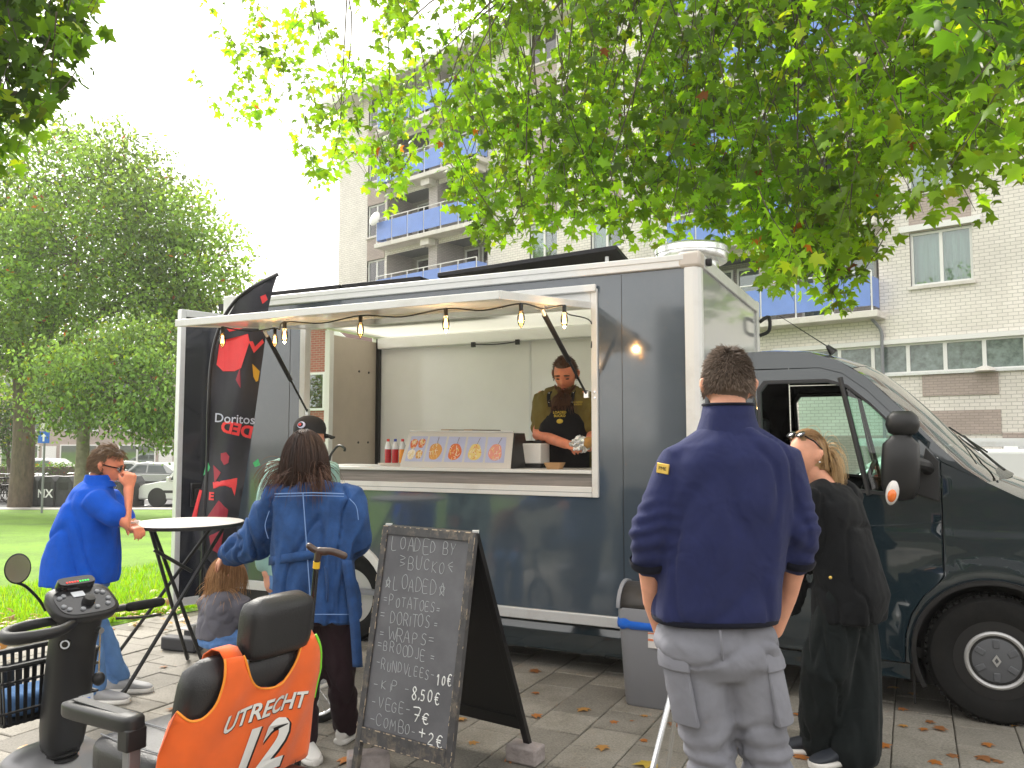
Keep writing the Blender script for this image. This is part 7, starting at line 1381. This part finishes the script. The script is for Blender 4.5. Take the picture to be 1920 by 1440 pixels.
# ---------------------------------------------------------------- background street
def gz(p, dz=0.): return V(p.x, p.y, zg(p.x, p.y) + dz)
mk('car_white', (.75, .76, .76), .25, coat=.6); mk('car_silver', (.42, .43, .44), .25, .4, coat=.6); mk('tail_red', (.5, .02, .02), .25); mk('container_black', (.03, .032, .035), .5, dirt=.3, dirtcol=(.12, .11, .1), ds=4)
def car(name, label, loc, rz, paint, L_=4.3, W_=1.75, H_=1.45, van=False, group='parked cars behind the lawn'):
    c = thing(name, label, 'van' if van else 'car', loc, rz, group); hw = W_ / 2; a = L_ / 2
    low = [(-a, .35), (-a + .05, .25), (a - .1, .25), (a, .4), (a - .03, .62), (a - .25, .80), (a - 1.0, .93), (-a + .1, .95), (-a, .8)]
    if van: top = [(a - 1.1, .92), (a - 1.75, H_ - .12), (a - 2.0, H_), (-a + .12, H_), (-a + .02, .92)]
    else: top = [(a - 1.05, .92), (a - 1.75, H_ - .04), (a - 2.3, H_), (-a + 1.0, H_ - .05), (-a + .25, .94)]
    g = MB(); g.loft([[V(x, y, z + (0 if abs(y) < hw else (.04 if z < .5 else -.02))) for x, z in low] for y in (-hw, -hw + .06, hw - .06, hw)]); B_ = g.build('body', paint, c, bevel=.03)
    g = MB(); g.loft([[V(x * (1 if abs(y) < hw - .1 else 1) , y * (1 - .12 * max(0, (z - .92) / (H_ - .92))), z) for x, z in top] for y in (-hw + .03, hw - .03)]); g.build('cabin', paint, c, bevel=.05)
    for s in (-1, 1):
        yy = lambda z: s * ((hw - .03) * (1 - .12 * max(0, (z - .92) / (H_ - .92))) + .012)
        zt, zb = H_ - .14, .98
        w1 = [(a - 1.32, zb), (a - 1.85, zt), (a - 2.35, zt), (a - 2.35, zb)]; w2 = [(a - 2.45, zb), (a - 2.45, zt), (-a + 1.05, zt), (-a + .75, zb)]
        for wq in ((w1,) if van else (w1, w2)): MB().prism([V(x, yy(z), z) for x, z in wq], (0, -s * .01, 0)).build('side_window', 'window_glass', c)
        MB().bb(-a + .3, a - .9, s * (hw - .005), s * (hw + .012), .5, .6).build('side_moulding', 'black_plastic', c); MB().box(V(a - 1.35, s * (hw + .1), 1.02), (.12, .16, .16)).build('wing_mirror', paint, c, bevel=.03)
        MB().box(V(a - .12, s * (hw - .25), .68), (.2, .34, .16)).build('headlight', 'lamp_clear', c, bevel=.02); MB().box(V(-a + .03, s * (hw - .12), .8), (.1, .2, .25)).build('tail_light', 'tail_red', c, bevel=.02)
        for x in (a - .85, -a + .8):
            t = MB(); t.lathe([(.12, -.1), (.27, -.1), (.31, -.07), (.31, .07), (.27, .1), (.12, .1)], (x, s * (hw - .1), .31), (0, 1, 0), 28); wo = t.build('wheel', 'rubber', c); MB().lathe([(.01, -.105), (.2, -.1), (.2, .1), (.01, .105)], (x, s * (hw - .1), .31), (0, 1, 0), 20).build('rim', 'rim_silver', wo)
            MB().lathe([(.001, 0), (.36, 0), (.36, .012), (.001, .012)], (x, s * (hw - .004), .33), (0, s, 0), 28).build('wheel_arch', 'black_plastic', c)
    MB().prism([V(top[0][0] + .005, -hw + .12, .97), V(top[0][0] + .005, hw - .12, .97), V(top[1][0] + .03, hw - .2, top[1][1] - .06), V(top[1][0] + .03, -hw + .2, top[1][1] - .06)], (.015, 0, .012)).build('windscreen', 'window_glass', c)
    return c
p_ = gz(at(322, 945, 31.)); car('parked_van', 'small white van parked nose left at the lawn corner', p_ + V(1.2, 0, 0), R(180 - 8), 'car_white', 4.4, 1.8, 1.82, True)
p_ = gz(at(292, 905, 38.)); car('parked_car', 'silver hatchback parked behind the white van', p_, R(160), 'car_silver')
p_ = gz(at(236, 905, 40.)); car('parked_car', 'white car with red tail lights parked left of the silver one', p_, R(20), 'car_white')
p_ = gz(at(70, 890, 46.)); car('parked_car', 'white car far off at the left behind the bicycles', p_, R(178), 'car_white')
vw = car('service_van', 'white low van with red number three behind the truck cab', V(4.75, 10.4, 0), R(180 - 22), 'car_white', 3.6, 1.7, 1.47, True, None)
t_ = textmesh('3', .34); mapmb(t_, lambda p: V(.15 - p.x, .88, 1.13 + p.y)); t_.build('lettering', 'tail_red', vw, smooth_=False, fix=False)
for y in (-.5, .5): MB().bb(-1.6, .25, y - .04, y + .04, 1.50, 1.56).build('roof_bar', 'alu', vw)
for x in (-1.4, -.3): MB().bb(x - .03, x + .03, -.55, .55, 1.465, 1.50).build('roof_bar', 'alu', vw)
MB().bb(-1.7, .3, -.72, -.6, 1.5, 1.6).build('roof_tube', 'car_white', vw)
for i, (px, lb) in enumerate(((66, 'black waste container, leftmost of the row by the lawn'), (97, 'black waste container with NX graffiti at the lawn edge'), (130, 'black waste container right of the one with graffiti'), (246, 'black waste container standing alone by the parked cars'))):
    p_ = gz(at(px, 935, 30.5)); c = thing('waste_container', lb, 'container', p_, R(-8), 'waste containers by the lawn'); hw = .33
    g = MB(); g.prism([V(-hw, -.35, 0), V(hw, -.35, 0), V(hw, -.35, .92), V(hw * .55, -.35, 1.12), V(-hw * .55, -.35, 1.12), V(-hw, -.35, .92)], (0, .7, 0)); g.build('body', 'container_black', c, bevel=.03); MB().bb(-.2, .2, -.37, -.352, .62, .9).build('drop_flap', 'black_plastic', c, bevel=.01); MB().bb(-.45, .45, -.5, .5, -.02, .012).build('base_plate', 'steel', c)
    if i == 1: t_ = textmesh('NX', .42, bold=.01); mapmb(t_, lambda p: V(p.x, -.376, .48 + p.y)); t_.build('graffiti', 'chalk_bold', c, smooth_=False, fix=False)
p_ = gz(at(80, 915, 27.)); SG = thing('road_sign', 'blue square road sign with white arrow on a grey pole', 'sign', p_); mk('sign_blue', (.02, .14, .62), .4); MB().cyl(V(0, 0, 0), V(0, 0, 2.75), .035, n=12).build('pole', 'grey_plastic', SG); SP_ = MB().bb(-.19, .19, -.06, -.04, 2.3, 2.68).build('plate', 'sign_blue', SG, bevel=.01); MB().prism([V(-.03, -.062, 2.36), V(.03, -.062, 2.36), V(.03, -.062, 2.52), V(.09, -.062, 2.52), V(0, -.062, 2.62), V(-.09, -.062, 2.52), V(-.03, -.062, 2.52)], (0, -.003, 0)).build('arrow', 'chalk_bold', SP_)
MB().bb(-.16, .16, -.06, -.04, 2.72, 2.95).build('plate', 'bconcrete', SG)
def bicycle(label, loc, rz, lean):
    b_ = thing('bicycle', label, 'bicycle', loc, rz, 'bicycles parked behind the lawn'); b_.rotation_euler = (R(lean), 0, rz)
    for x in (-.52, .52):
        w_ = MB(); w_.tube([V(x + .33 * math.cos(a), 0, .345 + .33 * math.sin(a)) for a in np.linspace(0, 6.28319, 29)[:-1]], .02, 6, closed=True); wo = w_.build('wheel', 'rubber', b_); sp = MB()
        for k in range(12): a = k * PI / 6; sp.tube([V(x, 0, .345), V(x + .32 * math.cos(a), 0, .345 + .32 * math.sin(a))], .003, 4)
        struct(sp.build('spokes', 'alu', wo), 'stuff'); m_ = MB(); m_.tube([V(x + .37 * math.cos(a), 0, .345 + .37 * math.sin(a)) for a in np.linspace(.2, 2.9, 14)], .018, 6); m_.build('mudguard', 'black_metal', b_)
    for a, c in (((.52, .345), (.38, .95)), ((.40, .82), (-.1, .35)), ((-.1, .35), (-.22, .85)), ((-.1, .35), (-.52, .345)), ((-.52, .345), (-.2, .78)), ((.40, .75), (-.18, .62))): MB().tube([V(a[0], 0, a[1]), V(c[0], 0, c[1])], .018, 8).build('frame_tube', 'black_metal', b_)
    MB().tube([V(.38, 0, .9), V(.36, 0, 1.08)], .014, 8).build('stem', 'steel', b_); MB().tube(bez([V(.2, -.28, 1.08), V(.36, -.2, 1.1), V(.36, .2, 1.1), V(.2, .28, 1.08)], 5), .014, 8).build('handlebar', 'steel', b_); MB().ell(V(-.24, 0, .95), (.13, .08, .04)).build('saddle', 'black_plastic', b_); MB().tube([V(-.2, 0, .8), V(-.24, 0, .95)], .014, 8).build('seat_post', 'steel', b_)
    MB().bb(-.85, -.35, -.07, .07, .70, .72).build('carrier', 'black_metal', b_); MB().tube([V(-.1, -.1, .28), V(-.1, .1, .42)], .012, 6).build('crank', 'steel', b_)
for i in range(7): p_ = gz(at(-8 + i * 13, 928, 32.6 + .3 * (i % 2))); bicycle(('first', 'second', 'third', 'fourth', 'fifth', 'sixth', 'seventh')[i] + ' black bicycle from the left in the row at the far left', p_, R(55 + random.uniform(-12, 12)), random.uniform(-8, 8))
for i in range(4): p_ = gz(at(120 + i * 22, 922, 33.4)); bicycle(('first', 'second', 'third', 'fourth')[i] + ' bicycle from the left behind the waste containers', p_, R(50 + random.uniform(-12, 12)), random.uniform(-8, 8))
# ---------------------------------------------------------------- trees
def limb(mb, pts, r0, r1, k=5, n=8):
    p = bez(pts, k); mb.tube(p, list(np.linspace(r0, r1, len(p))), n)
def leafcols(n, base, spread=.35, yellow=.1, brown=.02):
    b_ = np.tile(np.array(base), (n, 1)) * rng.uniform(1 - spread, 1 + spread, (n, 1)); y = rng.random(n)
    m = y < yellow; b_[m] = np.array([.25, .32, .02]) * rng.uniform(.7, 1.2, (m.sum(), 1)); m = y > 1 - brown; b_[m] = np.array([.34, .10, .02]) * rng.uniform(.6, 1.2, (m.sum(), 1))
    return b_
def bigtree(name, label, base, blobs, trunk_r, nleaf, size, colr, mat='leaf_far', bark='bark', fork=.3, tmpl=(OVAL, OVALF), cl=26, yellow=.06, seed=3, droop=.3):
    T_ = thing(name, label, 'tree', base); rg = random.Random(seed); top = max(c.z + r.z * .3 for c, r, _ in blobs) - base.z; L0 = V(0, 0, 0)
    tk_ = MB(); fk_ = V(rg.uniform(-.2, .2), 0, top * fork); limb(tk_, [V(0, 0, -.1), V(.05, 0, top * fork * .5), fk_], trunk_r, trunk_r * .75, 4, 12); tk_.build('trunk', bark, T_)
    P_ = []; lm = MB()
    tot = sum(w_ for *_, w_ in blobs)
    for c, r, w_ in blobs:
        lc = c - base; limb(lm, [fk_ * rg.uniform(.75, 1), fk_.lerp(lc, .5) + V(rg.uniform(-.4, .4), rg.uniform(-.4, .4), .3), lc], trunk_r * .45, .03, 5, 6)
        nc = max(3, int(nleaf * w_ / tot / cl))
        for _ in range(nc):
            d = V(rg.gauss(0, 1), rg.gauss(0, 1), rg.gauss(0, 1)).normalized(); q = lc + V(d.x * r.x, d.y * r.y, d.z * r.z) * (rg.random() ** .30)
            P_.append(q)
            if rg.random() < .12: limb(lm, [lc.lerp(q, .15), lc.lerp(q, .6) + V(0, 0, .1), q], .035, .008, 3, 5)
    struct(lm.build('limbs', bark, T_), 'stuff')
    P_ = np.array([tuple(p) for p in P_]); n = len(P_) * cl; cs = np.repeat(P_, cl, 0) + unit(n) * (rng.random((n, 1)) ** .45) * np.array([1, 1, .75]) * size * 5.6
    ax = unit(n) * .9 + np.array([0, 0, -droop]); v, f = scatter(tmpl[0], tmpl[1], cs, ax, unit(n) + np.array([0, 0, .6]), rng.uniform(.7, 1.25, n) * size)
    shade = np.repeat(rng.uniform(.32, 1.55, len(P_)), cl)[:, None]; cc = leafcols(n, colr, .3, yellow, .008) * shade  # random tone per clump paints darker, shaded hollows into the leaf colour
    cr_ = link('crown', npmesh('crown', v, f, mat, np.repeat(np.c_[cc, np.ones(n)], len(tmpl[0]), 0)), T_); cr_['kind'] = 'stuff'
    return T_
def blob(px, py, Y, rx, ry, w_, ry_d=None): k = Y / FPX; return (at(px, py, Y), V(rx * k, (ry_d or rx) * k, ry * k), w_)
b0 = gz(at(40, 880, 30.)); bigtree('plane_tree', 'large dense green plane tree at the left behind the lawn', b0, [blob(60, 330, 30, 130, 130, 1.2), blob(190, 330, 30, 120, 110, 1.2), blob(280, 420, 29, 110, 110, 1.3), blob(370, 500, 29, 80, 90, .9), blob(150, 480, 28, 150, 120, 1.6), blob(30, 520, 29, 120, 130, 1.3), blob(260, 570, 29, 120, 90, 1.2), blob(-80, 420, 30, 140, 160, 1.2), blob(90, 640, 29, 130, 80, 1.0), blob(350, 600, 30, 60, 60, .5), blob(-40, 650, 30, 100, 90, .8)], .42, 62000, .18, (.17, .29, .055), fork=.38, cl=55)
b0 = gz(at(150, 890, 23.)); bigtree('young_tree', 'smaller pale green tree with drooping twigs in front of the plane tree', b0, [blob(150, 690, 23, 90, 70, 1.), blob(240, 680, 22.5, 80, 80, 1.), blob(300, 720, 22, 55, 90, .9), blob(120, 760, 23, 60, 50, .7), blob(230, 770, 22.5, 90, 50, .9), blob(290, 640, 23, 50, 40, .5), blob(310, 800, 23, 35, 40, .4)], .2, 17000, .13, (.18, .30, .09), fork=.62, cl=40, yellow=.05, seed=5, droop=.8, bark='bark_plane')
b0 = gz(at(18, 900, 36.)); bigtree('young_tree', 'slim tree at the far left edge beside the bicycles', b0, [blob(10, 800, 36, 40, 50, 1.), blob(-20, 770, 36, 40, 50, 1.)], .12, 4000, .15, (.05, .11, .02), fork=.4, seed=8)
hz_ = []
hd_ = thing('hedge', 'low clipped green hedge behind the parked cars', 'hedge', gz(at(170, 880, 42.)), R(2)); nh = 9000; q = rng.random((nh, 3)) * np.array([9, 1.0, 1.3]) - np.array([4.5, .5, 0]); v, f = scatter(OVAL, OVALF, q, unit(nh), unit(nh), rng.uniform(.08, .14, nh)); o = link('foliage', npmesh('foliage', v, f, 'leaf_far', np.repeat(np.c_[leafcols(nh, (.06, .15, .02)), np.ones(nh)], 4, 0)), hd_); o['kind'] = 'stuff'
o = MB().bb(-4.4, 4.4, -.35, .35, 0, 1.1).build('woody_core', 'bark', hd_)
# the plane tree whose branches hang over the truck (its trunk stands right of the frame)
ENV = [(425, 240), (470, 280), (500, 150), (540, 260), (600, 370), (650, 250), (690, 330), (725, 405), (755, 290), (800, 190), (830, 260), (850, 380), (885, 445), (950, 475), (1050, 465), (1120, 410), (1180, 475), (1280, 470), (1330, 430), (1390, 480), (1440, 545), (1485, 600), (1525, 520), (1580, 585), (1620, 470), (1650, 300), (1690, 330), (1740, 425), (1790, 270), (1830, 410), (1880, 250), (1960, 350)]
def env(x):
    for (a, b_), (c, d) in zip(ENV, ENV[1:]):
        if a <= x <= c: return lerp(b_, d, (x - a) / (c - a))
    return 250
def dep(x): return float(np.interp(x, [425, 900, 1400, 1650, 1960], [11.5, 10., 8.4, 7., 5.6]))
PT = thing('plane_tree', 'overhanging plane tree with hanging leafy twigs above the truck', 'tree', V(7.2, 3.6, 0)); pb = PT.location
tkb = MB(); limb(tkb, [V(0, 0, -.1), V(.1, .1, 2.2), V(-.1, .4, 4.6)], .36, .26, 5, 14); tkb.build('trunk', 'bark_plane', PT)
hub = pb + V(-.1, .4, 4.6); mains = []
for (px, py, Y) in ((1500, -250, 7.8), (1150, -260, 8.8), (1000, -40, 9.6), (800, -200, 10.2), (600, -150, 11.), (1750, -250, 6.6)):
    e = at(px, py, Y); mb_ = MB(); mid = hub.lerp(e, .5) + V(0, 0, .8); limb(mb_, [hub - pb, mid - pb, e - pb], .15, .05, 8, 10); mb_.build('limb', 'bark', PT); mains.append((hub, mid, e))
def mpoint(e):                                            # nearest point on a main limb above e
    best = None
    for h, m, t in mains:
        for k in range(6, 21):
            u = k / 20; p = h.lerp(m, u).lerp(m.lerp(t, u), u); d = (p - e).length
            if best is None or d < best[0]: best = (d, p)
    return best[1]
def foliage(tree, n, sample, mat, colr, leaf=(.10, .17), per=(14, 24), keep=0, nm='crown', yellow=.08, brown=.006, seed=11, connect=True):
    rg = random.Random(seed); pb = tree.location; pos = []; axs = []; tint = []; tw = MB(); nt_ = 0
    for _ in range(n):
        s = sample(rg)
        if s is None: continue
        px, py, Y = s; e = at(px, py, Y); L_ = rg.uniform(.5, 1.2); side = V(rg.uniform(-.5, .5), rg.uniform(-.5, .5), 0); st = e + V(side.x * L_, side.y * L_, L_ * rg.uniform(.5, 1.))
        path = bez([st - pb, st.lerp(e, .5) + V(side.x * .15, side.y * .15, .08) - pb, e - pb], 5); tw.tube(path, list(np.linspace(.007, .002, len(path))), 4)
        if connect and rg.random() < .08: mp = mpoint(st); limb(tw, [mp - pb, mp.lerp(st, .5) + V(rg.uniform(-.4, .4), rg.uniform(-.3, .3), .35) - pb, st - pb], .015, .006, 4, 5)
        k = rg.randint(*per); sh = rg.uniform(.35, 1.3)
        for _ in range(k):
            p = path[min(len(path) - 1, int(rg.random() ** .7 * len(path)))]; o = V(rg.gauss(0, 1), rg.gauss(0, 1), rg.gauss(0, .7)) * .075; pos.append(tuple(p + o)); axs.append((o.x * 9 + rg.gauss(0, .4), o.y * 9 + rg.gauss(0, .4), -.55 + rg.gauss(0, .45))); tint.append(sh)
    struct(tw.build('twigs', 'bark', tree), 'stuff')
    pos = np.array(pos); axs = np.array(axs); m = len(pos); sz = rng.uniform(leaf[0], leaf[1], m); nrm = unit(m) * .8 + np.array([0, -.1, .75]); cc = leafcols(m, colr, .3, yellow, brown) * np.array(tint)[:, None]
    idx = np.arange(m); single = np.zeros(m, bool)
    if keep:
        pr = [proj(Vector(p) + pb) for p in pos]; rank = sorted((i for i in range(m) if 0 < pr[i][0] < 1920 and 0 < pr[i][1] < 1440), key=lambda i: -sz[i] / pr[i][2]); single[rank[:keep]] = True
        palette = {}
        for i in rank[:keep]:
            key = tuple(int(x * 14) for x in cc[i])
            if key not in palette: v, f = scatter(LEAF, LEAFF, np.zeros((1, 3)), np.array([[0, 1., 0]]), np.array([[0, 0, 1.]]), np.ones(1)); palette[key] = npmesh('leaf', v, f, mat, np.tile(np.array([*cc[i], 1]), (13, 1)))
            y_ = Vector(axs[i]).normalized(); z_ = Vector(nrm[i]); z_ = (z_ - y_ * z_.dot(y_)).normalized(); x_ = y_.cross(z_); o = link('leaf', palette[key], tree); mt = Matrix((x_, y_, z_)).transposed().to_4x4(); o.rotation_euler = mt.to_euler(); o.location = Vector(pos[i]); o.scale = (sz[i],) * 3
    r_ = ~single; v, f = scatter(LEAF, LEAFF, pos[r_], axs[r_], nrm[r_], sz[r_]); o = link(nm, npmesh(nm, v, f, mat, np.repeat(np.c_[cc[r_], np.ones(r_.sum())], 13, 0)), tree); o['kind'] = 'stuff'
def smp(rg):
    x = rg.uniform(425, 1960)
    if (x < 830 or x > 1640) and rg.random() < .75: x = rg.choice((435, 468, 540, 598, 612, 690, 722, 735, 760, 1660, 1690, 1738, 1745, 1785, 1832, 1838, 1880, 1930)) + rg.gauss(0, 11)
    dn = .2 if x < 560 else .40 if x < 850 else 1. if x < 1640 else .5
    if rg.random() > dn: return None
    yb = env(x); y = yb - (rg.random() ** 1.25) * (yb + 190)
    return x, y, dep(x) + rg.gauss(0, .7)
foliage(PT, 1560, smp, 'leaf', (.16, .29, .02), leaf=(.065, .155), keep=290, seed=21)
foliage(PT, 26, lambda rg: (rg.uniform(1740, 2050), rg.uniform(-300, 130), rg.uniform(3.8, 4.8)), 'leaf', (.045, .11, .015), per=(10, 16), nm='near_crown', seed=5, yellow=.05)
foliage(PT, 60, lambda rg: (rg.uniform(1300, 2900), rg.uniform(-1300, -220), rg.uniform(5, 7)), 'leaf', (.07, .15, .015), leaf=(.14, .22), nm='upper_crown', seed=6)
PL = thing('plane_tree', 'plane tree whose leafy branch enters at the upper left corner', 'tree', V(-6.6, 4.0, 0)); tkb = MB(); limb(tkb, [V(0, 0, -.1), V(.1, .1, 2.2), V(.1, .6, 4.6)], .3, .2, 5, 12); tkb.build('trunk', 'bark_plane', PL)
mains = []
for (px, py, Y) in ((40, 0, 6.6), (-150, 100, 6.4), (60, 180, 6.8)): e = at(px, py, Y); h_ = PL.location + V(.1, .6, 4.6 - (1.2 if py > 50 else 0)); mb_ = MB(); mid = h_.lerp(e, .5) + V(0, 0, .3); limb(mb_, [h_ - PL.location, mid - PL.location, e - PL.location], .08, .02, 8, 8); mb_.build('limb', 'bark', PL); mains.append((h_, mid, e))
def smp2(rg):
    x = rg.uniform(-260, 150); y = rg.uniform(-260, 300)
    if x > (150 if y < 110 else 95 if y < 250 else 40): return None
    return x, y, rg.uniform(6., 7.4)
foliage(PL, 230, smp2, 'leaf', (.075, .15, .015), per=(12, 20), seed=9)

hb_ = thing('hedge', 'unseen leafy hedge added behind the photographer to be mirrored in the truck paint', 'hedge', V(4, -8.5, 0), R(-24)); nh = 6000; q = rng.random((nh, 3)) * np.array([17, 1.2, 2.0]) - np.array([8.5, .6, 0]); v, f = scatter(OVAL, OVALF, q, unit(nh), unit(nh), rng.uniform(.12, .22, nh)); o = link('foliage', npmesh('foliage', v, f, 'leaf_far', np.repeat(np.c_[leafcols(nh, (.06, .11, .03)), np.ones(nh)], 4, 0)), hb_); o['kind'] = 'stuff'  # hedge added out of view to give the truck green-grey reflections
MB().bb(-8.4, 8.4, -.4, .4, 0, 1.8).build('woody_core', 'bark', hb_)
# ---------------------------------------------------------------- thin haze volume, added to lift the darks in the distance
m, n, out = nodes('haze'); pv_ = N(n, 'VolumePrincipled'); pv_.inputs['Color'].default_value = (1, .98, .94, 1); pv_.inputs['Density'].default_value = .0011; pv_.inputs['Anisotropy'].default_value = .3; n.links.new(pv_.outputs[0], out.inputs['Volume'])
hz = MB().bb(-650, 650, -650, 650, -2.2, 20.5).build('haze', 'haze', None, smooth_=False); tag(hz, 'thin pale haze added over the whole square to lift distant darks', None, kind='stuff')
